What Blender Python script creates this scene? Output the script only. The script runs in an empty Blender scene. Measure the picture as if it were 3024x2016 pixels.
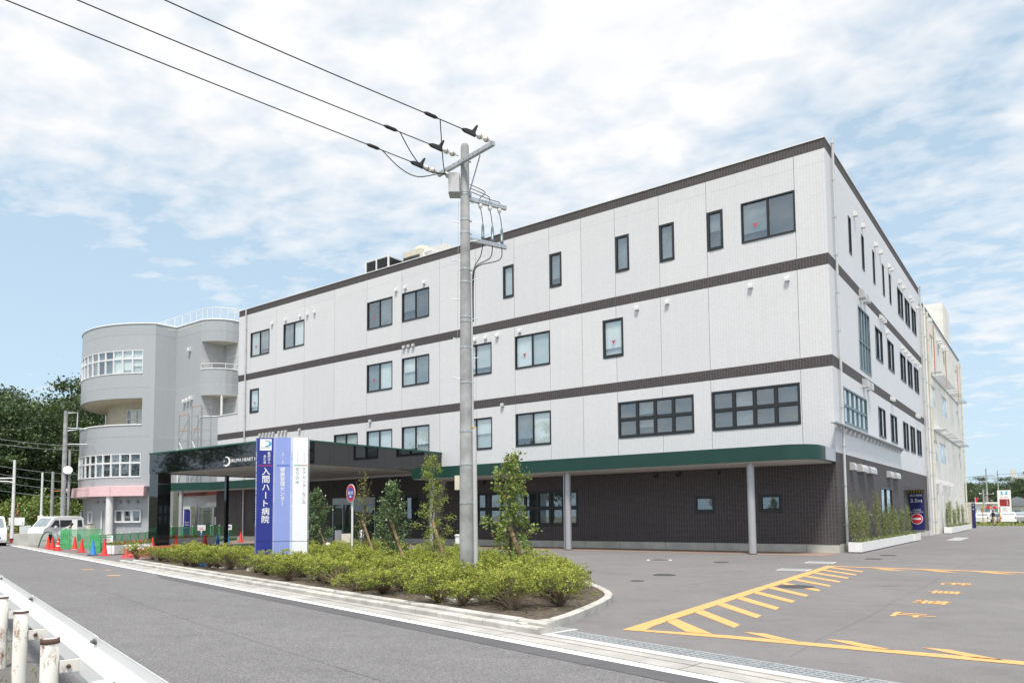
import bpy, math, random
import numpy as np
from mathutils import Vector, Matrix
rnd = random.Random(7)
sc = bpy.context.scene
col = sc.collection
R = math.radians

# ------------------------------------------------------------------ camera, sky, sun, exposure
F_PX, P_X, P_Y = 2149.1, 1552.1, 1382.0          # focal length and principal point of the 3024 px photograph
PITCH, ROLL, YAW = 0.06508, -0.00989, 0.62806
CAM = Vector((7.022, -30.868, 1.6))
fwd = Vector((-math.sin(YAW) * math.cos(PITCH), math.cos(YAW) * math.cos(PITCH), math.sin(PITCH)))
right = Vector((math.cos(YAW), math.sin(YAW), 0))
up = right.cross(fwd)
r_ = right * math.cos(ROLL) + up * math.sin(ROLL)
u_ = -right * math.sin(ROLL) + up * math.cos(ROLL)
cam = bpy.data.cameras.new('camera')
co = bpy.data.objects.new('camera', cam)
col.objects.link(co)
co.matrix_world = Matrix(((r_.x, u_.x, -fwd.x, CAM.x), (r_.y, u_.y, -fwd.y, CAM.y), (r_.z, u_.z, -fwd.z, CAM.z), (0, 0, 0, 1)))
cam.sensor_width = 36
cam.lens = F_PX * 36 / 3024
cam.shift_x = (1512 - P_X) / 3024
cam.shift_y = (P_Y - 1008) / 3024
cam.clip_end = 3000
sc.camera = co

SUN_EL, SUN_AZ = R(66), R(146)                     # azimuth measured clockwise from +Y
sun_dir = Vector((math.sin(SUN_AZ) * math.cos(SUN_EL), math.cos(SUN_AZ) * math.cos(SUN_EL), math.sin(SUN_EL)))
sl = bpy.data.lights.new('sun', 'SUN')
sl.energy = 4.6
sl.angle = R(10)
sl.color = (1, 0.95, 0.875)
so = bpy.data.objects.new('sun', sl)
col.objects.link(so)
so.rotation_euler = sun_dir.to_track_quat('Z', 'Y').to_euler()
so.location = (0, 0, 60)

CLOUD_X, CLOUD_Y, CLOUD_R, CLOUD_S, CLOUD_T = 15.304, 29.726, 161.8, 30.0, 0.855
world = bpy.data.worlds.new('World')
sc.world = world
world.use_nodes = True
wt = world.node_tree
wn, wl = wt.nodes, wt.links
for n in list(wn):
    wn.remove(n)


def N(tree, kind, **kw):
    n = tree.nodes.new(kind)
    for k, v in kw.items():
        if k.startswith('i_'):
            key = k[2:]
            key = int(key) if key.isdigit() else key.replace('_', ' ')
            n.inputs[key].default_value = v
        else:
            setattr(n, k, v)
    return n


def math_n(tree, op, a, b=None, clamp=False):
    n = tree.nodes.new('ShaderNodeMath')
    n.operation = op
    n.use_clamp = clamp
    for i, v in enumerate((a, b)):
        if v is None:
            continue
        if hasattr(v, 'is_linked'):
            tree.links.new(v, n.inputs[i])
        else:
            n.inputs[i].default_value = v
    return n.outputs[0]


def ramp_n(tree, fac, stops):
    n = tree.nodes.new('ShaderNodeValToRGB')
    e = n.color_ramp.elements
    while len(e) < len(stops):
        e.new(0.5)
    for el, (p, c) in zip(e, stops):
        el.position = p
        el.color = (*c, 1) if len(c) == 3 else c
    tree.links.new(fac, n.inputs[0])
    return n.outputs[0]


def mix_n(tree, fac, a, b, mode='MIX'):
    n = tree.nodes.new('ShaderNodeMix')
    n.data_type = 'RGBA'
    n.blend_type = mode
    for sock, v in ((n.inputs[0], fac), (n.inputs[6], a), (n.inputs[7], b)):
        if hasattr(v, 'is_linked'):
            tree.links.new(v, sock)
        else:
            sock.default_value = v if isinstance(v, (int, float)) else ((*v, 1) if len(v) == 3 else v)
    return n.outputs[2]


sky = N(wt, 'ShaderNodeTexSky', sky_type='NISHITA', sun_disc=False, sun_elevation=SUN_EL, sun_rotation=SUN_AZ, altitude=100, air_density=1.0, dust_density=1.6, ozone_density=1.2)
tc = N(wt, 'ShaderNodeTexCoord')
sep = N(wt, 'ShaderNodeSeparateXYZ')
wl.new(tc.outputs['Generated'], sep.inputs[0])
zc = math_n(wt, 'MAXIMUM', sep.outputs[2], 0.0)
zd = math_n(wt, 'ADD', zc, 0.12)
cx = math_n(wt, 'DIVIDE', sep.outputs[0], zd)
cy = math_n(wt, 'DIVIDE', sep.outputs[1], zd)
cmb = N(wt, 'ShaderNodeCombineXYZ')
wl.new(cx, cmb.inputs[0])
wl.new(cy, cmb.inputs[1])
mp = N(wt, 'ShaderNodeMapping')
mp.inputs['Location'].default_value = (CLOUD_X, CLOUD_Y, 0)
mp.inputs['Rotation'].default_value = (0, 0, R(CLOUD_R))
wl.new(cmb.outputs[0], mp.inputs[0])
big = N(wt, 'ShaderNodeTexNoise', i_Scale=0.42, i_Detail=3.0, i_Roughness=0.5, i_Distortion=0.2)
wl.new(mp.outputs[0], big.inputs['Vector'])
mp2 = N(wt, 'ShaderNodeMapping')
mp2.inputs['Rotation'].default_value = (0, 0, R(CLOUD_S))
mp2.inputs['Scale'].default_value = (0.8, 1.0, 1.0)
wl.new(mp.outputs[0], mp2.inputs[0])
fine = N(wt, 'ShaderNodeTexNoise', i_Scale=19.0, i_Detail=6.0, i_Roughness=0.6, i_Distortion=0.2)
wl.new(mp2.outputs[0], fine.inputs['Vector'])
cell = N(wt, 'ShaderNodeTexNoise', i_Scale=8.5, i_Detail=3.0, i_Roughness=0.5, i_Distortion=0.25)
wl.new(mp2.outputs[0], cell.inputs['Vector'])
mid = N(wt, 'ShaderNodeTexNoise', i_Scale=1.7, i_Detail=4.0, i_Roughness=0.55, i_Distortion=0.3)
wl.new(mp2.outputs[0], mid.inputs['Vector'])
cov = math_n(wt, 'ADD', math_n(wt, 'ADD', math_n(wt, 'MULTIPLY', big.outputs[0], 0.95), math_n(wt, 'MULTIPLY', mid.outputs[0], 0.40)), math_n(wt, 'ADD', math_n(wt, 'MULTIPLY', cell.outputs[0], 0.42), math_n(wt, 'MULTIPLY', fine.outputs[0], 0.20)))
low = math_n(wt, 'MULTIPLY', math_n(wt, 'SUBTRACT', 0.40, zc, True), 0.44)      # thinner cloud towards the horizon
m1 = math_n(wt, 'MULTIPLY', math_n(wt, 'SUBTRACT', math_n(wt, 'SUBTRACT', cov, low), CLOUD_T), 3.8, True)
mask2 = math_n(wt, 'POWER', m1, 0.75, True)
haze = ramp_n(wt, sep.outputs[2], [(0.0, (0.86, 0.86, 0.86)), (0.12, (0.78, 0.78, 0.78)), (0.4, (0.64, 0.64, 0.64)), (1.0, (0.55, 0.55, 0.55))])
skyc = mix_n(wt, 1.0, sky.outputs[0], (0.115, 0.115, 0.115), 'MULTIPLY')
hz = mix_n(wt, haze, skyc, (0.62, 0.81, 0.96))
shade = ramp_n(wt, cell.outputs[0], [(0.3, (0.845, 0.87, 0.905)), (0.58, (0.915, 0.915, 0.92))])
skyfin = mix_n(wt, mask2, hz, shade)
bg = N(wt, 'ShaderNodeBackground', i_Strength=1.0)
wl.new(skyfin, bg.inputs[0])
wo = N(wt, 'ShaderNodeOutputWorld')
wl.new(bg.outputs[0], wo.inputs[0])

sc.view_settings.view_transform = 'Standard'
sc.view_settings.look = 'None'
sc.view_settings.gamma = 1.0
sc.view_settings.exposure = 0.14
sc.view_settings.use_curve_mapping = False
sc.render.engine = 'CYCLES'
sc.cycles.use_denoising = True
sc.cycles.max_bounces = 8
sc.cycles.transparent_max_bounces = 12

# ------------------------------------------------------------------ materials
def new_mat(name):
    m = bpy.data.materials.new(name)
    m.use_nodes = True
    t = m.node_tree
    for n in list(t.nodes):
        t.nodes.remove(n)
    out = t.nodes.new('ShaderNodeOutputMaterial')
    b = t.nodes.new('ShaderNodeBsdfPrincipled')
    t.links.new(b.outputs[0], out.inputs[0])
    return m, t, b


def wpos(t, scale=1.0):
    g = t.nodes.new('ShaderNodeNewGeometry')
    if scale == 1.0:
        return g.outputs['Position']
    v = t.nodes.new('ShaderNodeVectorMath')
    v.operation = 'SCALE'
    v.inputs[3].default_value = scale
    t.links.new(g.outputs['Position'], v.inputs[0])
    return v.outputs[0]


def noise(t, vec, scale, detail=4, rough=0.55, dist=0.0):
    n = N(t, 'ShaderNodeTexNoise', i_Scale=scale, i_Detail=detail, i_Roughness=rough, i_Distortion=dist)
    t.links.new(vec, n.inputs['Vector'])
    return n.outputs[0]


def bump(t, b, h, strength, dist=0.01):
    n = t.nodes.new('ShaderNodeBump')
    n.inputs['Strength'].default_value = strength
    n.inputs['Distance'].default_value = dist
    t.links.new(h, n.inputs['Height'])
    t.links.new(n.outputs[0], b.inputs['Normal'])


MATS = {}


def mat(name, c, rough=0.5, metal=0.0, var=0.08, vscale=3.0, bmp=0.0, bscale=60.0, spec=0.5, coat=0.0):
    m, t, b = new_mat(name)
    v = wpos(t)
    f = noise(t, v, vscale, 5, 0.6)
    lo = tuple(max(0, x * (1 - 2 * var)) for x in c)
    hi = tuple(min(1, x * (1 + 2 * var)) for x in c)
    t.links.new(ramp_n(t, f, [(0.25, lo), (0.75, hi)]), b.inputs['Base Color'])
    b.inputs['Roughness'].default_value = rough
    b.inputs['Metallic'].default_value = metal
    b.inputs['Specular IOR Level'].default_value = spec
    b.inputs['Coat Weight'].default_value = coat
    if bmp:
        bump(t, b, noise(t, v, bscale, 4), bmp)
    MATS[name] = m
    return m


def tile_mat(name, tile, grout, spec=0.5, w=0.125, h=0.054, mortar=0.004, var=0.10, rough=0.35):
    """small glazed wall tiles in a straight grid, laid out along the wall in metres"""
    m, t, b = new_mat(name)
    g = t.nodes.new('ShaderNodeNewGeometry')
    s = t.nodes.new('ShaderNodeSeparateXYZ')
    t.links.new(g.outputs['Position'], s.inputs[0])
    u = math_n(t, 'ADD', s.outputs[0], s.outputs[1])
    c = t.nodes.new('ShaderNodeCombineXYZ')
    t.links.new(u, c.inputs[0])
    t.links.new(s.outputs[2], c.inputs[1])
    br = N(t, 'ShaderNodeTexBrick', offset=0.0, squash=1.0, i_Scale=1.0, i_Mortar_Size=mortar, i_Mortar_Smooth=0.1, i_Bias=0.0, i_Brick_Width=w, i_Row_Height=h)
    br.inputs['Color1'].default_value = (*[x * (1 - var) for x in tile], 1)
    br.inputs['Color2'].default_value = (*[min(1, x * (1 + var)) for x in tile], 1)
    br.inputs['Mortar'].default_value = (*grout, 1)
    t.links.new(c.outputs[0], br.inputs['Vector'])
    n1 = noise(t, wpos(t), 0.35, 4)
    st = N(t, 'ShaderNodeMapping')
    st.inputs['Scale'].default_value = (2.2, 2.2, 0.12)
    t.links.new(wpos(t), st.inputs[0])
    n2 = noise(t, st.outputs[0], 1.6, 5, 0.65)
    dirt = ramp_n(t, math_n(t, 'ADD', math_n(t, 'MULTIPLY', n1, 0.5), math_n(t, 'MULTIPLY', n2, 0.5)), [(0.3, (0.955, 0.955, 0.95)), (0.65, (1.01, 1.01, 1.01))])
    oi = t.nodes.new('ShaderNodeObjectInfo')           # every panel was tiled from its own batch
    pan = ramp_n(t, oi.outputs['Random'], [(0.0, (0.965, 0.965, 0.968)), (1.0, (1.015, 1.012, 1.008))])
    t.links.new(mix_n(t, 1.0, mix_n(t, 1.0, br.outputs[0], dirt, 'MULTIPLY'), pan, 'MULTIPLY'), b.inputs['Base Color'])
    b.inputs['Roughness'].default_value = rough
    b.inputs['Specular IOR Level'].default_value = spec
    inv = math_n(t, 'SUBTRACT', 1.0, br.outputs['Fac'])
    bump(t, b, inv, 0.35, 0.004)
    MATS[name] = m
    return m


def asphalt_mat(name, c, speck=0.25, patch=0.12, track=0.10):
    m, t, b = new_mat(name)
    v = wpos(t)
    n1 = noise(t, v, 52, 5, 0.85)
    n2 = noise(t, v, 0.33, 6, 0.62)
    n3 = noise(t, v, 24, 4, 0.7)
    n5 = noise(t, v, 2.1, 6, 0.7, 0.6)
    base = ramp_n(t, n1, [(0.30, tuple(x * (1 - speck) for x in c)), (0.55, c), (0.78, tuple(min(1, x * (1 + speck * 2.0)) for x in c))])
    pt = ramp_n(t, n2, [(0.3, (1 - patch,) * 3), (0.7, (1 + patch,) * 3)])
    p3 = ramp_n(t, n3, [(0.3, (0.92,) * 3), (0.7, (1.08,) * 3)])
    p5 = ramp_n(t, n5, [(0.28, (0.86,) * 3), (0.5, (1.0,) * 3), (0.8, (1.07,) * 3)])
    rot = N(t, 'ShaderNodeMapping')
    rot.inputs['Rotation'].default_value = (0, 0, R(12.85))
    rot.inputs['Scale'].default_value = (0.035, 0.95, 1.0)
    t.links.new(v, rot.inputs[0])
    trk = ramp_n(t, noise(t, rot.outputs[0], 1.3, 4, 0.55, 0.2), [(0.3, (1 - track,) * 3), (0.5, (1.0,) * 3), (0.72, (1 + track * .6,) * 3)])
    spot = ramp_n(t, noise(t, v, 1.15, 3, 0.5, 0.5), [(0.20, (0.72,) * 3), (0.30, (0.95,) * 3), (0.36, (1.0,) * 3)])
    k0 = mix_n(t, 1.0, mix_n(t, 1.0, base, pt, 'MULTIPLY'), mix_n(t, 1.0, p3, p5, 'MULTIPLY'), 'MULTIPLY')
    k = mix_n(t, 1.0, k0, mix_n(t, 1.0, trk, spot, 'MULTIPLY'), 'MULTIPLY')
    t.links.new(k, b.inputs['Base Color'])
    b.inputs['Roughness'].default_value = 0.85
    b.inputs['Specular IOR Level'].default_value = 0.35
    bump(t, b, math_n(t, 'ADD', n1, math_n(t, 'MULTIPLY', n3, 0.5)), 0.5, 0.006)
    MATS[name] = m
    return m


def glass_mat(name, tint=(0.55, 0.62, 0.64), refl=1.0):
    m = bpy.data.materials.new(name)
    m.use_nodes = True
    t = m.node_tree
    for n in list(t.nodes):
        t.nodes.remove(n)
    out = t.nodes.new('ShaderNodeOutputMaterial')
    tr = t.nodes.new('ShaderNodeBsdfTransparent')
    tr.inputs[0].default_value = (*tint, 1)
    gl = t.nodes.new('ShaderNodeBsdfGlossy')
    gl.inputs['Roughness'].default_value = 0.01
    gl.inputs[0].default_value = (0.9, 0.95, 1.0, 1)
    lw = t.nodes.new('ShaderNodeLayerWeight')          # Schlick curve, the same from both sides of the pane
    lw.inputs[0].default_value = 0.5
    f2 = math_n(t, 'ADD', 0.075 * refl, math_n(t, 'MULTIPLY', math_n(t, 'POWER', lw.outputs['Facing'], 4.0), 0.85), True)
    nz = noise(t, wpos(t), 0.8, 2)
    bn = t.nodes.new('ShaderNodeBump')
    bn.inputs['Strength'].default_value = 0.04
    bn.inputs['Distance'].default_value = 0.05
    t.links.new(nz, bn.inputs['Height'])
    t.links.new(bn.outputs[0], gl.inputs['Normal'])
    mx = t.nodes.new('ShaderNodeMixShader')
    t.links.new(f2, mx.inputs[0])
    t.links.new(tr.outputs[0], mx.inputs[1])
    t.links.new(gl.outputs[0], mx.inputs[2])
    t.links.new(mx.outputs[0], out.inputs[0])
    MATS[name] = m
    return m


def leaf_mat(name, c1, c2, c3, trans=0.3, rough=0.45, accent=None):
    """leaf colour varies leaf by leaf through the face attribute 'tone'"""
    m = bpy.data.materials.new(name)
    m.use_nodes = True
    t = m.node_tree
    for n in list(t.nodes):
        t.nodes.remove(n)
    out = t.nodes.new('ShaderNodeOutputMaterial')
    at = N(t, 'ShaderNodeAttribute', attribute_name='tone')
    oi = t.nodes.new('ShaderNodeObjectInfo')
    f = math_n(t, 'ADD', at.outputs['Fac'], math_n(t, 'MULTIPLY', math_n(t, 'SUBTRACT', oi.outputs['Random'], 0.5), 0.10), True)
    stops = [(0.0, c1), (0.48, c2), (0.86, c3)]
    if accent:
        stops.append((0.925, accent))
    c = ramp_n(t, f, stops)
    p = t.nodes.new('ShaderNodeBsdfPrincipled')
    t.links.new(c, p.inputs['Base Color'])
    p.inputs['Roughness'].default_value = rough
    p.inputs['Specular IOR Level'].default_value = 0.4
    tl = t.nodes.new('ShaderNodeBsdfTranslucent')
    t.links.new(mix_n(t, 1.0, c, (1.0, 1.15, 0.6), 'MULTIPLY'), tl.inputs[0])
    mx = t.nodes.new('ShaderNodeMixShader')
    mx.inputs[0].default_value = trans
    t.links.new(p.outputs[0], mx.inputs[1])
    t.links.new(tl.outputs[0], mx.inputs[2])
    t.links.new(mx.outputs[0], out.inputs[0])
    MATS[name] = m
    return m


def stained_mat(name, c, stain, amount=0.55, rough=0.5, scale=9.0, stretch=0.25):
    """paint with stains running down"""
    m, t, b = new_mat(name)
    st = N(t, 'ShaderNodeMapping')
    st.inputs['Scale'].default_value = (1, 1, stretch)
    t.links.new(wpos(t), st.inputs[0])
    n1 = noise(t, st.outputs[0], scale, 7, 0.68)
    n2 = noise(t, wpos(t), 55, 3, 0.6)
    f = math_n(t, 'ADD', math_n(t, 'MULTIPLY', n1, 0.8), math_n(t, 'MULTIPLY', n2, 0.2))
    k = ramp_n(t, f, [(amount, c), (amount + 0.07, tuple(0.5 * (x + y) for x, y in zip(c, stain))), (amount + 0.13, stain)])
    t.links.new(k, b.inputs['Base Color'])
    b.inputs['Roughness'].default_value = rough
    bump(t, b, n2, 0.08, 0.004)
    MATS[name] = m
    return m


def worn_paint(name, c, under):
    """road paint worn through in flecks, so that the asphalt shows"""
    m, t, b = new_mat(name)
    v = wpos(t)
    n1 = noise(t, v, 55, 5, 0.75)
    n2 = noise(t, v, 1.6, 4, 0.6)
    n3 = noise(t, v, 9, 4, 0.6)
    f = math_n(t, 'ADD', math_n(t, 'MULTIPLY', n1, 0.62), math_n(t, 'MULTIPLY', n2, 0.38))
    k = ramp_n(t, f, [(0.36, under), (0.42, c)])
    t.links.new(mix_n(t, 1.0, k, ramp_n(t, n3, [(0.3, (0.88, 0.88, 0.88)), (0.7, (1.06, 1.06, 1.06))]), 'MULTIPLY'), b.inputs['Base Color'])
    b.inputs['Roughness'].default_value = 0.75
    bump(t, b, n1, 0.3, 0.004)
    MATS[name] = m


M = MATS
tile_mat('tile_white', (0.715, 0.71, 0.735), (0.54, 0.535, 0.555), var=0.03)
tile_mat('tile_dark', (0.056, 0.047, 0.050), (0.20, 0.19, 0.195), var=0.22, mortar=0.0048, rough=0.65, spec=0.25)
tile_mat('tile_grey', (0.415, 0.437, 0.462), (0.36, 0.38, 0.405), var=0.02, w=0.2, h=0.1)
mat('cement', (0.50, 0.50, 0.46), 0.85, var=0.12, vscale=1.2, bmp=0.2)
mat('kerb_concrete', (0.43, 0.42, 0.395), 0.85, var=0.18, vscale=2.0, bmp=0.3, bscale=90)
mat('gutter_concrete', (0.37, 0.36, 0.345), 0.88, var=0.16, vscale=1.4, bmp=0.3, bscale=90)
mat('pale_concrete', (0.53, 0.52, 0.50), 0.85, var=0.06, vscale=2.0)
mat('pole_concrete', (0.335, 0.34, 0.345), 0.8, var=0.2, vscale=2.2, bmp=0.2, bscale=40)
asphalt_mat('asphalt_road', (0.182, 0.181, 0.189), 0.85, 0.06, 0.05)
asphalt_mat('asphalt_lot', (0.178, 0.173, 0.176), 0.34, 0.10, 0.04)
asphalt_mat('asphalt_fresh', (0.105, 0.104, 0.112), 0.15, 0.10)
asphalt_mat('asphalt_verge', (0.15, 0.145, 0.14), 0.4, 0.2)
mat('brick_paving', (0.27, 0.19, 0.155), 0.85, var=0.15, vscale=9)
mat('earth', (0.085, 0.066, 0.052), 0.95, var=0.45, vscale=14, bmp=0.9, bscale=45)
mat('field', (0.16, 0.17, 0.10), 0.95, var=0.3, vscale=0.6)
mat('forest_floor', (0.035, 0.042, 0.022), 0.95, var=0.3, vscale=0.6)
worn_paint('line_white', (0.80, 0.80, 0.78), (0.27, 0.265, 0.265))
worn_paint('line_yellow', (0.66, 0.36, 0.135), (0.23, 0.20, 0.17))
mat('frame_black', (0.022, 0.024, 0.027), 0.4, var=0.05)
mat('frame_white', (0.74, 0.75, 0.76), 0.45, var=0.03)
mat('frame_steel', (0.15, 0.20, 0.22), 0.4, 0.3, var=0.05)
mat('sealant', (0.13, 0.13, 0.135), 0.9)
mat('dark_void', (0.012, 0.013, 0.014), 0.9)
mat('blind_light', (0.66, 0.71, 0.72), 0.9, var=0.03)
mat('blind_pale', (0.90, 0.93, 0.93), 0.9, var=0.03)
mat('blind_mid', (0.26, 0.29, 0.31), 0.9, var=0.15, vscale=1.5)
mat('blind_dark', (0.07, 0.075, 0.08), 0.9, var=0.2, vscale=1.5)  # also stands for unlit interiors behind glass
mat('canopy_green', (0.008, 0.046, 0.036), 0.4, var=0.05, vscale=1.0)
mat('trim_green', (0.012, 0.10, 0.07), 0.35, var=0.05)
mat('soffit', (0.52, 0.51, 0.49), 0.8, var=0.03)
mat('soffit_grey', (0.58, 0.56, 0.53), 0.8, var=0.04)
mat('granite_black', (0.008, 0.010, 0.011), 0.03, var=0.25, vscale=90, spec=0.9)
mat('steel_grey', (0.42, 0.43, 0.45), 0.38, 0.75, var=0.05)
mat('silver_paint', (0.46, 0.46, 0.49), 0.35, 0.4, var=0.03)
mat('galv', (0.50, 0.53, 0.55), 0.45, 0.7, var=0.12, vscale=20)
mat('chrome', (0.70, 0.72, 0.74), 0.18, 1.0, var=0.03)
mat('hood_white', (0.70, 0.70, 0.70), 0.45, var=0.03)
mat('hood_grey', (0.60, 0.60, 0.61), 0.4, 0.4, var=0.04)
mat('pipe_beige', (0.62, 0.58, 0.47), 0.5, var=0.05)
mat('pipe_white', (0.76, 0.76, 0.76), 0.5, var=0.04)
mat('pipe_grey', (0.52, 0.53, 0.54), 0.45, var=0.04)
mat('annex_white', (0.70, 0.69, 0.66), 0.85, var=0.07, vscale=0.7, bmp=0.15)
mat('annex_grey', (0.52, 0.53, 0.54), 0.85, var=0.08, vscale=0.9)
mat('stripe_orange', (0.50, 0.20, 0.10), 0.7, var=0.08)
mat('cream_wall', (0.58, 0.54, 0.45), 0.85, var=0.05)
mat('awning_pink', (0.68, 0.47, 0.49), 0.55, var=0.04)
mat('black', (0.015, 0.015, 0.016), 0.5)
mat('rubber', (0.02, 0.02, 0.02), 0.8)
mat('wire', (0.025, 0.025, 0.027), 0.55)
mat('porcelain', (0.72, 0.70, 0.66), 0.2)
mat('ring_brown', (0.22, 0.06, 0.03), 0.3)
mat('plastic_white', (0.82, 0.82, 0.81), 0.4, var=0.02)
mat('panel_blue', (0.016, 0.028, 0.24), 0.3, var=0.02, coat=0.3)
mat('panel_blue_mid', (0.15, 0.19, 0.49), 0.3, var=0.02)
mat('panel_violet', (0.265, 0.335, 0.69), 0.3, var=0.02, coat=0.3)
mat('panel_violet_pale', (0.43, 0.49, 0.77), 0.3, var=0.02)
mat('panel_white', (0.84, 0.86, 0.90), 0.3, var=0.015, coat=0.3)
mat('panel_white_pale', (0.72, 0.76, 0.88), 0.3, var=0.02)
mat('sign_navy', (0.022, 0.024, 0.135), 0.4, var=0.03)
mat('ink_white', (0.84, 0.84, 0.86), 0.5, var=0.0)
mat('ink_grey', (0.27, 0.29, 0.31), 0.5, var=0.0)
mat('ink_palegrey', (0.60, 0.62, 0.68), 0.5, var=0.0)
mat('ink_dark', (0.03, 0.03, 0.035), 0.5, var=0.0)
mat('ink_navy', (0.05, 0.09, 0.33), 0.5, var=0.0)
mat('ink_purple', (0.20, 0.07, 0.42), 0.5, var=0.0)
mat('red_mark', (0.62, 0.025, 0.05), 0.45, var=0.02)
mat('red_sticker', (0.50, 0.09, 0.14), 0.5, var=0.02)
mat('cyan_mark', (0.02, 0.36, 0.62), 0.45, var=0.02)
mat('green_mark', (0.03, 0.40, 0.22), 0.45, var=0.0)
mat('orange_mark', (0.55, 0.27, 0.06), 0.45, var=0.0)
mat('sign_blue', (0.035, 0.09, 0.52), 0.4, var=0.02)
mat('stripe_yellow', (0.62, 0.42, 0.03), 0.5, var=0.03)
mat('cone_red', (0.68, 0.032, 0.028), 0.5, var=0.10, vscale=8)
mat('cone_blue', (0.03, 0.20, 0.60), 0.5, var=0.06, vscale=8)
mat('barrier_pink', (0.75, 0.12, 0.13), 0.55, var=0.05)
mat('fence_green', (0.08, 0.40, 0.15), 0.5, var=0.07)
mat('fence_net', (0.12, 0.42, 0.20), 0.6, var=0.07)
mat('bamboo_green', (0.02, 0.11, 0.06), 0.5)
mat('wood_stake', (0.27, 0.19, 0.115), 0.85, var=0.2, vscale=18, bmp=0.3)
mat('rope', (0.30, 0.23, 0.14), 0.95)
mat('bark', (0.105, 0.085, 0.066), 0.95, var=0.25, vscale=9, bmp=0.6, bscale=30)
mat('twig', (0.19, 0.145, 0.11), 0.9, var=0.2)
mat('car_white', (0.80, 0.81, 0.82), 0.25, var=0.01, coat=0.6)
mat('car_silver', (0.46, 0.47, 0.49), 0.28, 0.5, var=0.02, coat=0.5)
mat('car_glass', (0.035, 0.042, 0.048), 0.06, var=0.1, spec=0.8)
mat('car_glass_light', (0.20, 0.25, 0.27), 0.06, var=0.15, spec=0.8)
mat('lamp_clear', (0.62, 0.65, 0.68), 0.12, var=0.05)
mat('lamp_orange', (0.70, 0.22, 0.02), 0.3)
mat('plate_yellow', (0.72, 0.50, 0.03), 0.5)
mat('skin', (0.48, 0.29, 0.20), 0.6)
mat('hair', (0.018, 0.014, 0.012), 0.6)
mat('cloth_navy', (0.018, 0.020, 0.038), 0.85, var=0.1)
mat('cloth_khaki', (0.42, 0.34, 0.22), 0.85, var=0.08)
mat('cloth_grey', (0.44, 0.46, 0.47), 0.85, var=0.08)
mat('cap_white', (0.70, 0.70, 0.70), 0.7)
mat('crate_red', (0.30, 0.025, 0.022), 0.5)
mat('steel_red', (0.17, 0.035, 0.03), 0.6, var=0.2)
mat('banner_blue', (0.030, 0.035, 0.26), 0.6, var=0.1)
mat('far_building', (0.62, 0.62, 0.60), 0.85, var=0.03)
mat('far_roof', (0.20, 0.22, 0.25), 0.8, var=0.08)
mat('iron_cover', (0.10, 0.10, 0.105), 0.6, 0.4, var=0.2, vscale=30)
mat('scaffold_orange', (0.55, 0.22, 0.06), 0.5, var=0.1)
mat('sandbag', (0.36, 0.34, 0.30), 0.95)
mat('downlight', (0.85, 0.80, 0.72), 0.3)
mat('petal_red', (0.65, 0.05, 0.045), 0.6)
mat('petal_white', (0.85, 0.82, 0.83), 0.6)
mat('weed_dry', (0.34, 0.26, 0.15), 0.9, var=0.2)
stained_mat('post_white', (0.72, 0.71, 0.66), (0.20, 0.075, 0.03), 0.515, 0.5, 11.0, 0.4)
stained_mat('rust_rim', (0.10, 0.05, 0.035), (0.04, 0.028, 0.025), 0.5, 0.8, 20, 0.6)
stained_mat('rail_white', (0.75, 0.77, 0.78), (0.52, 0.53, 0.53), 0.62, 0.35, 3.0, 1.0)
glass_mat('glass', (0.95, 0.97, 0.97), 1.8)
glass_mat('glass_clear', (0.80, 0.85, 0.86), 1.0)
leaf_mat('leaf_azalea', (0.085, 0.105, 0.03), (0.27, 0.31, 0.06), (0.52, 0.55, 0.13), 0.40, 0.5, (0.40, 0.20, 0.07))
leaf_mat('leaf_dark', (0.06, 0.11, 0.05), (0.12, 0.19, 0.085), (0.26, 0.33, 0.15), 0.22, 0.26, (0.55, 0.17, 0.06))
leaf_mat('leaf_mid', (0.09, 0.14, 0.045), (0.19, 0.255, 0.075), (0.38, 0.43, 0.11), 0.28, 0.33, (0.55, 0.30, 0.09))
leaf_mat('leaf_light', (0.14, 0.18, 0.045), (0.26, 0.31, 0.075), (0.42, 0.46, 0.14), 0.35, 0.45, (0.30, 0.20, 0.06))
leaf_mat('leaf_wood', (0.028, 0.052, 0.026), (0.066, 0.105, 0.050), (0.17, 0.225, 0.10), 0.30, 0.5)
leaf_mat('leaf_vine', (0.10, 0.14, 0.05), (0.18, 0.22, 0.08), (0.34, 0.37, 0.16), 0.3, 0.45, (0.30, 0.17, 0.07))
leaf_mat('leaf_weed', (0.12, 0.16, 0.04), (0.24, 0.29, 0.08), (0.42, 0.44, 0.16), 0.35, 0.5)

# ------------------------------------------------------------------ mesh helpers
OFF = {}


def V(*a):
    return Vector(a)


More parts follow.
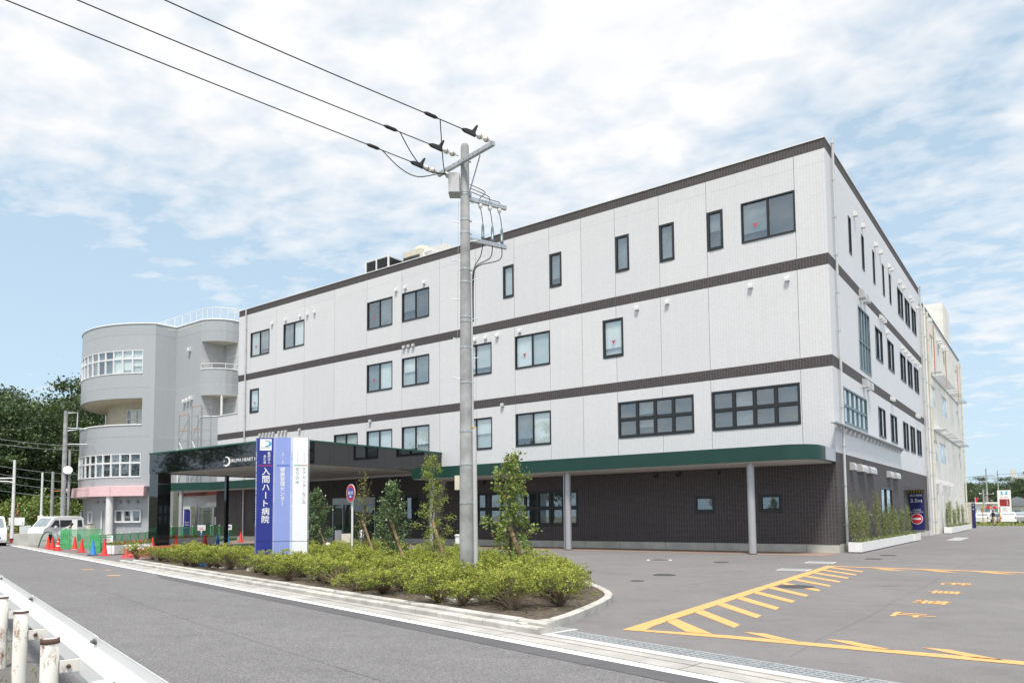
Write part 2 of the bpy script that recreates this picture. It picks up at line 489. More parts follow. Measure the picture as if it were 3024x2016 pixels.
class MB:
    def __init__(s):
        s.v, s.f, s.sm = [], [], []

    def add(s, vs, fs, smooth=False):
        o = len(s.v)
        s.v += [tuple(p) for p in vs]
        s.f += [tuple(i + o for i in f) for f in fs]
        s.sm += [smooth] * len(fs)
        return s

    def box(s, x0, x1, y0, y1, z0, z1):
        x0, x1 = min(x0, x1), max(x0, x1)
        y0, y1 = min(y0, y1), max(y0, y1)
        z0, z1 = min(z0, z1), max(z0, z1)
        vs = [(x0, y0, z0), (x1, y0, z0), (x1, y1, z0), (x0, y1, z0), (x0, y0, z1), (x1, y0, z1), (x1, y1, z1), (x0, y1, z1)]
        return s.add(vs, [(3, 2, 1, 0), (4, 5, 6, 7), (0, 1, 5, 4), (1, 2, 6, 5), (2, 3, 7, 6), (3, 0, 4, 7)])

    def obox(s, c, a, b, d, la, lb, ld):
        """box centred on c with unit axes a, b, d and half lengths"""
        c, a, b, d = Vector(c), Vector(a).normalized() * la, Vector(b).normalized() * lb, Vector(d).normalized() * ld
        vs = [c - a - b - d, c + a - b - d, c + a + b - d, c - a + b - d, c - a - b + d, c + a - b + d, c + a + b + d, c - a + b + d]
        fs = [(3, 2, 1, 0), (4, 5, 6, 7), (0, 1, 5, 4), (1, 2, 6, 5), (2, 3, 7, 6), (3, 0, 4, 7)]
        if a.cross(b).dot(d) < 0:
            fs = [f[::-1] for f in fs]
        return s.add(vs, fs)

    def prism(s, poly, z0, z1, smooth=False):
        n = len(poly)
        ar = sum(poly[i][0] * poly[(i + 1) % n][1] - poly[(i + 1) % n][0] * poly[i][1] for i in range(n))
        if ar < 0:
            poly = poly[::-1]
        vs = [(p[0], p[1], z0) for p in poly] + [(p[0], p[1], z1) for p in poly]
        fs = [(i, (i + 1) % n, n + (i + 1) % n, n + i) for i in range(n)]
        if not smooth:
            s.add(vs, [tuple(range(n))[::-1], tuple(range(n, 2 * n))] + fs)
            return s
        s.add(vs[:n], [tuple(range(n))[::-1]])
        s.add(vs[n:], [tuple(range(n))])
        for f in fs:                                  # flat facets; arcs are cut finely enough
            s.add([vs[i] for i in f], [(0, 1, 2, 3)])
        return s

    def extr(s, poly, org, U, W, D, depth):
        """polygon in plane (U, W) at org, extruded along D"""
        org, U, W, D = Vector(org), Vector(U), Vector(W), Vector(D) * depth
        n = len(poly)
        a = [org + U * p[0] + W * p[1] for p in poly]
        b = [q + D for q in a]
        ar = sum(poly[i][0] * poly[(i + 1) % n][1] - poly[(i + 1) % n][0] * poly[i][1] for i in range(n))
        flip = (U.cross(W).dot(D) * ar) > 0
        fs = [tuple(range(n))[::-1], tuple(range(n, 2 * n))] + [(i, (i + 1) % n, n + (i + 1) % n, n + i) for i in range(n)]
        if not flip:
            fs = [f[::-1] for f in fs]
        return s.add(a + b, fs)

    def tube(s, pts, r, n=8, cap=True, smooth=True):
        pts = [Vector(p) for p in pts]
        rr = r if isinstance(r, (list, tuple)) else [r] * len(pts)
        vs, fs = [], []
        ref = None
        for i, p in enumerate(pts):
            d = (pts[min(i + 1, len(pts) - 1)] - pts[max(i - 1, 0)])
            if d.length < 1e-9:
                d = Vector((0, 0, 1))
            d.normalize()
            if ref is None:
                ref = Vector((1, 0, 0)) if abs(d.x) < 0.9 else Vector((0, 1, 0))
            a = (ref - d * ref.dot(d)).normalized()
            ref = a
            b = d.cross(a)
            for k in range(n):
                w = 2 * math.pi * k / n
                vs.append(p + (a * math.cos(w) + b * math.sin(w)) * rr[i])
        for i in range(len(pts) - 1):
            for k in range(n):
                fs.append((i * n + k, i * n + (k + 1) % n, (i + 1) * n + (k + 1) % n, (i + 1) * n + k))
        s.add(vs, fs, smooth)
        if cap:
            s.add(vs[:n], [tuple(range(n))[::-1]])
            s.add(vs[-n:], [tuple(range(n))])
        return s

    def lathe(s, prof, c=(0, 0, 0), n=16, axis=(0, 0, 1), smooth=True):
        """profile of (radius, height) turned round an axis"""
        c, d = Vector(c), Vector(axis).normalized()
        a = Vector((1, 0, 0)) if abs(d.x) < 0.9 else Vector((0, 1, 0))
        a = (a - d * a.dot(d)).normalized()
        b = d.cross(a)
        vs, fs = [], []
        for r, h in prof:
            for k in range(n):
                w = 2 * math.pi * k / n
                vs.append(c + d * h + (a * math.cos(w) + b * math.sin(w)) * r)
        for i in range(len(prof) - 1):
            for k in range(n):
                fs.append((i * n + k, i * n + (k + 1) % n, (i + 1) * n + (k + 1) % n, (i + 1) * n + k))
        s.add(vs, fs, smooth)
        s.add(vs[:n], [tuple(range(n))[::-1]])
        s.add(vs[-n:], [tuple(range(n))])
        return s

    def quad(s, *p):
        return s.add(p, [tuple(range(len(p)))])

    def mesh(s, name, off=None):
        me = bpy.data.meshes.new(name)
        vs = s.v if off is None else [(p[0] - off[0], p[1] - off[1], p[2] - off[2]) for p in s.v]
        me.from_pydata(vs, [], s.f)
        if any(s.sm):
            me.polygons.foreach_set('use_smooth', s.sm)
        me.update()
        return me

    def build(s, name, m, parent=None, label=None):
        off = OFF.get(parent.name) if parent else None
        o = bpy.data.objects.new(name, s.mesh(name, off))
        return finish(o, m, parent, label)


def finish(o, m=None, parent=None, label=None):
    col.objects.link(o)
    if m is not None:
        if not isinstance(m, (list, tuple)):
            m = [m]
        if len(o.data.materials) == 0:
            for k in m:
                o.data.materials.append(MATS[k] if isinstance(k, str) else k)
    if parent:
        o.parent = parent
        OFF[o.name] = OFF.get(parent.name, Vector((0, 0, 0)))
    else:
        OFF[o.name] = Vector((0, 0, 0))
    if label:
        o['label'] = label
    return o


def thing(name, label, cat, loc=(0, 0, 0), group=None):
    o = bpy.data.objects.new(name, None)
    o.empty_display_size = 0.2
    col.objects.link(o)
    o.location = loc
    OFF[o.name] = Vector(loc)
    o['label'] = label
    o['category'] = cat
    if group:
        o['group'] = group
    return o


def tag(o, label, cat, group=None):
    o['label'] = label
    o['category'] = cat
    if group:
        o['group'] = group
    return o


def rebase(o, loc):
    """move the origin of a one-mesh thing to its base"""
    L = Vector(loc)
    o.data.transform(Matrix.Translation(-L))
    o.location = L
    OFF[o.name] = L
    return o


def struct(o):
    o['kind'] = 'structure'
    return o


def stuff(o):
    o['kind'] = 'stuff'
    return o


def inst(name, me, parent, loc, rz=0.0, scale=1.0, label=None):
    """another object on shared mesh data, placed at a world position under a parent"""
    o = bpy.data.objects.new(name, me)
    col.objects.link(o)
    if parent:
        o.parent = parent
        off = OFF.get(parent.name, Vector((0, 0, 0)))
    else:
        off = Vector((0, 0, 0))
    o.location = Vector(loc) - off
    o.rotation_euler = (0, 0, rz)
    o.scale = (scale,) * 3 if isinstance(scale, (int, float)) else scale
    OFF[o.name] = Vector(loc)
    if label:
        o['label'] = label
    return o


def copy_tree(src, loc, rz=0.0, scale=1.0, label=None, group=None):
    r = src.copy()
    col.objects.link(r)
    r.location = loc
    r.rotation_euler = (0, 0, rz)
    r.scale = (scale,) * 3 if isinstance(scale, (int, float)) else scale
    OFF[r.name] = Vector(loc)
    if label:
        r['label'] = label
    if group:
        r['group'] = group
    for ch in list(src.children):
        c = ch.copy()
        col.objects.link(c)
        c.parent = r
        for g in list(ch.children):
            d = g.copy()
            col.objects.link(d)
            d.parent = c
    return r


_text_cache = {}


def text_mesh(body, bold=0.0):
    key = (body, bold)
    if key in _text_cache:
        return _text_cache[key]
    cu = bpy.data.curves.new('writing', 'FONT')
    cu.body = body
    cu.size = 1
    cu.align_x = 'CENTER'
    cu.offset = bold
    cu.resolution_u = 3
    o = bpy.data.objects.new('writing', cu)
    col.objects.link(o)
    dg = bpy.context.evaluated_depsgraph_get()
    me = bpy.data.meshes.new_from_object(o.evaluated_get(dg))
    vs = [tuple(v.co) for v in me.vertices]
    fs = [tuple(p.vertices) for p in me.polygons]
    bpy.data.objects.remove(o)
    bpy.data.curves.remove(cu)
    bpy.data.meshes.remove(me)
    if vs:
        x0, x1 = min(v[0] for v in vs), max(v[0] for v in vs)
        y0, y1 = min(v[1] for v in vs), max(v[1] for v in vs)
        vs = [(v[0] - (x0 + x1) / 2, v[1] - (y0 + y1) / 2) for v in vs]
        dim = (x1 - x0, y1 - y0)
    else:
        dim = (1, 1)
    _text_cache[key] = (vs, fs, dim)
    return _text_cache[key]


def put_text(mb, body, c, U, W, height=None, width=None, bold=0.0, em=None):
    """flat lettering centred on c in the plane of U (right) and W (up)"""
    vs, fs, dim = text_mesh(body, bold)
    if not vs:
        return
    c, U, W = Vector(c), Vector(U).normalized(), Vector(W).normalized()
    if em is not None:
        sx = sy = em
    else:
        sy = height / dim[1] if height else width / dim[0]
        sx = width / dim[0] if width else sy
    mb.add([c + U * (v[0] * sx) + W * (v[1] * sy) for v in vs], fs)


def column_text(mb, chars, top, U, W, em, pitch=None, bold=0.0):
    """vertical writing, one character under the other; the long-vowel bar stands upright"""
    U, W = Vector(U).normalized(), Vector(W).normalized()
    pitch = pitch or em * 1.08
    p = Vector(top) - W * (pitch / 2)
    for ch in chars:
        if ch == 'ー':
            put_text(mb, ch, p, -W, U, em=em, bold=bold)
        else:
            put_text(mb, ch, p, U, W, em=em, bold=bold)
        p = p - W * pitch


def leaf_mesh(name, pos, axis, size, width=0.5, tone=None, seed=1, fold=0.25, mname='leaf_mid'):
    """kite-shaped leaves, one per position, growing along axis"""
    rs = np.random.RandomState(seed)
    pos = np.asarray(pos, float)
    n = len(pos)
    ax = np.asarray(axis, float)
    ax /= np.linalg.norm(ax, axis=1, keepdims=True) + 1e-9
    rv = rs.normal(size=(n, 3))
    sd = np.cross(ax, rv)
    sd /= np.linalg.norm(sd, axis=1, keepdims=True) + 1e-9
    nm = np.cross(sd, ax)
    s = (np.asarray(size, float) * np.ones(n))[:, None]
    a = pos
    b = pos + ax * s * 0.5 + sd * s * width * 0.5 + nm * s * fold * 0.3
    c = pos + ax * s
    d = pos + ax * s * 0.5 - sd * s * width * 0.5 + nm * s * fold * 0.3
    vs = np.stack([a, b, c, d], 1).reshape(-1, 3).astype(np.float32)
    me = bpy.data.meshes.new(name)
    me.vertices.add(4 * n)
    me.vertices.foreach_set('co', vs.ravel())
    me.loops.add(6 * n)
    idx = (np.arange(n)[:, None] * 4 + np.array([0, 1, 2, 0, 2, 3])[None, :]).astype(np.int32)
    me.loops.foreach_set('vertex_index', idx.ravel())
    me.polygons.add(2 * n)
    me.polygons.foreach_set('loop_start', np.arange(0, 6 * n, 3, dtype=np.int32))
    me.polygons.foreach_set('loop_total', np.full(2 * n, 3, np.int32))
    at = me.attributes.new('tone', 'FLOAT', 'FACE')
    tn = rs.rand(n) if tone is None else np.asarray(tone, float)
    at.data.foreach_set('value', np.repeat(tn, 2).astype(np.float32))
    me.update(calc_edges=True)
    me.materials.append(MATS[mname])
    return me

# ------------------------------------------------------------------ road frame: t runs along the road, s across it towards the hospital
RE, RN, RO = Vector((0.9749, -0.2223, 0)), Vector((0.2223, 0.9749, 0)), Vector((-20.58, -18.35, 0))


def RP(t, s, z=0.0):
    p = RO + RE * t + RN * s
    return (p.x, p.y, z)


def sheet(name, pts, z, m, parent=None):
    b = MB()
    b.add([(p[0], p[1], z) for p in pts], [tuple(range(len(pts)))])
    a = sum(pts[i][0] * pts[(i + 1) % len(pts)][1] - pts[(i + 1) % len(pts)][0] * pts[i][1] for i in range(len(pts)))
    if a < 0:
        b.f = [f[::-1] for f in b.f]
    o = b.build(name, m, parent)
    return o if parent else struct(o)


sheet('ground', [(-1500, -1500), (1500, -1500), (1500, 1500), (-1500, 1500)], -0.05, 'field')
sheet('car_park', [RP(-50, .54), RP(70, .54), (60, 63.2), (-80, 63.2), (-80, 0)], 0.0, 'asphalt_lot')
sheet('road', [RP(-50, -4.8), RP(90, -4.8), RP(90, .12), RP(-50, .12)], -0.006, 'asphalt_road')
sheet('asphalt_patch', [RP(8, -.40), RP(30, -.36), RP(30, -.055), RP(6, -.055)], -0.002, 'asphalt_fresh')
sheet('road_verge', [RP(-50, -16), RP(90, -16), RP(90, -4.8), RP(-50, -4.8)], -0.003, 'asphalt_verge')
sheet('edge_line', [RP(-33, -.06), RP(60, -.06), RP(60, .10), RP(-33, .10)], 0.002, 'line_white')
gut = struct(MB().box(0, 0.01, 0, 0.01, -0.04, -0.03).build('gutter', 'gutter_concrete'))
gut.data.clear_geometry()
g = MB()
g.add([RP(-32, .10, -.012), RP(60, .10, -.012), RP(60, .56, -.012), RP(-32, .56, -.012)], [(0, 1, 2, 3)])
gut.data = g.mesh('gutter')
gut.data.materials.append(M['gutter_concrete'])
for s0, s1, L in ((.103, .345, 3.0), (.352, .498, 3.0)):
    b = MB()
    b.obox((0, 0, 0), RE, RN, (0, 0, 1), L / 2 - .010, (s1 - s0) / 2, .014)
    me = b.mesh('gutter_slab')
    me.materials.append(M['gutter_concrete'])
    t = -32.0
    while t < 36:
        p = RP(t + L / 2, (s0 + s1) / 2, 0.0 if s0 < .2 else .006)
        inst('gutter_slab', me, gut, p)
        t += L

kerb = struct(MB().build('kerb', 'kerb_concrete'))
kerb.data.clear_geometry()
kerb.data = MB().add([RP(-1, .52, .001), RP(22.0, .52, .001), RP(22.0, .8, .001), RP(-1, .8, .001)], [(0, 1, 2, 3)]).mesh('kerb')
kerb.data.materials.append(M['kerb_concrete'])


def stone_mesh(L, W, H, bev=0.018):
    b = MB()
    b.extr([(-W / 2, 0), (W / 2, 0), (W / 2, H - bev), (W / 2 - bev, H), (-W / 2 + bev, H), (-W / 2, H - bev)], -RE * (L / 2), RN, Vector((0, 0, 1)), RE, L)
    me = b.mesh('kerb_stone')
    me.materials.append(M['kerb_concrete'])
    return me


k1, k2 = stone_mesh(.586, .16, .105), stone_mesh(.586, .15, .155)
t = -1.0
while t < 22.0:
    inst('kerb_stone', k1, kerb, RP(t + .3, .58, -.004 + rnd.uniform(-.004, .004)))
    if t > 0:
        inst('kerb_stone', k2, kerb, RP(t + .3, .737, -.004 + rnd.uniform(-.004, .004)))
    t += .6
# rounded end of the bed and its back edge
edge = [(1.0, -22.72), (1.2, -22.15), (1.0, -21.1), (.62, -19.7), (.28, -18.85), (-.16, -18.2), (-.7, -17.6), (-2.1, -16.2), (-4.3, -14.8), (-6.2, -13.9), (-9.8, -12.6), (-12.8, -12.0), (-15.8, -12.0), (-16.6, -13.2), (-17.3, -15.2), (-19.8, -15.3), (-21.9, -16.9)]


def resample(pts, step):
    out = [Vector((*pts[0], 0))]
    acc = 0
    for a, b in zip(pts, pts[1:]):
        a, b = Vector((*a, 0)), Vector((*b, 0))
        L = (b - a).length
        d = step - acc
        while d <= L:
            out.append(a + (b - a) * (d / L))
            d += step
        acc = L - (d - step)
    return out


def smooth_line(pts, k=6):
    P = [Vector((p[0], p[1], p[2] if len(p) > 2 else 0)) for p in pts]
    out = []
    for i in range(len(P) - 1):
        p0, p1, p2, p3 = P[max(i - 1, 0)], P[i], P[i + 1], P[min(i + 2, len(P) - 1)]
        for j in range(k):
            u = j / k
            out.append(0.5 * ((2 * p1) + (p2 - p0) * u + (2 * p0 - 5 * p1 + 4 * p2 - p3) * u * u + (3 * p1 - 3 * p2 + p3 - p0) * u ** 3))
    out.append(P[-1])
    return out


es = [(p.x, p.y) for p in smooth_line(edge)]
rs = resample(es, .6)
for a, b in zip(rs, rs[1:]):
    d = (b - a).normalized()
    n = Vector((-d.y, d.x, 0))
    mb = MB()
    mb.extr([(-.075, -.02), (.075, -.02), (.075, .112), (.057, .127), (-.057, .127), (-.075, .112)], a + d * .004 + n * .075, n, Vector((0, 0, 1)), d, (b - a).length - .008)
    mb.build('kerb_stone', 'kerb_concrete', kerb)
BED = []
for i, p in enumerate(rs):
    d = (rs[min(i + 1, len(rs) - 1)] - rs[max(i - 1, 0)]).normalized()
    BED.append((p.x - d.y * .13, p.y + d.x * .13))
BED += [RP(t, .80)[:2] for t in (-.5, 8, 16, 21.6)]
soil = MB()
soil.prism(BED, -.03, .10)
soil_o = struct(soil.build('planting_bed', 'earth'))

sheet('brick_pavement', [(-44.5, -2.45), (.05, -2.45), (.05, .05), (-44.5, .05)], 0.004, 'brick_paving')

# drain channel along the car park entrance: every grate panel its own part
drain = thing('drain_channel', 'long steel slot drain with white concrete edge across the car park entrance', 'drain', RP(22.3, .9))
MB().obox(RP(38, .62, .010), RE, RN, (0, 0, 1), 15.6, .075, .012).build('concrete_edge', 'pale_concrete', drain)
MB().obox(RP(38, .895, -.015), RE, RN, (0, 0, 1), 15.4, .195, .012).build('channel', 'black', drain)
gm = MB()
for k in range(5):
    gm.obox((RN * (-.17 + .085 * k)).to_tuple(), RE, RN, (0, 0, 1), .494, .032 if k in (0, 4) else .022, .008)
for k in range(12):
    gm.obox((RE * (-.46 + .0836 * k) + Vector((0, 0, -.002))).to_tuple(), RN, RE, (0, 0, 1), .185, .012, .005)
gme = gm.mesh('grate')
gme.materials.append(M['galv'])
for k in range(14):
    inst('grate', gme, drain, RP(23.0 + k * 1.0, .895, .006))
sq = thing('drain_grate', 'square steel grate with concrete rim at the tip of the planting bed', 'drain', RP(22.0, .95))
MB().obox(RP(21.95, .90, .004), RE, RN, (0, 0, 1), .47, .34, .008).build('rim', 'pale_concrete', sq)
b = MB()
for k in range(9):
    b.obox(RP(21.95, .62 + k * .07, .014), RE, RN, (0, 0, 1), .41, .024, .006)
b.build('bars', 'galv', sq)

# yellow no-parking box with saw teeth
ym = MB()
Z = .005


def flat(mb, pts):
    a = sum(pts[i][0] * pts[(i + 1) % len(pts)][1] - pts[(i + 1) % len(pts)][0] * pts[i][1] for i in range(len(pts)))
    if a < 0:
        pts = pts[::-1]
    mb.add([(p[0], p[1], Z) for p in pts], [tuple(range(len(pts)))])


flat(ym, [(2.06, -21.78), (2.34, -21.62), (2.27, -21.2), (1.62, -7.85), (1.36, -7.62)])
flat(ym, [(2.34, -21.62), (3.5, -21.45), (6.68, -21.40), (9.6, -21.36), (9.6, -21.58), (6.68, -21.62), (3.5, -21.68), (2.06, -21.78)])
flat(ym, [(1.36, -7.62), (1.62, -7.85), (6.29, -8.06), (9.6, -8.15), (9.6, -7.93), (6.29, -7.84)])
for k in range(11):
    y = -19.55 + 1.11 * k
    xb = 2.27 - (y + 21.2) / 13.35 * .65 - .02
    flat(ym, [(xb, y), (xb + .02, y + .33), (xb + 1.1, y - .92), (xb + 1.13, y - 1.25)])
flat(ym, [(2.22, -20.72), (2.25, -20.40), (3.25, -21.46), (2.90, -21.50)])
for k in range(6):
    x = 3.52 + 1.07 * k
    flat(ym, [(x, -21.07), (x + .29, -21.06), (x + .86, -21.45), (x + .54, -21.455)])
for k in range(6):
    x = 2.62 + 1.26 * k
    flat(ym, [(x, -8.02), (x + .42, -8.05), (x + 1.05, -8.68), (x + .62, -8.64)])
struct(ym.build('yellow_marking', 'line_yellow'))
yt = MB()
for ch, y in zip('駐車禁止', (-12.16, -14.2, -16.14, -18.1)):
    put_text(yt, ch, (5.17, y, .005), (0, -1, 0), (1, 0, 0), height=.60, width=.58, bold=.022)
struct(yt.build('ground_lettering', 'line_yellow'))
ot = MB()
for a_, b_, w_ in (((2.27, -1.32), (2.4, -1.0), .30), ((3.08, -.79), (3.24, -.67), .25), ((5.72, -1.27), (5.88, -.97), .30), ((5.19, -.74), (6.34, -.72), .07)):
    ot.add([RP(a_[0], a_[1], .001), RP(a_[0] + w_, a_[1], .001), RP(b_[0] + w_, b_[1], .001), RP(b_[0], b_[1], .001)], [(0, 1, 2, 3)])
struct(ot.build('paint_mark', 'line_yellow'))
cr = MB()


def crack(pts, w):
    for a, b in zip(pts, pts[1:]):
        d = (Vector(b) - Vector(a)).normalized()
        n = Vector((-d.y, d.x)) * w
        cr.add([(a[0] - n.x, a[1] - n.y, .0015), (b[0] - n.x, b[1] - n.y, .0015), (b[0] + n.x, b[1] + n.y, .0015), (a[0] + n.x, a[1] + n.y, .0015)], [(0, 1, 2, 3)])


crack([(4.7, 2.0), (4.72, -3.0), (4.66, -8.5), (4.68, -12.5), (4.60, -16.0), (4.62, -18.5), (4.52, -21.0), (4.55, -22.5)], .008)
crack([(1.2, -11.6), (.6, -13.2), (.35, -14.6), (.1, -15.7)], .02)
crack([(1.9, -3.0), (.9, -8.6), (-.8, -12.4)], .006)
crack([RP(-12, -2.3)[:2], RP(0, -2.36)[:2], RP(9, -2.3)[:2], RP(17, -2.42)[:2], RP(24, -2.36)[:2]], .003)
struct(cr.build('asphalt_seam', 'asphalt_verge'))


def manhole(x, y, r, label, ring=None):
    o = thing('manhole_cover', label, 'manhole', (x, y, 0))
    MB().lathe([(r, 0), (r, .008), (r * .97, .010)], (x, y, .001), 28).build('cover', 'iron_cover', o)
    b = MB()
    for k in range(-4, 5):
        w = math.sqrt(max(0, .85 - (k / 4.6) ** 2)) * r
        b.box(x - w, x + w, y + k * r * .2 - .012, y + k * r * .2 + .012, .0112, .0135)
    b.build('tread_ribs', 'iron_cover', o)
    if ring:
        b = MB()
        n = 36
        P = [(math.cos(2 * math.pi * k / n), math.sin(2 * math.pi * k / n)) for k in range(n)]
        vs = [(x + p[0] * (r + .012), y + p[1] * (r + .012), .006) for p in P] + [(x + p[0] * (r + ring), y + p[1] * (r + ring), .006) for p in P]
        b.add(vs, [(k, n + k, n + (k + 1) % n, (k + 1) % n) for k in range(n)])
        b.build('painted_ring', 'line_white', o)


manhole(-4.3, -7.35, .36, 'round iron manhole cover ringed with white paint before the canopy column', .08)
manhole(-1.42, -13.05, .30, 'round iron manhole cover alone on asphalt beside the azalea bed')
manhole(2.38, -14.5, .38, 'round iron manhole cover cut by the yellow saw-tooth marking')
manhole(-1.24, -14.95, .16, 'tiny round valve cover nearest the azalea bed')
manhole(-2.0, -7.5, .26, 'dark manhole cover midway between the two right canopy columns')
manhole(1.95, -1.1, .30, 'round iron manhole cover before the white planters, nearest the building corner')
manhole(1.9, -3.5, .28, 'round iron manhole cover just beyond the yellow marking corner')


def plate(pts, label):
    c = Vector((sum(p[0] for p in pts) / 4, sum(p[1] for p in pts) / 4, 0))
    o = thing('drain_grate', label, 'drain', c)
    MB().prism(pts, -.01, .006).build('rim', 'pale_concrete', o)
    b = MB()
    for k in range(1, 9):
        u = k / 9
        a = Vector(pts[0]).lerp(Vector(pts[1]), u)
        d = Vector(pts[3]).lerp(Vector(pts[2]), u)
        a2, d2 = a.lerp(d, .06), a.lerp(d, .94)
        w = (Vector(pts[1]) - Vector(pts[0])) * .035
        b.prism([tuple(a2 - w), tuple(a2 + w), tuple(d2 + w), tuple(d2 - w)], .006, .011)
    b.build('bars', 'galv', o)


plate([(.55, -10.0), (1.4, -10.0), (1.36, -9.25), (.52, -9.25)], 'pale rectangular grate next to the yellow line, nearer one')
plate([(.42, -6.6), (1.27, -6.55), (1.2, -5.7), (.35, -5.7)], 'pale rectangular grate beyond the yellow line corner')
plate([(2.02, 16.0), (2.68, 16.0), (2.68, 21.2), (1.95, 21.3)], 'long pale grate on the drive beside the height limit sign')

# ------------------------------------------------------------------ walls with openings
def wall_cell(mb, org, U, Nn, u0, u1, z0, z1, holes, T=.10):
    org, U, Nn = Vector(org), Vector(U), Vector(Nn)
    hs = [(max(h[0], u0), min(h[1], u1), max(h[2], z0), min(h[3], z1)) for h in holes]
    hs = [h for h in hs if h[1] - h[0] > 1e-4 and h[3] - h[2] > 1e-4]
    us = sorted({u0, u1, *[h[0] for h in hs], *[h[1] for h in hs]})
    zs = sorted({z0, z1, *[h[2] for h in hs], *[h[3] for h in hs]})

    def P(u, z, d=0.0):
        p = org + U * u - Nn * d
        return (p.x, p.y, p.z + z)
    keep = {}
    for i in range(len(us) - 1):
        for j in range(len(zs) - 1):
            cu, cz = (us[i] + us[i + 1]) / 2, (zs[j] + zs[j + 1]) / 2
            keep[i, j] = not any(h[0] < cu < h[1] and h[2] < cz < h[3] for h in hs)
    ok = U.cross(Vector((0, 0, 1))).dot(Nn) > 0
    fl = (lambda q: q) if ok else (lambda q: q[::-1])
    for (i, j), k in keep.items():
        if not k:
            continue
        a, b, c, d = us[i], us[i + 1], zs[j], zs[j + 1]
        mb.quad(*fl([P(a, c), P(b, c), P(b, d), P(a, d)]))
        if not keep.get((i - 1, j)):
            mb.quad(*fl([P(a, c, T), P(a, c), P(a, d), P(a, d, T)]))
        if not keep.get((i + 1, j)):
            mb.quad(*fl([P(b, c), P(b, c, T), P(b, d, T), P(b, d)]))
        if not keep.get((i, j - 1)):
            mb.quad(*fl([P(a, c, T), P(b, c, T), P(b, c), P(a, c)]))
        if not keep.get((i, j + 1)):
            mb.quad(*fl([P(a, d), P(b, d), P(b, d, T), P(a, d, T)]))


def wall_grid(parent, org, U, Nn, ulines, rows, holes, gap=.009, T=.10, seal=True):
    for z0, z1, m, nm in rows:
        for a, b in zip(ulines, ulines[1:]):
            if any(h[0] <= a + .01 and h[1] >= b - .01 and h[2] <= z0 + .01 and h[3] >= z1 - .01 for h in holes):
                continue
            spans = [(a, b)]
            for h in holes:                                   # an opening over the full height of a panel divides it in two
                if h[2] <= z0 + .01 and h[3] >= z1 - .01:
                    spans = [q for s_ in spans for q in ((s_[0], min(s_[1], h[0])), (max(s_[0], h[1]), s_[1])) if q[1] - q[0] > .03]
            if len(spans) > 1:
                for s0_, s1_ in spans:
                    m2 = MB()
                    wall_cell(m2, org, U, Nn, s0_ + gap, s1_ - gap, z0, z1 - .002, holes, T)
                    m2.build(nm, m, parent)
                continue
            cut = [h for h in holes if h[0] <= a + .01 and h[1] >= b - .01 and h[2] > z0 and h[3] < z1]
            if cut:                                           # a ribbon window parts the panel into a lower and an upper piece
                for q0, q1 in ((z0, cut[0][2]), (cut[0][3], z1)):
                    m2 = MB()
                    wall_cell(m2, org, U, Nn, a + gap, b - gap, q0, q1 - .002, [], T)
                    m2.build(nm, m, parent)
                continue
            mb = MB()
            wall_cell(mb, org, U, Nn, a + gap, b - gap, z0 + (.002 if m != 'cement' else 0), z1 - .002, holes, T)
            if mb.f:
                mb.build(nm, m, parent)
    if seal:
        mb = MB()
        o, Uv, Nv = Vector(org), Vector(U), Vector(Nn)
        zb, zt = rows[0][0], rows[-1][1]
        for a in ulines[1:-1]:
            segs = [(zb, zt)]
            for h in holes:
                if h[0] < a < h[1] or abs(h[0] - a) < .02 or abs(h[1] - a) < .02:
                    ns = []
                    for s in segs:
                        if h[2] > s[0]:
                            ns.append((s[0], min(s[1], h[2])))
                        if h[3] < s[1]:
                            ns.append((max(s[0], h[3]), s[1]))
                    segs = [s for s in ns if s[1] - s[0] > .05]
            for s in segs:
                c = o + Uv * a - Nv * .02 + Vector((0, 0, (s[0] + s[1]) / 2))
                mb.obox(c, Uv, Nv, (0, 0, 1), .02, .012, (s[1] - s[0]) / 2 - .01)
        if mb.f:
            mb.build('joint_sealant', 'sealant', parent)


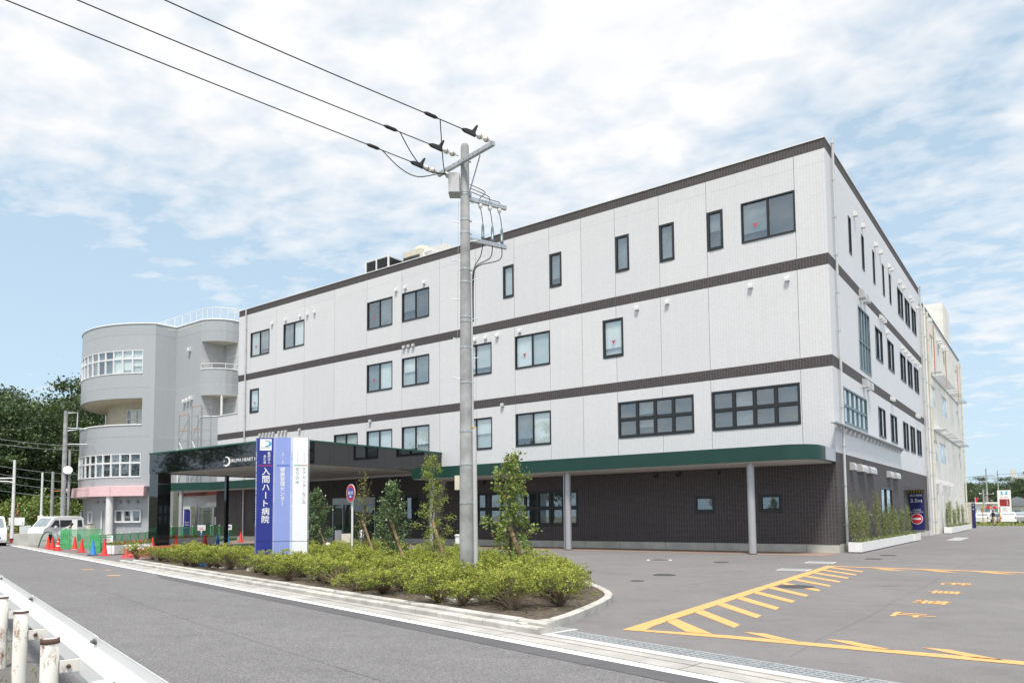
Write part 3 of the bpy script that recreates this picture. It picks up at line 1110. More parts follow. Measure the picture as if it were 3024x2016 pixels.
def window(parent, org, U, Nn, u0, u1, z0, z1, cols=2, rows=1, blinds=('light',), sticker=None, fw=.055, frame='frame_black', proud=.014, glass='glass', label=None, inner=None, slide=True, blind_d=.11):
    org, U, Nn, W = Vector(org), Vector(U), Vector(Nn), Vector((0, 0, 1))
    P = lambda u, z, d=0.0: org + U * u + Nn * d + W * z
    mb = MB()

    def bar(a, b, c, d, d0, d1):
        mb.obox(P((a + b) / 2, (c + d) / 2, (d0 + d1) / 2), U, W, Nn, abs(b - a) / 2, abs(d - c) / 2, abs(d1 - d0) / 2)
    e = -.004
    bar(u0 + e, u0 + fw, z0 + e, z1 - e, -.095, proud)
    bar(u1 - fw, u1 - e, z0 + e, z1 - e, -.095, proud)
    bar(u0 + fw, u1 - fw, z1 - fw, z1 - e, -.095, proud)
    bar(u0 + fw, u1 - fw, z0 + e, z0 + fw * 1.3, -.095, proud + .012)
    ic = inner or fw
    us = [u0 + fw + (u1 - u0 - 2 * fw) * k / cols for k in range(cols + 1)]
    if isinstance(rows, (list, tuple)):
        zs = [z0 + fw * 1.3] + [z0 + (z1 - z0) * r for r in rows] + [z1 - fw]
    else:
        zs = [z0 + fw * 1.3 + (z1 - z0 - 2.3 * fw) * k / rows for k in range(rows + 1)]
    for k in range(1, cols):
        bar(us[k] - ic / 2, us[k] + ic / 2, z0 + fw * 1.3, z1 - fw, -.085, proud - .012)
    for k in range(1, len(zs) - 1):
        for j in range(cols):
            a = us[j] + (ic / 2 if j else 0)
            b = us[j + 1] - (ic / 2 if j < cols - 1 else 0)
            bar(a, b, zs[k] - ic / 2, zs[k] + ic / 2, -.08, proud - .016)
    w = mb.build('window', frame, parent, label)
    i = 0
    for r in range(len(zs) - 1):
        for c in range(cols):
            a = us[c] + (ic / 2 if c else 0)
            b = us[c + 1] - (ic / 2 if c < cols - 1 else 0)
            q0 = zs[r] + (ic / 2 if r else 0)
            q1 = zs[r + 1] - (ic / 2 if r < len(zs) - 2 else 0)
            d = -.045 - (.018 if (slide and c % 2 == 0 and cols > 1) else 0)
            sw = .028
            sb = MB()
            for (x0, x1, y0, y1) in ((a, a + sw, q0, q1), (b - sw, b, q0, q1), (a + sw, b - sw, q0, q0 + sw), (a + sw, b - sw, q1 - sw, q1)):
                sb.obox(P((x0 + x1) / 2, (y0 + y1) / 2, d), U, W, Nn, (x1 - x0) / 2, (y1 - y0) / 2, .012)
            sb.build('sash', frame, w)
            MB().obox(P((a + b) / 2, (q0 + q1) / 2, d), U, W, Nn, (b - a) / 2 - sw, (q1 - q0) / 2 - sw, .003).build('pane', glass, w)
            bl = blinds[i % len(blinds)]  # dark sheets stand for the unlit interior, its dimness put into the colour
            drop = rnd.choice((0, 0, 0, .22, .35, .5)) if (bl in ('pale', 'light', 'mid') and q1 - q0 > .7) else 0
            zs_ = q0 + (q1 - q0) * drop
            MB().obox(P((a + b) / 2, (zs_ + q1) / 2, -blind_d), U, W, Nn, (b - a) / 2 + .02, (q1 - zs_) / 2 + .02, .004).build('blind', 'blind_' + bl, w)
            if drop:                                          # not fully let down: flat panel below, painted darker for the interior's shade
                MB().obox(P((a + b) / 2, (q0 + zs_) / 2, -blind_d - .06), U, W, Nn, (b - a) / 2 + .02, (zs_ - q0) / 2 + .04, .004).build('dim_room_panel', 'blind_' + {'pale': 'light', 'light': 'mid', 'mid': 'dark'}[bl], w)
            if sticker is not None and sticker == i:
                c0 = P((a + b) / 2, z0 + (z1 - z0) * .40, d + .005)
                s = .115
                MB().add([c0 - U * s + W * s * .75, c0 - W * s * .95, c0 + U * s + W * s * .75], [(0, 1, 2) if U.cross(W).dot(Nn) > 0 else (2, 1, 0)]).build('sticker', 'red_sticker', w)
            i += 1
    return w


# ------------------------------------------------------------------ hospital
hosp = thing('hospital_building', 'long four-storey hospital of white tile with dark tile bands and dark ground floor', 'building', (-20, 6, 0))
FO, FU, FN = (0, 0, 0), (1, 0, 0), (0, -1, 0)
SO, SU, SN = (0, 0, 0), (0, 1, 0), (1, 0, 0)
FL = [-41.75, -40.27, -37.15, -33.97, -30.82, -27.70, -24.58, -21.48, -18.75, -16.03, -13.75, -11.8, -9.86, -7.5, -5.15, -1.26, 0.0]
front = [
    (-3.56, -1.25, 13.38, 15.17, 2, 1, ('mid', 'dark'), 0), (-5.13, -4.39, 13.38, 15.17, 1, 1, ('mid',), None), (-7.48, -6.73, 13.38, 15.17, 1, 1, ('mid',), None),
    (-9.83, -9.08, 13.38, 15.17, 1, 1, ('mid',), None), (-13.72, -12.98, 13.38, 15.17, 1, 1, ('mid',), None), (-16.79, -16.06, 13.38, 15.17, 1, 1, ('light',), None),
    (-27.67, -25.39, 13.38, 15.15, 2, 1, ('dark', 'mid'), 0), (-24.56, -22.30, 13.38, 15.15, 2, 1, ('mid', 'dark'), None),
    (-40.25, -37.95, 13.38, 15.17, 2, 1, ('light', 'mid'), 0), (-36.31, -33.99, 13.38, 15.17, 2, 1, ('mid', 'pale'), None),
    (-27.67, -25.39, 9.40, 11.15, 2, 1, ('mid', 'pale'), 0), (-24.56, -22.30, 9.40, 11.15, 2, 1, ('pale', 'mid'), None), (-40.25, -39.14, 9.24, 11.0, 1, 1, ('pale',), 0),
    (-19.90, -17.62, 9.40, 11.15, 2, 1, ('pale', 'light'), None), (-16.01, -13.76, 9.40, 11.17, 2, 1, ('pale', 'light'), 0), (-10.61, -9.48, 9.24, 11.14, 1, 1, ('pale',), 0),
    (-30.79, -28.51, 5.26, 6.97, 2, 1, ('light', 'pale'), None), (-27.67, -25.39, 5.26, 6.97, 2, 1, ('light', 'pale'), None), (-24.56, -22.30, 5.24, 6.98, 2, 1, ('light', 'pale'), None),
    (-19.90, -17.62, 5.25, 7.0, 2, 1, ('light', 'pale'), None), (-16.01, -13.76, 5.25, 7.0, 2, 1, ('mid', 'pale'), None),
]
grid8 = [(-9.83, -5.97, 5.26, 7.0), (-5.12, -1.31, 5.26, 7.0)]
low = [(-6.06, -5.11, 1.63, 2.41, 1), (-3.14, -2.20, 1.63, 2.41, 1), (-24.3, -23.1, 1.2, 2.86, 1), (-39.6, -38.2, 1.2, 2.86, 1), (-36.6, -35.2, 1.2, 2.86, 1)]
strip = (-18.70, -12.20, 1.07, 2.86)
door = (-30.83, -26.83, 0.0, 2.84)
FH = [w[:4] for w in front] + grid8 + [w[:4] for w in low] + [strip, door]
frows = [(0, .34, 'cement', 'plinth'), (.34, 4.03, 'tile_dark', 'dark_tile_panel'), (4.03, 7.53, 'tile_white', 'wall_panel'), (7.53, 8.0, 'tile_dark', 'tile_band'), (8.0, 11.73, 'tile_white', 'wall_panel'),
         (11.73, 12.20, 'tile_dark', 'tile_band'), (12.20, 16.06, 'tile_white', 'wall_panel'), (16.06, 16.61, 'tile_white', 'wall_panel'), (16.61, 17.05, 'tile_dark', 'tile_band')]
wall_grid(hosp, FO, FU, FN, FL, frows, FH)
wall_grid(hosp, FO, FU, FN, [-44.4, -41.75], [r for r in frows if r[1] <= 8.0] + [(8.0, 9.4, 'tile_white', 'wall_panel')], [], seal=False)
MB().box(-44.46, -41.75, -.04, .3, 9.4, 9.46).build('coping', 'frame_white', hosp)
for w in front:
    window(hosp, FO, FU, FN, w[0], w[1], w[2], w[3], w[4], w[5], w[6], w[7], fw=.06 if w[4] == 2 else .10)
for g in grid8:
    window(hosp, FO, FU, FN, *g, 4, 2, ('dark', 'mid', 'dark', 'dark'), fw=.09, inner=.13, slide=False, label='black framed window of eight panes')
for w in low:
    window(hosp, FO, FU, FN, *w[:4], 1, 1, ('dark',), fw=.11)
window(hosp, FO, FU, FN, *strip, 8, 2, ('dark', 'mid', 'dark', 'mid'), fw=.10, inner=.14, slide=False, label='long dark ribbon window under the canopy')
# entrance door of glass and steel
dr = MB()
for a, b, c, d in ((-30.83, -30.75, 0, 2.84), (-26.91, -26.83, 0, 2.84), (-30.75, -26.91, 2.42, 2.84), (-29.85, -29.79, .08, 2.42), (-27.87, -27.81, .08, 2.42), (-30.75, -26.91, 0, .08)):
    dr.box(a, b, -.06, .08, c, d)
dr = dr.build('entrance_door', 'steel_grey', hosp)
for a, b in ((-30.75, -29.85), (-29.79, -28.84), (-28.82, -27.87), (-27.81, -26.91)):
    MB().box(a, b, .02, .03, .08, 2.42).build('pane', 'glass_clear', dr)
MB().box(-30.9, -26.7, 2.4, 2.45, -.02, 3.2).build('lobby_wall', 'blind_dark', dr)
MB().box(-28.9, -27.2, 2.1, 2.3, .0, 1.1).build('lobby_counter', 'cream_wall', dr)
MB().box(-30.9, -26.7, .1, 2.4, 2.9, 2.95).build('lobby_ceiling', 'soffit_grey', dr)
# side wall towards the drive
SL = [0.0, 1.62, 4.95, 8.15, 11.6, 15.1, 18.85, 21.45, 25.5]
side4n = [(3.92, 4.47), (6.69, 7.25), (9.33, 9.86), (11.93, 12.46), (13.9, 14.44)]
wide_y = [(16.6, 18.5), (19.2, 21.05), (21.8, 23.7)]
side = [(a, b, 13.35, 15.08, 1, 1, ('mid',)) for a, b in side4n] + [(a, b, 13.33, 15.0, 2, 1, ('dark', 'dark')) for a, b in wide_y]
side += [(9.22, 11.12, 9.4, 11.1, 2, 1, ('dark', 'dark')), (12.58, 14.48, 9.4, 11.08, 2, 1, ('dark', 'dark'))] + [(a, b, 9.4, 11.05, 2, 1, ('dark', 'dark')) for a, b in wide_y]
side += [(9.2, 11.1, 5.42, 6.95, 2, 1, ('dark', 'pale')), (12.55, 14.55, 5.40, 6.95, 2, 1, ('dark', 'dark'))] + [(a, b, 5.26, 6.94, 2, 1, ('dark', 'pale')) for a, b in wide_y]
tall = (5.27, 7.84, 8.24, 11.25)
bigw = (1.72, 6.43, 5.36, 6.93)
swin = (9.02, 12.1, .95, 2.85)
passage = (15.72, 24.0, 0.0, 3.06)
SH = [w[:4] for w in side] + [tall, bigw, swin, passage]
wall_grid(hosp, SO, SU, SN, SL, frows, SH)
for w in side:
    window(hosp, SO, SU, SN, *w[:4], w[4], w[5], w[6], fw=.06)
window(hosp, SO, SU, SN, *tall, 4, [.46], ('pale', 'light'), fw=.06, inner=.07, frame='frame_steel', slide=False, label='tall grey steel glazed double door')
window(hosp, SO, SU, SN, *bigw, 5, 2, ('pale', 'light'), fw=.07, inner=.10, frame='frame_steel', slide=False, label='large grey steel window of ten panes')
window(hosp, SO, SU, SN, *swin, 2, 1, ('dark', 'light'), fw=.07)
# drive-through passage in the side wall
pg = MB()
pg.box(-6, -.101, 15.62, 15.72, 0, 3.06).box(-6, -.101, 24.0, 24.1, 0, 3.06).box(-6, -.101, 15.62, 24.1, 3.06, 3.16).box(-6.1, -6, 15.62, 24.1, 0, 3.16)
pg.build('passage_lining', 'annex_grey', hosp)
MB().box(-1.0, -.02, 23.86, 23.995, 0, .40).build('plinth', 'cement', hosp)
# closing faces: roof, rear, left end
b = MB()
b.box(-41.75, -.11, .11, 25.5, 16.5, 16.6).box(-41.75, -41.65, .105, 12, 0, 17.0).box(-44.4, -44.3, .105, 10, 0, 9.35).box(-44.4, -41.75, .105, 10, 9.3, 9.38).box(-41.75, -.11, 25.4, 25.5, 0, 17.0)
b.build('roof', 'pale_concrete', hosp)
b = MB()
b.box(-41.8, .03, -.03, .16, 17.05, 17.10).box(-.16, .031, .16, 25.53, 17.051, 17.10)
b.build('coping', 'frame_white', hosp)
b = MB()
b.box(-44.4, .012, -.014, .09, .335, .345)
b.build('drip_edge', 'frame_black', hosp)


# vent hoods
def hood_mesh(w, h, d, m, name='vent_hood'):
    b = MB()
    pr = [(0, -h / 2), (d, -h / 2), (d, h * .05), (d * .86, h * .30), (d * .55, h * .45), (0, h / 2)]
    b.extr([(-p[0], p[1]) for p in pr], (-w / 2, -.003, 0), Vector((0, 1, 0)), Vector((0, 0, 1)), Vector((1, 0, 0)), w)
    me = b.mesh(name)
    me.materials.append(M[m])
    return me


hw, hg, hb = hood_mesh(.185, .19, .12, 'hood_white'), hood_mesh(.19, .19, .12, 'hood_grey'), hood_mesh(.44, .42, .26, 'hood_grey')
hws, hm = hood_mesh(.22, .24, .17, 'hood_white'), hood_mesh(.42, .34, .22, 'hood_grey')
for x in (-37.59, -36.02, -34.4, -33.62, -32.86, -25.03, -24.24, -22.67):
    inst('vent_hood', hw, hosp, (x, 0, 15.46))
for x in (-18.77, -18.01, -17.19, -15.67, -8.7, -7.13, -3.22, -1.66):
    inst('vent_hood', hw, hosp, (x, 0, 11.43))
for x in (-24.35, -23.96, -23.57):
    inst('vent_hood', hg, hosp, (x, 0, 11.83))
for x in (-16.87, -38.86, -38.45, -38.06, -37.66, -37.28, -36.63, -36.22, -35.84, -34.34, -27.31):
    inst('vent_hood', hg, hosp, (x, 0, 7.58))
H90 = math.pi / 2
for y, z in ((5.21, 15.55), (6.93, 15.55), (10.04, 15.55), (11.39, 15.55), (13.85, 15.46), (14.52, 15.46), (17.29, 15.44), (18.62, 15.44), (21.23, 15.44), (21.9, 15.42), (24.03, 15.42),
             (12.37, 11.41), (17.09, 11.4), (18.37, 11.4), (19.71, 11.4), (21.01, 11.4), (22.35, 11.4), (22.9, 11.4), (24.17, 11.4)):
    inst('vent_hood', hws, hosp, (0, y, z), H90)
for y, z in ((5.84, 11.88), (6.75, 11.88), (5.78, 7.62), (6.7, 7.62)):
    inst('vent_hood', hb, hosp, (0, y, z), H90)
for y in (10.6, 11.1, 11.6):
    inst('vent_hood', hws, hosp, (0, y, 11.83), H90)
for y in (12.83, 13.28, 21.74, 22.5):
    inst('vent_hood', hws, hosp, (0, y, 7.8), H90)
for y in (2.53, 3.99, 4.45, 4.88, 5.9, 6.38, 6.86, 10.95, 11.42, 12.6, 13.07, 13.5):
    inst('vent_hood', hm, hosp, (0, y, 3.58), H90)
# round vents under the canopy
for x, r in ((-7.91, .13), (-6.79, .13), (-4.86, .085), (-18.2, .12), (-18.8, .12)):
    o = MB().lathe([(r, 0), (r, .03), (r * .8, .04), (r * .76, .012), (.01, .012)], (x, -.002, 3.42), 20, (0, -1, 0)).build('round_vent', 'frame_black', hosp)


def drainpipe(parent, x, y, z0, z1, nx, ny, m='pipe_grey', r=.055, name='drainpipe'):
    p = MB().tube([(x, y, z0), (x, y, z1)], r, 12).build(name, m, parent)
    b = MB()
    z = z0 + .8
    while z < z1:
        b.lathe([(r + .012, -.02), (r + .012, .02)], (x, y, z), 12)
        b.obox((x - nx * .06, y - ny * .06, z), (nx, ny, 0), (-ny, nx, 0), (0, 0, 1), .055, .012, .012)
        z += 1.6
    b.build('bracket', 'galv', p)


drainpipe(hosp, -40.69, -.12, .3, 17.0, 0, -1)
drainpipe(hosp, .13, .82, .3, 17.35, 1, 0)
drainpipe(hosp, .13, 25.2, .3, 17.2, 1, 0)
# steel ledge with triangular brackets
lg = MB()
lg.box(.03, .27, -.9, 15.2, 5.12, 5.145).box(.255, .27, -.9, 15.2, 5.145, 5.175)
lg = lg.build('steel_ledge', 'galv', hosp)
bm = MB()
bm.extr([(0, 0), (.22, 0), (0, -.24)], (.03, -.012, 0), Vector((1, 0, 0)), Vector((0, 0, 1)), Vector((0, 1, 0)), .024)
bme = bm.mesh('bracket')
bme.materials.append(M['galv'])
for k in range(18):
    inst('bracket', bme, lg, (0, .25 + k * .86, 5.115))

# blue height-limit sign on the end wall of the passage
hs = thing('height_limit_sign', 'navy height limit board with red no-entry disc in the side passage', 'sign', (-.46, 23.84, .4))
MB().box(-.93, -.03, 23.80, 23.855, .41, 2.86).build('board', 'sign_navy', hs)
FX, UZ = (1, 0, 0), (0, 0, 1)
b = MB()
put_text(b, '高さ制限', (-.48, 23.796, 2.70), FX, UZ, width=.74, height=.17, bold=.01)
put_text(b, '2.5m', (-.48, 23.796, 2.36), FX, UZ, width=.68, height=.24, bold=.015)
put_text(b, '一般車両の', (-.48, 23.796, 1.74), FX, UZ, width=.52, height=.10, bold=.012)
put_text(b, '進入は出来ません', (-.48, 23.796, 1.60), FX, UZ, width=.82, height=.10, bold=.012)
b.build('lettering', 'ink_white', hs)
MB().lathe([(.36, 0), (.36, .004)], (-.48, 23.799, 1.14), 36, (0, -1, 0)).build('disc_rim', 'ink_white', hs)
MB().lathe([(.325, 0), (.325, .004)], (-.48, 23.7945, 1.14), 36, (0, -1, 0)).build('disc', 'red_mark', hs)
MB().box(-.74, -.22, 23.782, 23.790, 1.08, 1.20).build('bar', 'ink_white', hs)
st = MB().box(-.93, -.03, 23.79, 23.85, 2.87, 3.05).build('hazard_strip', 'black', hs)
for k in range(6):
    MB().box(-.92 + k * .155, -.85 + k * .155, 23.782, 23.789, 2.875, 3.045).build('stripe', 'stripe_yellow', st)

# roof-top units
u1 = thing('rooftop_unit', 'dark louvred cooling unit with pale frame on the hospital roof', 'cooling unit', (-31.1, 5.5, 16.6))
MB().box(-32.25, -30.05, 4.05, 6.95, 16.6, 19.85).build('casing', 'blind_dark', u1)
b = MB()
for x in (-32.3, -31.2, -30.0):
    b.box(x - .05, x + .05, 3.95, 4.04, 16.6, 19.93)
for x, y in ((-30.0, 7.0), (-32.3, 7.0)):
    b.box(x - .05, x + .05, y - .05, y + .05, 16.6, 19.93)
b.box(-32.25, -30.05, 3.96, 4.03, 19.86, 19.92).box(-30.04, -29.96, 4.05, 6.95, 19.86, 19.92).box(-32.25, -30.05, 3.96, 4.03, 18.9, 18.96)
b.build('frame', 'frame_white', u1)
b = MB()
for k in range(22):
    b.box(-32.24, -30.06, 4.0, 4.04, 16.8 + k * .14, 16.88 + k * .14)
    b.box(-30.05, -30.02, 4.06, 6.94, 16.8 + k * .14, 16.88 + k * .14)
b.build('louvres', 'frame_black', u1)
u2 = thing('rooftop_unit', 'cream air conditioner with round fan top and grille on the hospital roof', 'air conditioner', (-28.7, 6.2, 16.6))
MB().box(-29.6, -27.85, 5.0, 7.2, 16.6, 20.25).build('casing', 'cream_wall', u2)
MB().lathe([(.62, 0), (.60, .42), (.52, .50)], (-28.7, 6.1, 20.25), 24).build('fan_shroud', 'cream_wall', u2)
b = MB()
for k in range(14):
    b.box(-29.52, -27.95, 4.955, 4.998, 19.0 + k * .06, 19.03 + k * .06)
for k in range(16):
    b.box(-29.5 + k * .1, -29.485 + k * .1, 4.95, 4.99, 18.98, 19.86)
b.build('grille', 'blind_dark', u2)
u3 = thing('rooftop_unit', 'taller cream plant cabinet with white pipe beside the air conditioner', 'cabinet', (-26.7, 6.5, 16.6))
MB().box(-27.75, -26.0, 5.6, 7.8, 16.6, 20.35).build('casing', 'far_building', u3)
MB().tube([(-27.7, 5.2, 17), (-27.7, 5.2, 19.8), (-27.6, 5.2, 19.95), (-26.9, 5.2, 19.95)], .14, 10).build('pipe', 'pipe_white', u3)
MB().tube([(-27.3, 6.5, 20.3), (-27.3, 6.5, 21.2)], .015, 5).build('rod', 'steel_grey', u3)

# ------------------------------------------------------------------ picture to place: only used to read positions off the photograph
def px_x(P):
    d = Vector(P) - CAM
    return P_X + F_PX * d.dot(r_) / d.dot(fwd)


# ------------------------------------------------------------------ granite entrance portico
por = thing('entrance_portico', 'black polished granite entrance portico with green top trim over the drop-off', 'portico', (-27.5, -10.4, 0))
PX0, PX1, PY0, PZ0, PZ1 = -33.62, -21.32, -10.5, 4.13, 5.20
core = MB()
core.box(PX0 + .05, PX1 - .05, PY0 + .05, PY0 + .35, PZ0 + .02, PZ1 - .01)
core.box(PX1 - .35, PX1 - .05, PY0 + .35, -.02, PZ0 + .02, PZ1 - .01)
core.box(PX0 + .05, PX0 + .35, PY0 + .35, -.02, PZ0 + .02, PZ1 - .01)
core.box(PX0 + .35, PX1 - .35, PY0 + .35, -.02, PZ1 - .12, PZ1 - .01)
core.build('core_frame', 'black', por)
n = 12
for k in range(n):
    a, b = PX0 + (PX1 - PX0) * k / n, PX0 + (PX1 - PX0) * (k + 1) / n
    MB().box(a + .004, b - .004, PY0, PY0 + .045, PZ0, PZ1).build('granite_panel', 'granite_black', por)
ys = [PY0 + .046, -9.2, -8.0, -6.8, -5.6, -4.4, -3.2, -2.0, -.72, -.03]
for a, b in zip(ys, ys[1:]):
    MB().box(PX1 - .045, PX1, a + .004, b - .004, PZ0, PZ1).build('granite_panel', 'granite_black', por)
    MB().box(PX0, PX0 + .045, a + .004, b - .004, PZ0, PZ1).build('granite_panel', 'granite_black', por)
MB().box(PX0 + .36, PX1 - .36, PY0 + .36, -.03, PZ0 + .035, PZ0 + .06).build('soffit', 'soffit_grey', por)
b = MB()
b.box(PX0 - .03, PX1 + .03, PY0 - .03, PY0 + .3, PZ1 + .002, PZ1 + .075).box(PX1 - .3, PX1 + .03, PY0 + .3, -.025, PZ1 + .003, PZ1 + .075).box(PX0 - .03, PX0 + .3, PY0 + .3, -.025, PZ1 + .003, PZ1 + .075)
b.build('top_trim', 'trim_green', por)
for x in (-31, -28.5, -26, -23.5):
    for y in (-8.6, -6, -3.4):
        MB().lathe([(.11, -.012), (.11, .0)], (x, y, PZ0 + .034), 16).build('downlight', 'downlight', por)


def granite_column(x0, x1, y0, y1, z1):
    c = MB().box(x0 + .03, x1 - .03, y0 + .03, y1 - .03, 0, z1 - .002).build('column', 'black', por)
    zs = [0.0, .42, 1.30, 2.18, 3.06, z1]
    for a, b in zip(zs, zs[1:]):
        MB().box(x0, x1, y0, y1, a + .003, b - .003).build('cladding_block', 'granite_black', c)


granite_column(-33.60, -32.68, -10.48, -9.76, PZ0)
granite_column(-22.26, -21.34, -10.48, -9.76, PZ0)
granite_column(-33.56, -33.38, -5.98, -5.80, PZ0)
lt = MB()
put_text(lt, 'IRUMA HEART HOSPITAL', (-24.02, PY0 - .012, 4.44), FX, UZ, width=3.2, height=.17, bold=.012)
put_text(lt, 'EIJINKAI', (-26.04, PY0 - .012, 4.235), FX, UZ, width=.50, height=.075, bold=.02)
lt.build('lettering', 'ink_white', por)


def crescent(c, U, W, s):
    """swoosh: a big half-ring opening to the left, thin at the ends"""
    out, inn = [], []
    for k in range(25):
        a = -math.pi * .56 + math.pi * 1.12 * k / 24
        out.append((.62 * s * math.cos(a) - .1 * s, .40 * s * math.sin(a)))
        inn.append((.42 * s * math.cos(a) - .16 * s, .30 * s * math.sin(a) + .03 * s))
    vs = [Vector(c) + Vector(U) * p[0] + Vector(W) * p[1] for p in out + inn]
    n = len(out)
    return vs, [(i, i + 1, n + i + 1, n + i) for i in range(n - 1)]


def bird(c, U, W, s):
    P = [(0, 0), (.30, .08), (.16, .16), (.20, .34), (.06, .2), (-.06, .24), (-.03, .08), (-.14, -.02), (-.02, -.03), (.06, -.16)]
    return [Vector(c) + Vector(U) * (p[0] * s) + Vector(W) * (p[1] * s) for p in P], [tuple(range(len(P)))[::-1]]


lg_ = MB()
lg_.add(*crescent((-26.02, PY0 - .010, 4.42), FX, UZ, .62))
lg_.build('emblem', 'ink_white', por)
lb = MB()
lb.add(*bird((-26.27, PY0 - .010, 4.42), FX, UZ, .26))
lb.build('emblem', 'ink_white', por)

# ------------------------------------------------------------------ green canopies
can = thing('green_canopy', 'long dark green canopy with rounded right end on round grey columns', 'canopy', (-11, -2.3, 0))
arc = [(-1.35 + 1.3 * math.sin(R(a)), -1.60 - 1.3 * math.cos(R(a))) for a in range(0, 91, 3)]
outl = [(-20.86, -.02), (-20.86, -2.9)] + arc + [(-.05, -.02)]
MB().prism(outl, 3.62, 4.12, True).build('fascia', 'canopy_green', can)
ins = [(-20.8, -.03), (-20.8, -2.82)] + [(-1.35 + 1.2 * math.sin(R(a)), -1.60 - 1.2 * math.cos(R(a))) for a in range(0, 91, 3)] + [(-.15, -.03)]
MB().prism(ins, 4.121, 4.20, True).build('top_lip', 'canopy_green', can)
MB().prism([(p[0] * 1.0, p[1]) for p in ins], 3.585, 3.619).build('soffit', 'soffit', can)
MB().box(-.045, -.008, -1.50, -.02, 3.64, 4.16).build('end_panel', 'silver_paint', can, 'pale grey end panel')
b = MB()
for x in (-19, -16, -13, -10, -7, -4.2):
    MB().box(x - .003, x + .003, -2.908, -2.90, 3.62, 4.12).build('fascia_joint', 'trim_green', can)
for x in (-2.7, -11.3, -19.9):
    c = MB().lathe([(.150, .03), (.150, 3.58)], (x, -2.3, 0), 24).build('column', 'silver_paint', can)
    MB().lathe([(.160, 0), (.160, .03)], (x, -2.3, 0), 24).build('base_ring', 'black', c)
MB().tube([(-11.52, -2.3, .05), (-11.52, -2.3, 3.58)], .035, 10).build('drainpipe', 'steel_grey', can)
for x in (-17.5, -14.5, -9, -5.5, -3.9):
    MB().lathe([(.09, -.01), (.09, 0)], (x, -1.6, 3.584), 14).build('downlight', 'downlight', can)
can2 = thing('green_canopy', 'short bent green canopy left of the granite portico', 'canopy', (-40, -1.4, 0))
o2 = [(-33.75, -.02), (-33.75, -1.7), (-43.0, -1.35), (-45.9, -2.75), (-47.6, -2.75), (-47.6, -.2)]
MB().prism(o2, 3.72, 4.28).build('fascia', 'canopy_green', can2)
MB().prism([(p[0] + (.08 if p[0] < -45 else -.06), p[1] + (.08 if p[1] < -1 else -.02)) for p in o2], 3.69, 3.719).build('soffit', 'soffit', can2)
c = MB().lathe([(.15, .0), (.15, 3.69)], (-45.4, -2.2, 0), 20).build('column', 'silver_paint', can2)

# ------------------------------------------------------------------ old grey building with the round front
gry = thing('grey_building', 'older pale blue-grey four-storey building with rounded front and ribbon windows', 'building', (-55, 3, 0))
a1, a2, a3 = Vector((-50.49, -1.78)), Vector((-54.36, -3.87)), Vector((-58.5, -3.80))


def circ(p, q, r):
    ax, ay, bx, by, cx_, cy_ = *p, *q, *r
    d = 2 * (ax * (by - cy_) + bx * (cy_ - ay) + cx_ * (ay - by))
    ux = ((ax * ax + ay * ay) * (by - cy_) + (bx * bx + by * by) * (cy_ - ay) + (cx_ * cx_ + cy_ * cy_) * (ay - by)) / d
    uy = ((ax * ax + ay * ay) * (cx_ - bx) + (bx * bx + by * by) * (ax - cx_) + (cx_ * cx_ + cy_ * cy_) * (bx - ax)) / d
    return Vector((ux, uy)), (Vector((ux, uy)) - Vector(p)).length


GC, GR = circ(a1, a2, a3)
ang0 = math.atan2(a1.y - GC.y, a1.x - GC.x)


def gpt(s, r=0.0):
    """point on the round front, s metres leftwards from its right-hand corner"""
    a = ang0 - s / GR
    return Vector((GC.x + (GR + r) * math.cos(a), GC.y + (GR + r) * math.sin(a)))


GT = 17.2
UNIT = .86
NU = int((GR * math.pi * .62) / UNIT)
S0 = .92
zones = [(S0, S0 + NU * UNIT, 4.94, 6.79), (S0, S0 + NU * UNIT, 9.06, 11.22), (S0, S0 + NU * UNIT, 13.19, 15.07)]
SE = S0 + NU * UNIT + 3


def arc_wall(s0, s1, z0, z1, step, holes, nm, m, r=0.0, T=.25):
    us = [s0]
    while us[-1] < s1 - 1e-6:
        us.append(min(us[-1] + step, s1))
    for h in holes:
        for e in (h[0], h[1]):
            if s0 < e < s1 and min(abs(e - u) for u in us) > 1e-3:
                us.append(e)
    us = sorted(us)
    zs = sorted({z0, z1, *[max(z0, min(z1, h[2])) for h in holes], *[max(z0, min(z1, h[3])) for h in holes]})
    mb = MB()
    for a, b in zip(us, us[1:]):
        for c, d in zip(zs, zs[1:]):
            ins_ = lambda u, z: any(h[0] < u < h[1] and h[2] < z < h[3] for h in holes)
            if ins_((a + b) / 2, (c + d) / 2):
                continue
            p, q = gpt(a, r), gpt(b, r)
            pi, qi = gpt(a, r - T), gpt(b, r - T)
            mb.quad((q.x, q.y, c), (p.x, p.y, c), (p.x, p.y, d), (q.x, q.y, d))
            if any(abs(h[2] - d) < 1e-4 and h[0] < (a + b) / 2 < h[1] for h in holes):
                mb.quad((q.x, q.y, d), (p.x, p.y, d), (pi.x, pi.y, d), (qi.x, qi.y, d))
            if any(abs(h[3] - c) < 1e-4 and h[0] < (a + b) / 2 < h[1] for h in holes):
                mb.quad((p.x, p.y, c), (q.x, q.y, c), (qi.x, qi.y, c), (pi.x, pi.y, c))
            if any(abs(h[0] - b) < 1e-3 and h[2] < (c + d) / 2 < h[3] for h in holes):
                mb.quad((q.x, q.y, c), (qi.x, qi.y, c), (qi.x, qi.y, d), (q.x, q.y, d))
    return mb.build(nm, m, gry)


for z0, z1 in ((4.2, 8.155), (8.165, 12.075), (12.085, 16.315), (16.325, GT)):
    arc_wall(0, SE, z0, z1, .43, zones, 'wall_panel', 'tile_grey')
arc_wall(0, SE, 0, 4.2, .6, [], 'ground_floor_wall', 'tile_grey', -.35)
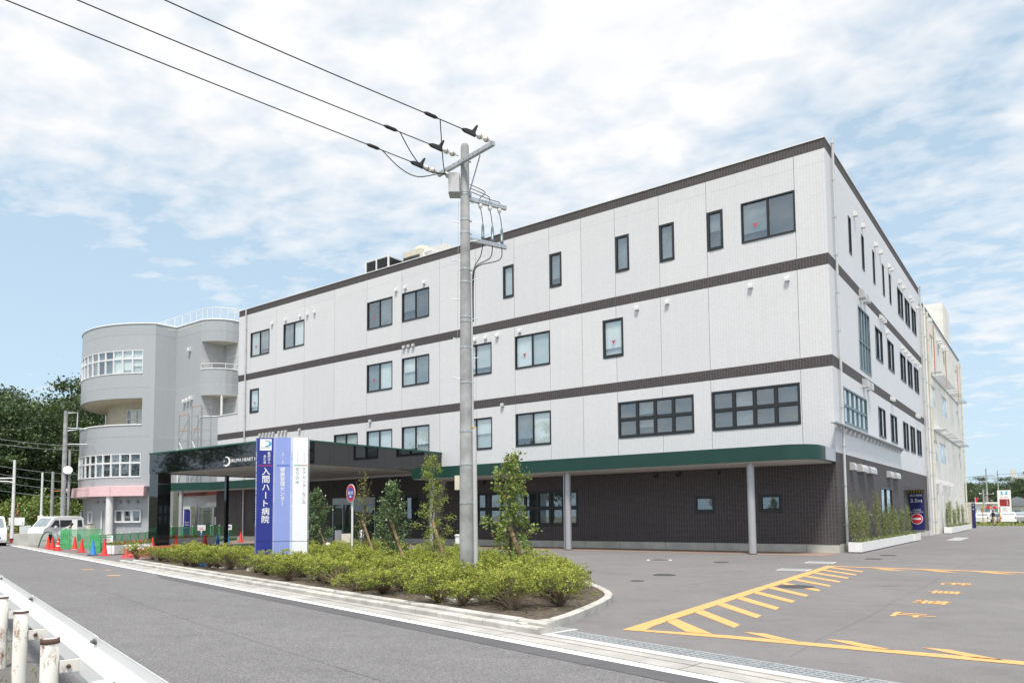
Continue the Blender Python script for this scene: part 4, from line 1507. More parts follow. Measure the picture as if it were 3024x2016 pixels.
# flank and the second rounded bay
flank = [tuple(gpt(0)), (-50.41, -.11), (-46.69, -.11)]
bay = [(-46.69, -.11), (-46.2, .02), (-45.78, .27), (-45.38, .60), (-45.07, .99), (-44.9, 1.45), (-44.85, 1.95), (-44.85, 4.5)]
bz = [(9.5, 11.23), (13.27, 15.5)]


def poly_wall(pts, z0, z1, nm, m, holes=()):
    zs = sorted({z0, z1, *[max(z0, min(z1, v)) for h in holes for v in h]})
    mb = MB()
    for a, b in zip(pts, pts[1:]):
        for c, d in zip(zs, zs[1:]):
            if any(h[0] < (c + d) / 2 < h[1] for h in holes):
                continue
            mb.quad((a[0], a[1], c), (b[0], b[1], c), (b[0], b[1], d), (a[0], a[1], d))
    return mb.build(nm, m, gry)


for z0, z1 in ((0, 8.155), (8.165, 12.075), (12.085, 16.315), (16.325, GT)):
    poly_wall(flank[:2], z0, z1, 'wall_panel', 'tile_grey')
    poly_wall(flank[1:], max(z0, 4.0), z1, 'wall_panel', 'tile_grey')
    za = max(z0, 4.0)
    for h0, h1 in bz:                                         # openings part the bay into separate bands
        if za < h0 < z1:
            poly_wall(bay, za, h0, 'wall_panel', 'tile_grey')
            za = h1
    poly_wall(bay, za, z1, 'wall_panel', 'tile_grey')
for z0, z1 in bz:
    bk = MB().box(-47.0, -44.0, 1.9, 2.0, z0 - .3, z1 + .1)
    bk.box(-46.75, -46.65, -.1, 2.0, z0 - .3, z1 + .1)
    bk.build('balcony_back_wall', 'annex_grey', gry)
    MB().prism([(q[0] - .02, q[1] + .02) for q in bay[:-1]] + [(-46.69, 1.9)], z1 + .001, z1 + .12).build('balcony_ceiling', 'cream_wall', gry)
    MB().prism([(q[0] - .03, q[1] + .03) for q in bay[:-1]] + [(-46.69, 1.9)], z0 - .5, z0 - .3).build('balcony_floor', 'annex_grey', gry)
    pth = [(p[0], p[1], z0 + .04) for p in bay[:-1]]
    MB().tube(pth, .045, 6).build('parapet_coping', 'frame_white', gry)
    window(gry, (-46.3, 1.9, 0), FX, FN, 0.05, 1.9, z0 - .1, z0 + 1.25, 2, 1, ('dark', 'mid'), fw=.05, frame='frame_white')
hr = MB()
hr.tube([(p[0], p[1], 13.72) for p in bay[:-1]], .03, 6)
for p in bay[:-1:2]:
    hr.tube([(p[0], p[1], 13.3), (p[0], p[1], 13.72)], .025, 6)
hr.build('handrail', 'frame_white', gry)
MB().tube([(-45.3, .85, 9.3), (-45.3, .85, 11.23)], .09, 10).build('drainpipe', 'pipe_white', gry)
# roof cover and copings
rp = [tuple(gpt(s, -.02)) for s in np.linspace(0, SE, 40)]
MB().prism(rp[::-1] + [(-50.4, -.12), (-46.7, -.12), (-45.8, .27), (-44.9, 1.5), (-44.87, 14), (-70, 14)], 16.9, 17.0).build('roof', 'pale_concrete', gry)
MB().tube([(p[0], p[1], GT + .02) for p in [tuple(gpt(s)) for s in np.linspace(0, SE, 50)][::-1] + flank[1:] + bay[1:-1]], .06, 6).build('roof_coping', 'frame_white', gry)
# roof railing
rail_pts = [(-54.5, .3), (-51.5, .3), (-49.1, .3), (-47.3, .28), (-46.3, .55), (-45.5, 1.4), (-45.3, 2.4), (-45.3, 4.5)]
rl = MB()
for z in (17.45, 17.62, 17.79, 17.96, 18.13):
    rl.tube([(p[0], p[1], z) for p in rail_pts], .012, 5)
rl.tube([(p[0], p[1], 18.3) for p in rail_pts], .03, 6)
for a, b in zip(rail_pts, rail_pts[1:]):
    for u in (0, .5):
        rl.tube([(a[0] + (b[0] - a[0]) * u, a[1] + (b[1] - a[1]) * u, 17.0), (a[0] + (b[0] - a[0]) * u, a[1] + (b[1] - a[1]) * u, 18.3)], .028, 6)
rl.build('roof_railing', 'frame_white', gry)
# ribbon windows
for z0, z1, sill in ((4.94, 6.79, .61), (13.19, 15.07, .635)):
    for k in range(NU):
        p, q = gpt(S0 + (k + 1) * UNIT), gpt(S0 + k * UNIT)
        U = Vector((q.x - p.x, q.y - p.y, 0))
        L = U.length
        U.normalize()
        Nn = Vector((U.y, -U.x, 0))
        bl = ('pale',) if (z0 > 10 and k < 3) else (('mid', 'dark') if k % 2 else ('dark', 'mid'))
        window(gry, (p.x, p.y, 0), U, Nn, .004, L - .004, z0, z1, 1, [sill], bl, fw=.05, inner=.10, frame='frame_white', proud=.03, slide=False)
# third-floor gallery behind the opening
gb = MB()
ss = np.linspace(S0 - .1, S0 + NU * UNIT, 34)
for a, b in zip(ss, ss[1:]):
    p, q, pi, qi = gpt(a, -.01), gpt(b, -.01), gpt(a, -2.0), gpt(b, -2.0)
    gb.quad((qi.x, qi.y, 8.4), (pi.x, pi.y, 8.4), (pi.x, pi.y, 11.22), (qi.x, qi.y, 11.22))
    gb.quad((p.x, p.y, 11.221), (q.x, q.y, 11.221), (qi.x, qi.y, 11.221), (pi.x, pi.y, 11.221))
    gb.quad((q.x, q.y, 8.4), (p.x, p.y, 8.4), (pi.x, pi.y, 8.4), (qi.x, qi.y, 8.4))
p, pi = gpt(S0, -.01), gpt(S0, -2.0)
gb.quad((p.x, p.y, 8.4), (pi.x, pi.y, 8.4), (pi.x, pi.y, 11.22), (p.x, p.y, 11.22))
gb.build('gallery_lining', 'cream_wall', gry)
MB().tube([(gpt(s).x, gpt(s).y, 9.09) for s in np.linspace(S0, S0 + NU * UNIT, 30)], .06, 6).build('parapet_coping', 'frame_white', gry)
p, q = gpt(S0 + 3.1, -1.86), gpt(S0 + .4, -1.86)
U = Vector((q.x - p.x, q.y - p.y, 0)).normalized()
window(gry, (p.x, p.y, 0), U, Vector((U.y, -U.x, 0)), .0, 2.6, 8.6, 10.6, 3, [.62], ('dark', 'mid', 'dark'), fw=.05, frame='frame_white', proud=.05)
MB().tube([(gpt(SE - 4.5, .02).x, gpt(SE - 4.5, .02).y, 8.9), (gpt(SE - 4.5, .02).x, gpt(SE - 4.5, .02).y, 11.3)], .10, 8).build('drainpipe', 'pipe_white', gry)
# pink awning in bent panels
for k in range(7):
    ss = np.linspace(.45 + k * 2.6, .45 + (k + 1) * 2.6 - .02, 6)
    mb = MB()
    for a, b in zip(ss, ss[1:]):
        p, q, pt, qt = gpt(a, .50), gpt(b, .50), gpt(a, .42), gpt(b, .42)
        pi, qi = gpt(a, -.34), gpt(b, -.34)
        mb.quad((q.x, q.y, 3.45), (p.x, p.y, 3.45), (pt.x, pt.y, 4.22), (qt.x, qt.y, 4.22))
        mb.quad((qt.x, qt.y, 4.22), (pt.x, pt.y, 4.22), (pi.x, pi.y, 4.3), (qi.x, qi.y, 4.3))
        mb.quad((p.x, p.y, 3.45), (q.x, q.y, 3.45), (qi.x, qi.y, 3.45), (pi.x, pi.y, 3.45))
    for a in (ss[0], ss[-1]):
        p, pt, pi = gpt(a, .50), gpt(a, .42), gpt(a, -.34)
        mb.quad((p.x, p.y, 3.45), (pi.x, pi.y, 3.45), (pi.x, pi.y, 4.3), (pt.x, pt.y, 4.22))
    mb.build('awning_panel', 'awning_pink', gry)
sg = min(np.linspace(.5, 12, 400), key=lambda s: abs(px_x((gpt(s, .15).x, gpt(s, .15).y, 1)) - 322))
p = gpt(sg, .15)
MB().lathe([(.27, 0), (.27, 3.45)], (p.x, p.y, 0), 24).build('column', 'pipe_white', gry)


def s_at(px, r=-.35):
    return min(np.linspace(.0, 14, 600), key=lambda s: abs(px_x((gpt(s, r).x, gpt(s, r).y, 1.8)) - px))


for x0, x1, z0, z1, c in ((342, 365.5, 1.37, 2.36, 1), (366.5, 391.5, 1.37, 2.36, 1), (392.5, 418, 1.37, 2.36, 1), (264, 275, 1.3, 2.3, 1), (243.5, 251, 1.3, 2.3, 1)):
    p, q = gpt(s_at(x0), -.24), gpt(s_at(x1), -.24)
    U = Vector((q.x - p.x, q.y - p.y, 0))
    L = U.length
    U.normalize()
    window(gry, (p.x, p.y, 0), U, Vector((U.y, -U.x, 0)), 0, L, z0, z1, 1, 1, ('dark',), fw=.07, frame='frame_white', proud=.05, glass='glass', blind_d=.09)
for x in (258, 288, 310, 355, 378, 405):
    p = gpt(s_at(x), -.34)
    d = (Vector((p.x, p.y, 0)) - Vector((GC.x, GC.y, 0))).normalized()
    MB().lathe([(.12, 0), (.12, .10), (.07, .2), (.02, .22)], (p.x, p.y, 3.0), 14, d).build('wall_lamp', 'steel_grey', gry)
for x in (258, 302.5):
    p = gpt(s_at(x), -.28)
    MB().tube([(p.x, p.y, .2), (p.x, p.y, 2.9 if x < 300 else 2.3)], .07, 8).build('drainpipe', 'pipe_white', gry)
# small hoods and a white pipe on the flank
hs_ = hood_mesh(.26, .30, .22, 'hood_white')
for x, z in ((-48.3, 15.1), (-48.9, 11.0), (-48.4, 11.05), (-47.9, 11.15)):
    inst('vent_hood', hs_, gry, (x, -.11, z))
MB().tube([(-49.6, -.2, 4.3), (-49.6, -.2, 7.0), (-49.75, -.2, 7.1), (-49.9, -.12, 7.1)], .09, 8).build('drainpipe', 'pipe_white', gry)
# ground floor link with glazed front, right of the round part
lk = MB()
lk.box(-50.4, -43.3, .45, .6, 2.62, 3.4).box(-48.0, -47.75, .4, .6, 0, 2.62).box(-43.55, -43.3, .4, .6, 0, 2.62)
lk.build('link_wall', 'annex_grey', gry)
MB().box(-50.4, -43.3, .25, .40, 3.42, 3.70).build('steel_beam', 'steel_red', gry)
window(gry, (0, .5, 0), FX, FN, -47.74, -43.56, .02, 2.60, 2, 1, ('dark', 'dark'), fw=.08, frame='frame_white', glass='glass_clear', blind_d=1.2)
MB().box(-45.2, -44.1, .36, .38, 1.15, 1.75).build('notice', 'blind_light', gry)
ds = MB()
ds.box(-50.3, -50.2, .40, .5, 0, 2.6).box(-48.9, -48.8, .40, .5, 0, 2.6).box(-50.2, -48.9, .40, .5, 2.4, 2.6)
ds.build('door_frame', 'frame_white', gry)
MB().box(-50.2, -48.9, .52, .56, 0, 2.4).build('door', 'black', gry)
bn = thing('banner_stand', 'tall navy banner with white writing under the bent green canopy', 'banner', (-48.0, -.25, 0))
MB().box(-48.45, -47.55, -.27, -.24, .1, 2.3).build('banner', 'banner_blue', bn)
MB().box(-48.6, -48.47, -.28, -.23, 0, 2.35).box(-47.53, -47.4, -.28, -.23, 0, 2.35).build('frame', 'frame_white', bn)
b = MB()
for i, w in enumerate(('IRUMA', 'HEART', 'HOSPITAL')):
    put_text(b, w, (-47.98, -.275, 1.35 - .2 * i), FX, UZ, height=.12, width=.62, bold=.02)
b.build('lettering', 'ink_white', bn)

# ------------------------------------------------------------------ old white annex behind the hospital
anx = thing('white_annex', 'old white rendered annex with orange stripes and stair tower behind the hospital side', 'building', (-6, 37, 0))
AX = .15
ah = [(29.04, 30.85, 12.95, 14.65), (33.69, 35.13, 12.93, 14.7), (36.72, 37.77, 12.92, 14.7), (45.65, 47.22, 12.88, 14.6), (28.02, 30.61, 9.16, 10.78), (34.64, 37.82, 9.15, 10.8), (45.46, 47.01, 9.1, 10.77),
      (28.36, 30.52, 5.17, 6.75), (32.01, 35.75, 5.18, 6.84), (45.48, 47.07, 5.19, 6.8), (29.2, 30.0, 1.2, 3.0), (31.9, 32.65, 1.2, 3.0), (36.35, 36.95, 1.2, 3.0), (41.4, 41.9, 1.2, 3.0), (45.5, 46.1, 1.2, 3.0)]
wall_grid(anx, (AX, 0, 0), SU, SN, [25.62, 31.2, 38.4, 44.5, 49.3], [(0, 4.05, 'annex_white', 'wall_panel'), (4.05, 7.9, 'annex_white', 'wall_panel'), (7.9, 11.9, 'annex_white', 'wall_panel'), (11.9, 15.95, 'annex_white', 'wall_panel')], ah, T=.18, gap=.004)
for h in ah:
    window(anx, (AX, 0, 0), SU, SN, *h, 2 if h[1] - h[0] > 1.0 else 1, 1, ('mid', 'dark', 'light'), fw=.05, frame='frame_white', proud=-.05, blind_d=.14)
for y, w, z0, z1 in ((26.4, .22, 11.9, 15.6), (31.1, .22, 11.9, 15.6), (38.4, .24, 11.9, 15.55), (47.4, .2, 11.8, 15.2)):
    MB().box(AX + .001, AX + .05, y - w / 2, y + w / 2, z0, z1).build('orange_stripe', 'stripe_orange', anx)
b = MB()
b.box(-12, AX - .19, 25.62, 49.3, 15.8, 15.9).box(-12, AX - .19, 49.1, 49.3, 0, 15.8).box(-12, AX - .19, 25.62, 25.72, 0, 15.8)
b.build('roof', 'pale_concrete', anx)
MB().box(-.1, AX + .06, 25.6, 49.35, 15.955, 16.06).build('coping', 'blind_mid', anx)
MB().box(-6.5, 0, 39.75, 44.4, 15.91, 19.45).build('stair_tower', 'annex_white', anx)
for z, a, c in ((11.3, 27.7, 47.2), (7.3, 29.0, 47.5)):
    lv = MB().box(AX + .004, AX + .05, a, c, z + .2, z + .26).build('sun_ledge', 'annex_grey', anx)
    k = a + .2
    while k < c:
        MB().obox((AX + .40, k, z + .22), (1, 0, 0), (0, 1, 0), (0, 0, 1), .35, .10, .012).build('slat', 'galv', lv)
        k += .55 if int(k * 3) % 5 else 1.4
drainpipe(anx, AX + .14, 26.9, .1, 15.7, 1, 0, 'pipe_beige', .075)
drainpipe(anx, AX + .12, 49.15, .1, 15.7, 1, 0, 'pipe_beige', .07)
drainpipe(anx, AX + .10, 25.8, .1, 16.4, 1, 0, 'pipe_white', .05)
ha = hood_mesh(.3, .3, .3, 'hood_white')
for y, z in ((28.2, 15.4), (33.2, 14.95), (34.2, 14.95), (36.4, 14.95), (37.4, 14.95), (29.4, 7.75), (31.6, 7.75), (34.6, 7.75), (35.6, 7.75), (28.4, 3.75), (29.2, 3.75), (30.0, 3.75), (33.0, 3.75), (34.0, 3.75), (35.1, 3.75), (36.2, 3.75), (37.3, 3.75)):
    inst('vent_hood', ha, anx, (AX, y, z), H90)


def along(px, py, dist):
    """ground position at a horizontal distance from the camera, in the direction of a photograph pixel"""
    d = r_ * ((px - P_X) / F_PX) - u_ * ((py - P_Y) / F_PX) + fwd
    h = math.hypot(d.x, d.y)
    return Vector((CAM.x + d.x / h * dist, CAM.y + d.y / h * dist, 0))


# ------------------------------------------------------------------ sign pylon in the bed
SA, SUv, SNv = Vector((-11.93, -18.22, 0)), Vector((.70, .714, 0)), Vector((.714, -.70, 0))
pyl = thing('sign_pylon', 'tall stepped hospital sign pylon in navy, violet and white panels', 'sign', SA + SUv * .7)


def PP(u, n, z=0.0):
    p = SA + SUv * u + SNv * n
    return Vector((p.x, p.y, z))


def plan(pts):
    return [(PP(*p).x, PP(*p).y) for p in pts]


MB().prism(plan([(-.18, .38), (1.62, .38), (1.62, -.30), (-.18, -.30)]), .09, .17).build('footing', 'kerb_concrete', pyl)
ZT = 3.97
spec = [(-.057, -.10, 0.0, .457, 0.0, 'panel_blue', 'panel_blue_mid', 'navy panel'), (.457, 0.0, .532, .962, .10, 'panel_violet', 'panel_violet_pale', 'violet panel'), (.962, .10, 1.048, 1.468, .20, 'panel_white', 'panel_white_pale', 'white panel')]
for cu, cn, f0, f1, fn, m, mc, lb in spec:
    for z0, z1 in ((.172, .915), (.93, ZT)):
        pb = MB().prism(plan([(f0, fn), (f1 - .001, fn), (f1 - .001, -.16), (f0, -.16)]), z0, z1).build('panel', m, pyl, lb)
        MB().prism(plan([(cu, cn), (f0 - .0015, fn), (f0 - .0015, -.155), (cu, -.155)]), z0, z1).build('edge_strip', mc, pb)
MB().prism(plan([(-.05, -.08), (.457, -.02), (.96, .08), (1.45, .18), (1.45, -.15), (-.05, -.15)]), .90, .94).build('seam', 'ink_grey', pyl)
e = .004
b = MB()
column_text(b, '医療法人', PP(.335, e, 3.56), SUv, UZ, .082, .088, .014)
column_text(b, '永仁会', PP(.215, e, 3.47), SUv, UZ, .082, .088, .014)
column_text(b, '入間ハート病院', PP(.255, e, 3.10), SUv, UZ, .235, .235, .010)
b.build('lettering', 'ink_white', pyl)
b = MB()
column_text(b, '入間ハート病院', PP(.745, .10 + e, 3.55), SUv, UZ, .05, .052, .006)
column_text(b, '健康管理センター', PP(.74, .10 + e, 3.10), SUv, UZ, .145, .142, .012)
b.build('lettering', 'ink_white', pyl)
b = MB()
column_text(b, 'ケアセンターなごみ', PP(1.365, .20 + e, 3.10), SUv, UZ, .115, .122, .0)
column_text(b, 'ゆりの木', PP(1.175, .20 + e, 3.10), SUv, UZ, .125, .130, .0)
b.build('lettering', 'ink_grey', pyl)
b = MB()
column_text(b, '介護老人保健施設', PP(1.365, .20 + e, 3.55), SUv, UZ, .042, .044, .0)
column_text(b, '介護老人保健施設', PP(1.175, .20 + e, 3.55), SUv, UZ, .042, .044, .0)
b.build('lettering', 'ink_palegrey', pyl)


def edge_text(txt, a, bq, zc, width, m, h):
    A, B = PP(*a), PP(*bq)
    W = (B - A).normalized()
    nn = Vector((W.y, -W.x, 0))
    mb = MB()
    c = (A + B) / 2 + nn * .004
    put_text(mb, txt, (c.x, c.y, zc), (0, 0, -1), W, width=width, height=h, bold=.01)
    mb.build('edge_lettering', m, pyl)


edge_text('IRUMA HEART HOSPITAL', (-.057, -.10), (0, 0), 2.44, 2.2, 'ink_white', .07)
edge_text('HEALTH CARE CENTER', (.457, 0), (.532, .10), 2.80, 1.5, 'ink_white', .075)
edge_text('CARE CENTER NAGOMI CARE CENTER YURINOKI', (.962, .10), (1.048, .20), 2.25, 2.6, 'panel_violet_pale', .07)
for (u0, u1, n, m) in ((.03, .43, 0, 'red_mark'), (.57, .93, .10, 'sign_blue'), (1.08, 1.26, .20, 'green_mark'), (1.265, 1.45, .20, 'orange_mark')):
    MB().prism(plan([(u0, n + .002), (u1, n + .002), (u1, n + .006), (u0, n + .006)]), 3.142, 3.160).build('rule_line', m, pyl)
MB().prism(plan([(.075, .002), (.405, .002), (.405, .008), (.075, .008)]), 3.60, 3.935).build('logo_plate', 'ink_white', pyl)
b = MB()
b.add(*crescent(PP(.275, .011, 3.80), SUv, UZ, .24))
b.build('emblem', 'cyan_mark', pyl)
b = MB()
b.add(*bird(PP(.14, .011, 3.81), SUv, UZ, .07))
b.build('emblem', 'red_mark', pyl)
b = MB()
put_text(b, 'EIJINKAI', PP(.24, .011, 3.675), SUv, UZ, width=.26, height=.04, bold=.01)
b.build('lettering', 'ink_grey', pyl)

# ------------------------------------------------------------------ utility pole
UPx, UPy = -3.6, -18.5
upo = thing('utility_pole', 'tall round concrete utility pole with steel crossarms standing in the azalea bed', 'utility pole', (UPx, UPy, .1))
pr = lambda z: .163 - .0068 * z
MB().lathe([(pr(0), -.2), (pr(5), 5), (pr(10.05), 10.05), (pr(10.1) * .97, 10.1), (pr(10.1) * .8, 10.14)], (UPx, UPy, 0), 32).build('shaft', 'pole_concrete', upo)


def UPt(dx, dy, z):
    return Vector((UPx + dx, UPy + dy, z))


bd = MB()
for z in (.55, 1.9, 2.75, 3.5, 4.6, 5.4, 6.0, 6.1, 6.9, 7.2, 8.05, 8.35, 8.95, 9.0, 9.75):
    bd.lathe([(pr(z) + .006, -.018), (pr(z) + .006, .018)], (UPx, UPy, z), 32)
    bd.obox(UPt(.70 * (pr(z) + .02), .75 * (pr(z) + .02), z), (.7, .75, 0), (-.75, .7, 0), (0, 0, 1), .025, .03, .02)
bd.build('steel_bands', 'galv', upo)
stp = MB()
k = 0
z = 4.7
while z < 9.4:
    s = 1 if k % 2 else -1
    d = Vector((.81, .59, 0)) * s
    stp.tube([UPt(d.x * pr(z) * .9, d.y * pr(z) * .9, z), UPt(d.x * (pr(z) + .15), d.y * (pr(z) + .15), z + .02)], .009, 6)
    stp.lathe([(.018, -.004), (.018, .004)], UPt(d.x * (pr(z) + .15), d.y * (pr(z) + .15), z + .02), 8, d)
    z += .45
    k += 1
stp.build('climbing_bolts', 'galv', upo)


def arm(a, b_, z, name='crossarm', w=.04, h=.045):
    A, B = UPt(a[0], a[1], z), UPt(b_[0], b_[1], z)
    d = (B - A)
    mb = MB()
    mb.obox((A + B) / 2, d, Vector((-d.y, d.x, 0)), (0, 0, 1), d.length / 2, w, h)
    o = mb.build(name, 'galv', upo)
    hm = MB()
    for u in np.linspace(.25, .92, 9):
        p = A + d * u
        n_ = Vector((d.y, -d.x, 0)).normalized() * (w + .001)
        for s in (1, -1):
            hm.obox(p + n_ * s, d, (0, 0, 1), n_, .012, .006, .002)
    hm.build('bolt_holes', 'black', o)
    return o


arm((1.14, -.36), (-.82, .0), 9.66)
arm((.03, .10), (.40, 1.02), 8.88)
arm((.03, .10), (.40, 1.02), 7.93)
MB().tube([UPt(.10, .02, 8.95), UPt(.62, -.2, 9.62)], .016, 6).build('arm_brace', 'galv', upo)
# switch box on the far side
sb = MB()
CR, CF = Vector((.809, .588, 0)), Vector((.588, -.809, 0))
bx = UPt(-.205, -.13, 9.18)
sb.obox(bx, CR, CF, (0, 0, 1), .125, .17, .23)
sb = sb.build('switch_box', 'galv', upo)
MB().obox(bx + CF * .173, CR, CF, (0, 0, 1), .115, .004, .22).build('box_door', 'pipe_grey', sb)
for k in range(3):
    MB().tube([bx - CR * .03 + CF * (-.08 + .08 * k) + Vector((0, 0, .19)), bx - CR * .20 + CF * (-.08 + .08 * k) + Vector((0, 0, .26))], .032, 10).build('bushing', 'porcelain', sb)


def strain(att, to, name):
    """insulator string and clamp from the arm towards the wire"""
    A, B = Vector(att), Vector(to)
    d = (B - A).normalized()
    ins = MB()
    p = A + d * .10
    for k in range(2):
        ins.lathe([(.014, 0), (.05, .01), (.062, .05), (.062, .10), (.04, .13), (.02, .14)], p, 14, d)
        p = p + d * .17
    ins = ins.build(name, 'porcelain', upo)
    rg = MB()
    for k in range(2):
        rg.lathe([(.064, .06), (.064, .075)], A + d * (.10 + .17 * k), 14, d)
    rg.build('glaze_ring', 'ring_brown', ins)
    MB().tube([A, A + d * .12], .012, 6).build('shackle', 'galv', upo)
    c = p + d * .16
    cl = MB()
    s = d.cross(Vector((0, 0, 1))).normalized()
    upv = s.cross(d)
    cl.extr([(-.16, -.05), (-.14, .03), (-.20, .20), (-.165, .21), (-.06, .05), (.10, .035), (.19, .0), (.12, -.04)], c - s * .03, d, upv, s, .06)
    cl.build('dead_end_clamp', 'wire', upo)
    return c + d * .19


def sag(a, b_, dz, n=18):
    a, b_ = Vector(a), Vector(b_)
    return [a.lerp(b_, k / n) - Vector((0, 0, dz * 4 * (k / n) * (1 - k / n))) for k in range(n + 1)]


ends = []
for att, mid, far, lb in (((-2.50, -18.86, 9.70), (-4.32, -25.16, 10.02), (-9.4, -45, 11.9), 'black overhead wire running to the near end of the top crossarm'),
                          ((-3.60, -18.72, 9.78), (-5.45, -26.01, 10.02), (-10.5, -46, 11.9), 'black overhead wire running to the pole head, middle of three'),
                          ((-4.40, -18.50, 9.70), (-6.37, -26.7, 10.02), (-11.6, -47.5, 11.9), 'black overhead wire running to the far end of the top crossarm')):
    A, Md, Fr = Vector(att), Vector(mid), Vector(far)
    st_ = strain(A, A.lerp(Md, .25), 'insulator')
    w = MB().tube(smooth_line([tuple(st_), tuple(Md), tuple(Md.lerp(Fr, .34) + Vector((0, 0, -.12))), tuple(Fr)], 10), .011, 6)
    wo_ = tag(rebase(w.build('overhead_wire', 'wire'), st_), lb, 'wire', 'overhead wires at the utility pole')
    dirw = (Md - st_).normalized()
    tp = st_ + dirw * (.75 if lb.startswith('black overhead wire running to the near') else .95)
    MB().tube([tp - dirw * .17, tp - dirw * .10, tp + dirw * .10, tp + dirw * .17], [.012, .038, .038, .012], 8).build('wire_sleeve', 'wire', wo_)
    ends.append(tp - dirw * .22)
for k, p in enumerate(ends):
    tgt = bx - CR * .20 + CF * (-.08 + .08 * k) + Vector((0, 0, .26))
    mid = p.lerp(tgt, .55) - Vector((0, 0, .32))
    MB().tube(smooth_line([tuple(p), tuple(p.lerp(mid, .5) - Vector((0, 0, .10))), tuple(mid), tuple(tgt.lerp(mid, .25)), tuple(tgt)], 6), .012, 6).build('jumper_lead', 'wire', upo)
# cable heads between the lower arms
for k in range(3):
    x, y = .14 + .095 * k, .38 + .235 * k
    t0 = UPt(x, y, 8.84)
    MB().lathe([(.02, 0), (.045, -.02), (.05, -.07), (.03, -.11), (.012, -.13)], t0, 12).build('insulator', 'porcelain', upo)
    MB().tube(smooth_line([tuple(t0 - Vector((0, 0, .1))), tuple(t0 + Vector((.02, .03, -.28))), tuple(t0 + Vector((.03, .05, -.45)))], 5), .010, 6).build('lead', 'wire', upo)
    q = t0 + Vector((.03, .05, -.45))
    MB().lathe([(.012, 0), (.028, -.06), (.034, -.12), (.034, -.34), (.05, -.35), (.03, -.37), (.05, -.39), (.014, -.41), (.014, -.5)], q, 12).build('cable_head', 'frame_steel', upo)
    MB().tube(smooth_line([tuple(q - Vector((0, 0, .5))), tuple(UPt(x, y, 7.6)), tuple(UPt(.12 + .02 * k, .2 + .03 * k, 7.32)), tuple(UPt(.13, .10 + .02 * k, 7.0)), tuple(UPt(.13, .08 + .02 * k, 6.0))], 6), .012, 6).build('cable', 'wire', upo)
    MB().tube(smooth_line([tuple(UPt(.08, .08, 9.2 - .08 * k)), tuple(UPt(.22 + .03 * k, .45 + .05 * k, 9.12 - .08 * k)), tuple(t0 + Vector((0, 0, .14))), tuple(t0 + Vector((0, 0, .06)))], 6), .009, 6).build('lead', 'wire', upo)
cd = Vector((.80, .50, 0)).normalized()
MB().tube([UPt(cd.x * (pr(z) + .02), cd.y * (pr(z) + .02), z) for z in (3.55, 5, 7.1)], .022, 8).build('riser_pipe', 'pipe_grey', upo)
MB().tube([UPt(cd.x * (pr(z) + .045), cd.y * (pr(z) + .045), z) for z in (.1, 2, 3.6)], .052, 10).build('cable_guard', 'pipe_grey', upo)
MB().lathe([(.056, -.05), (.056, -.02)], UPt(cd.x * (pr(3.6) + .04), cd.y * (pr(3.6) + .04), 3.62), 10).build('warning_band', 'stripe_yellow', upo)
nb = UPt(-CR.x * .20, -CR.y * .20, 2.35)
MB().obox(nb, CR, CF, (0, 0, 1), .055, .05, .16).build('meter_box', 'pipe_beige', upo)
MB().tube([UPt(-.12, -.09, 8.8), UPt(-.15, -.11, 5.5)], .004, 4).build('earth_wire', 'galv', upo)

# ------------------------------------------------------------------ fire-water sign
fs = Vector((-11.25, -15.2, 0))
fws = thing('fire_water_sign', 'round red and blue fire water sign on a white post in the bed', 'sign', (fs.x, fs.y, .1))
MB().tube([(fs.x, fs.y, 0), (fs.x, fs.y, 2.62)], .034, 12).build('post', 'pipe_white', fws)
fn_ = -RN
dc = Vector((fs.x, fs.y, 2.38)) + fn_ * .05
MB().lathe([(.29, 0), (.29, .012)], dc, 40, fn_).build('disc_rim', 'ink_white', fws)
MB().lathe([(.272, .0125), (.272, .015)], dc, 40, fn_).build('disc', 'red_mark', fws)
MB().lathe([(.188, .0155), (.188, .018)], dc, 40, fn_).build('disc_centre', 'sign_blue', fws)
b = MB()
put_text(b, '消防水利', dc + fn_ * .021 + Vector((0, 0, .01)), RE, UZ, width=.34, height=.12, bold=.02)
b.build('lettering', 'ink_white', fws)
MB().obox(dc + fn_ * .021 - Vector((0, 0, .11)), RE, UZ, fn_, .05, .03, .002).build('plate', 'ink_white', fws)

# ------------------------------------------------------------------ bollard lamps, slab, small things in the bed
for x, y, h, lb in ((-16.25, -10.4, 1.08, 'grey bollard lamp with white head before the entrance door'), (-8.8, -12.9, 1.02, 'grey bollard lamp half hidden behind the utility pole')):
    o = thing('bollard_lamp', lb, 'bollard', (x, y, 0), 'bollard lamps by the drop-off')
    MB().lathe([(.085, 0), (.085, h - .3)], (x, y, 0), 18).build('post', 'frame_steel', o)
    MB().lathe([(.078, h - .3), (.078, h - .06)], (x, y, 0), 18).build('lamp', 'plastic_white', o)
    MB().lathe([(.098, h - .06), (.098, h - .02), (.06, h)], (x, y, 0), 18).build('cap', 'hood_grey', o)
o = thing('water_stand', 'grey and beige box-shaped pillar before the entrance door', 'pillar', (-18.4, -9.4, 0))
c0 = Vector((-18.75, -9.55, 0))
MB().obox(c0 + Vector((0, 0, .52)), SUv, SNv, (0, 0, 1), .14, .2, .52).build('grey_block', 'steel_grey', o)
MB().obox(c0 + SUv * .34 + Vector((0, 0, .44)), SUv, SNv, (0, 0, 1), .195, .2, .44).build('beige_block', 'cream_wall', o)
o = thing('garden_spotlight', 'small white spotlight on a stake between bushes right of the pylon', 'spotlight', (-13.2, -14.6, .1))
MB().tube([(-13.2, -14.6, .08), (-13.2, -14.6, .62)], .014, 6).build('stem', 'pipe_white', o)
MB().lathe([(.035, -.08), (.06, .02), (.065, .06)], (-13.2, -14.6, .67), 12, (.5, -.2, .5)).build('lamp_head', 'plastic_white', o)
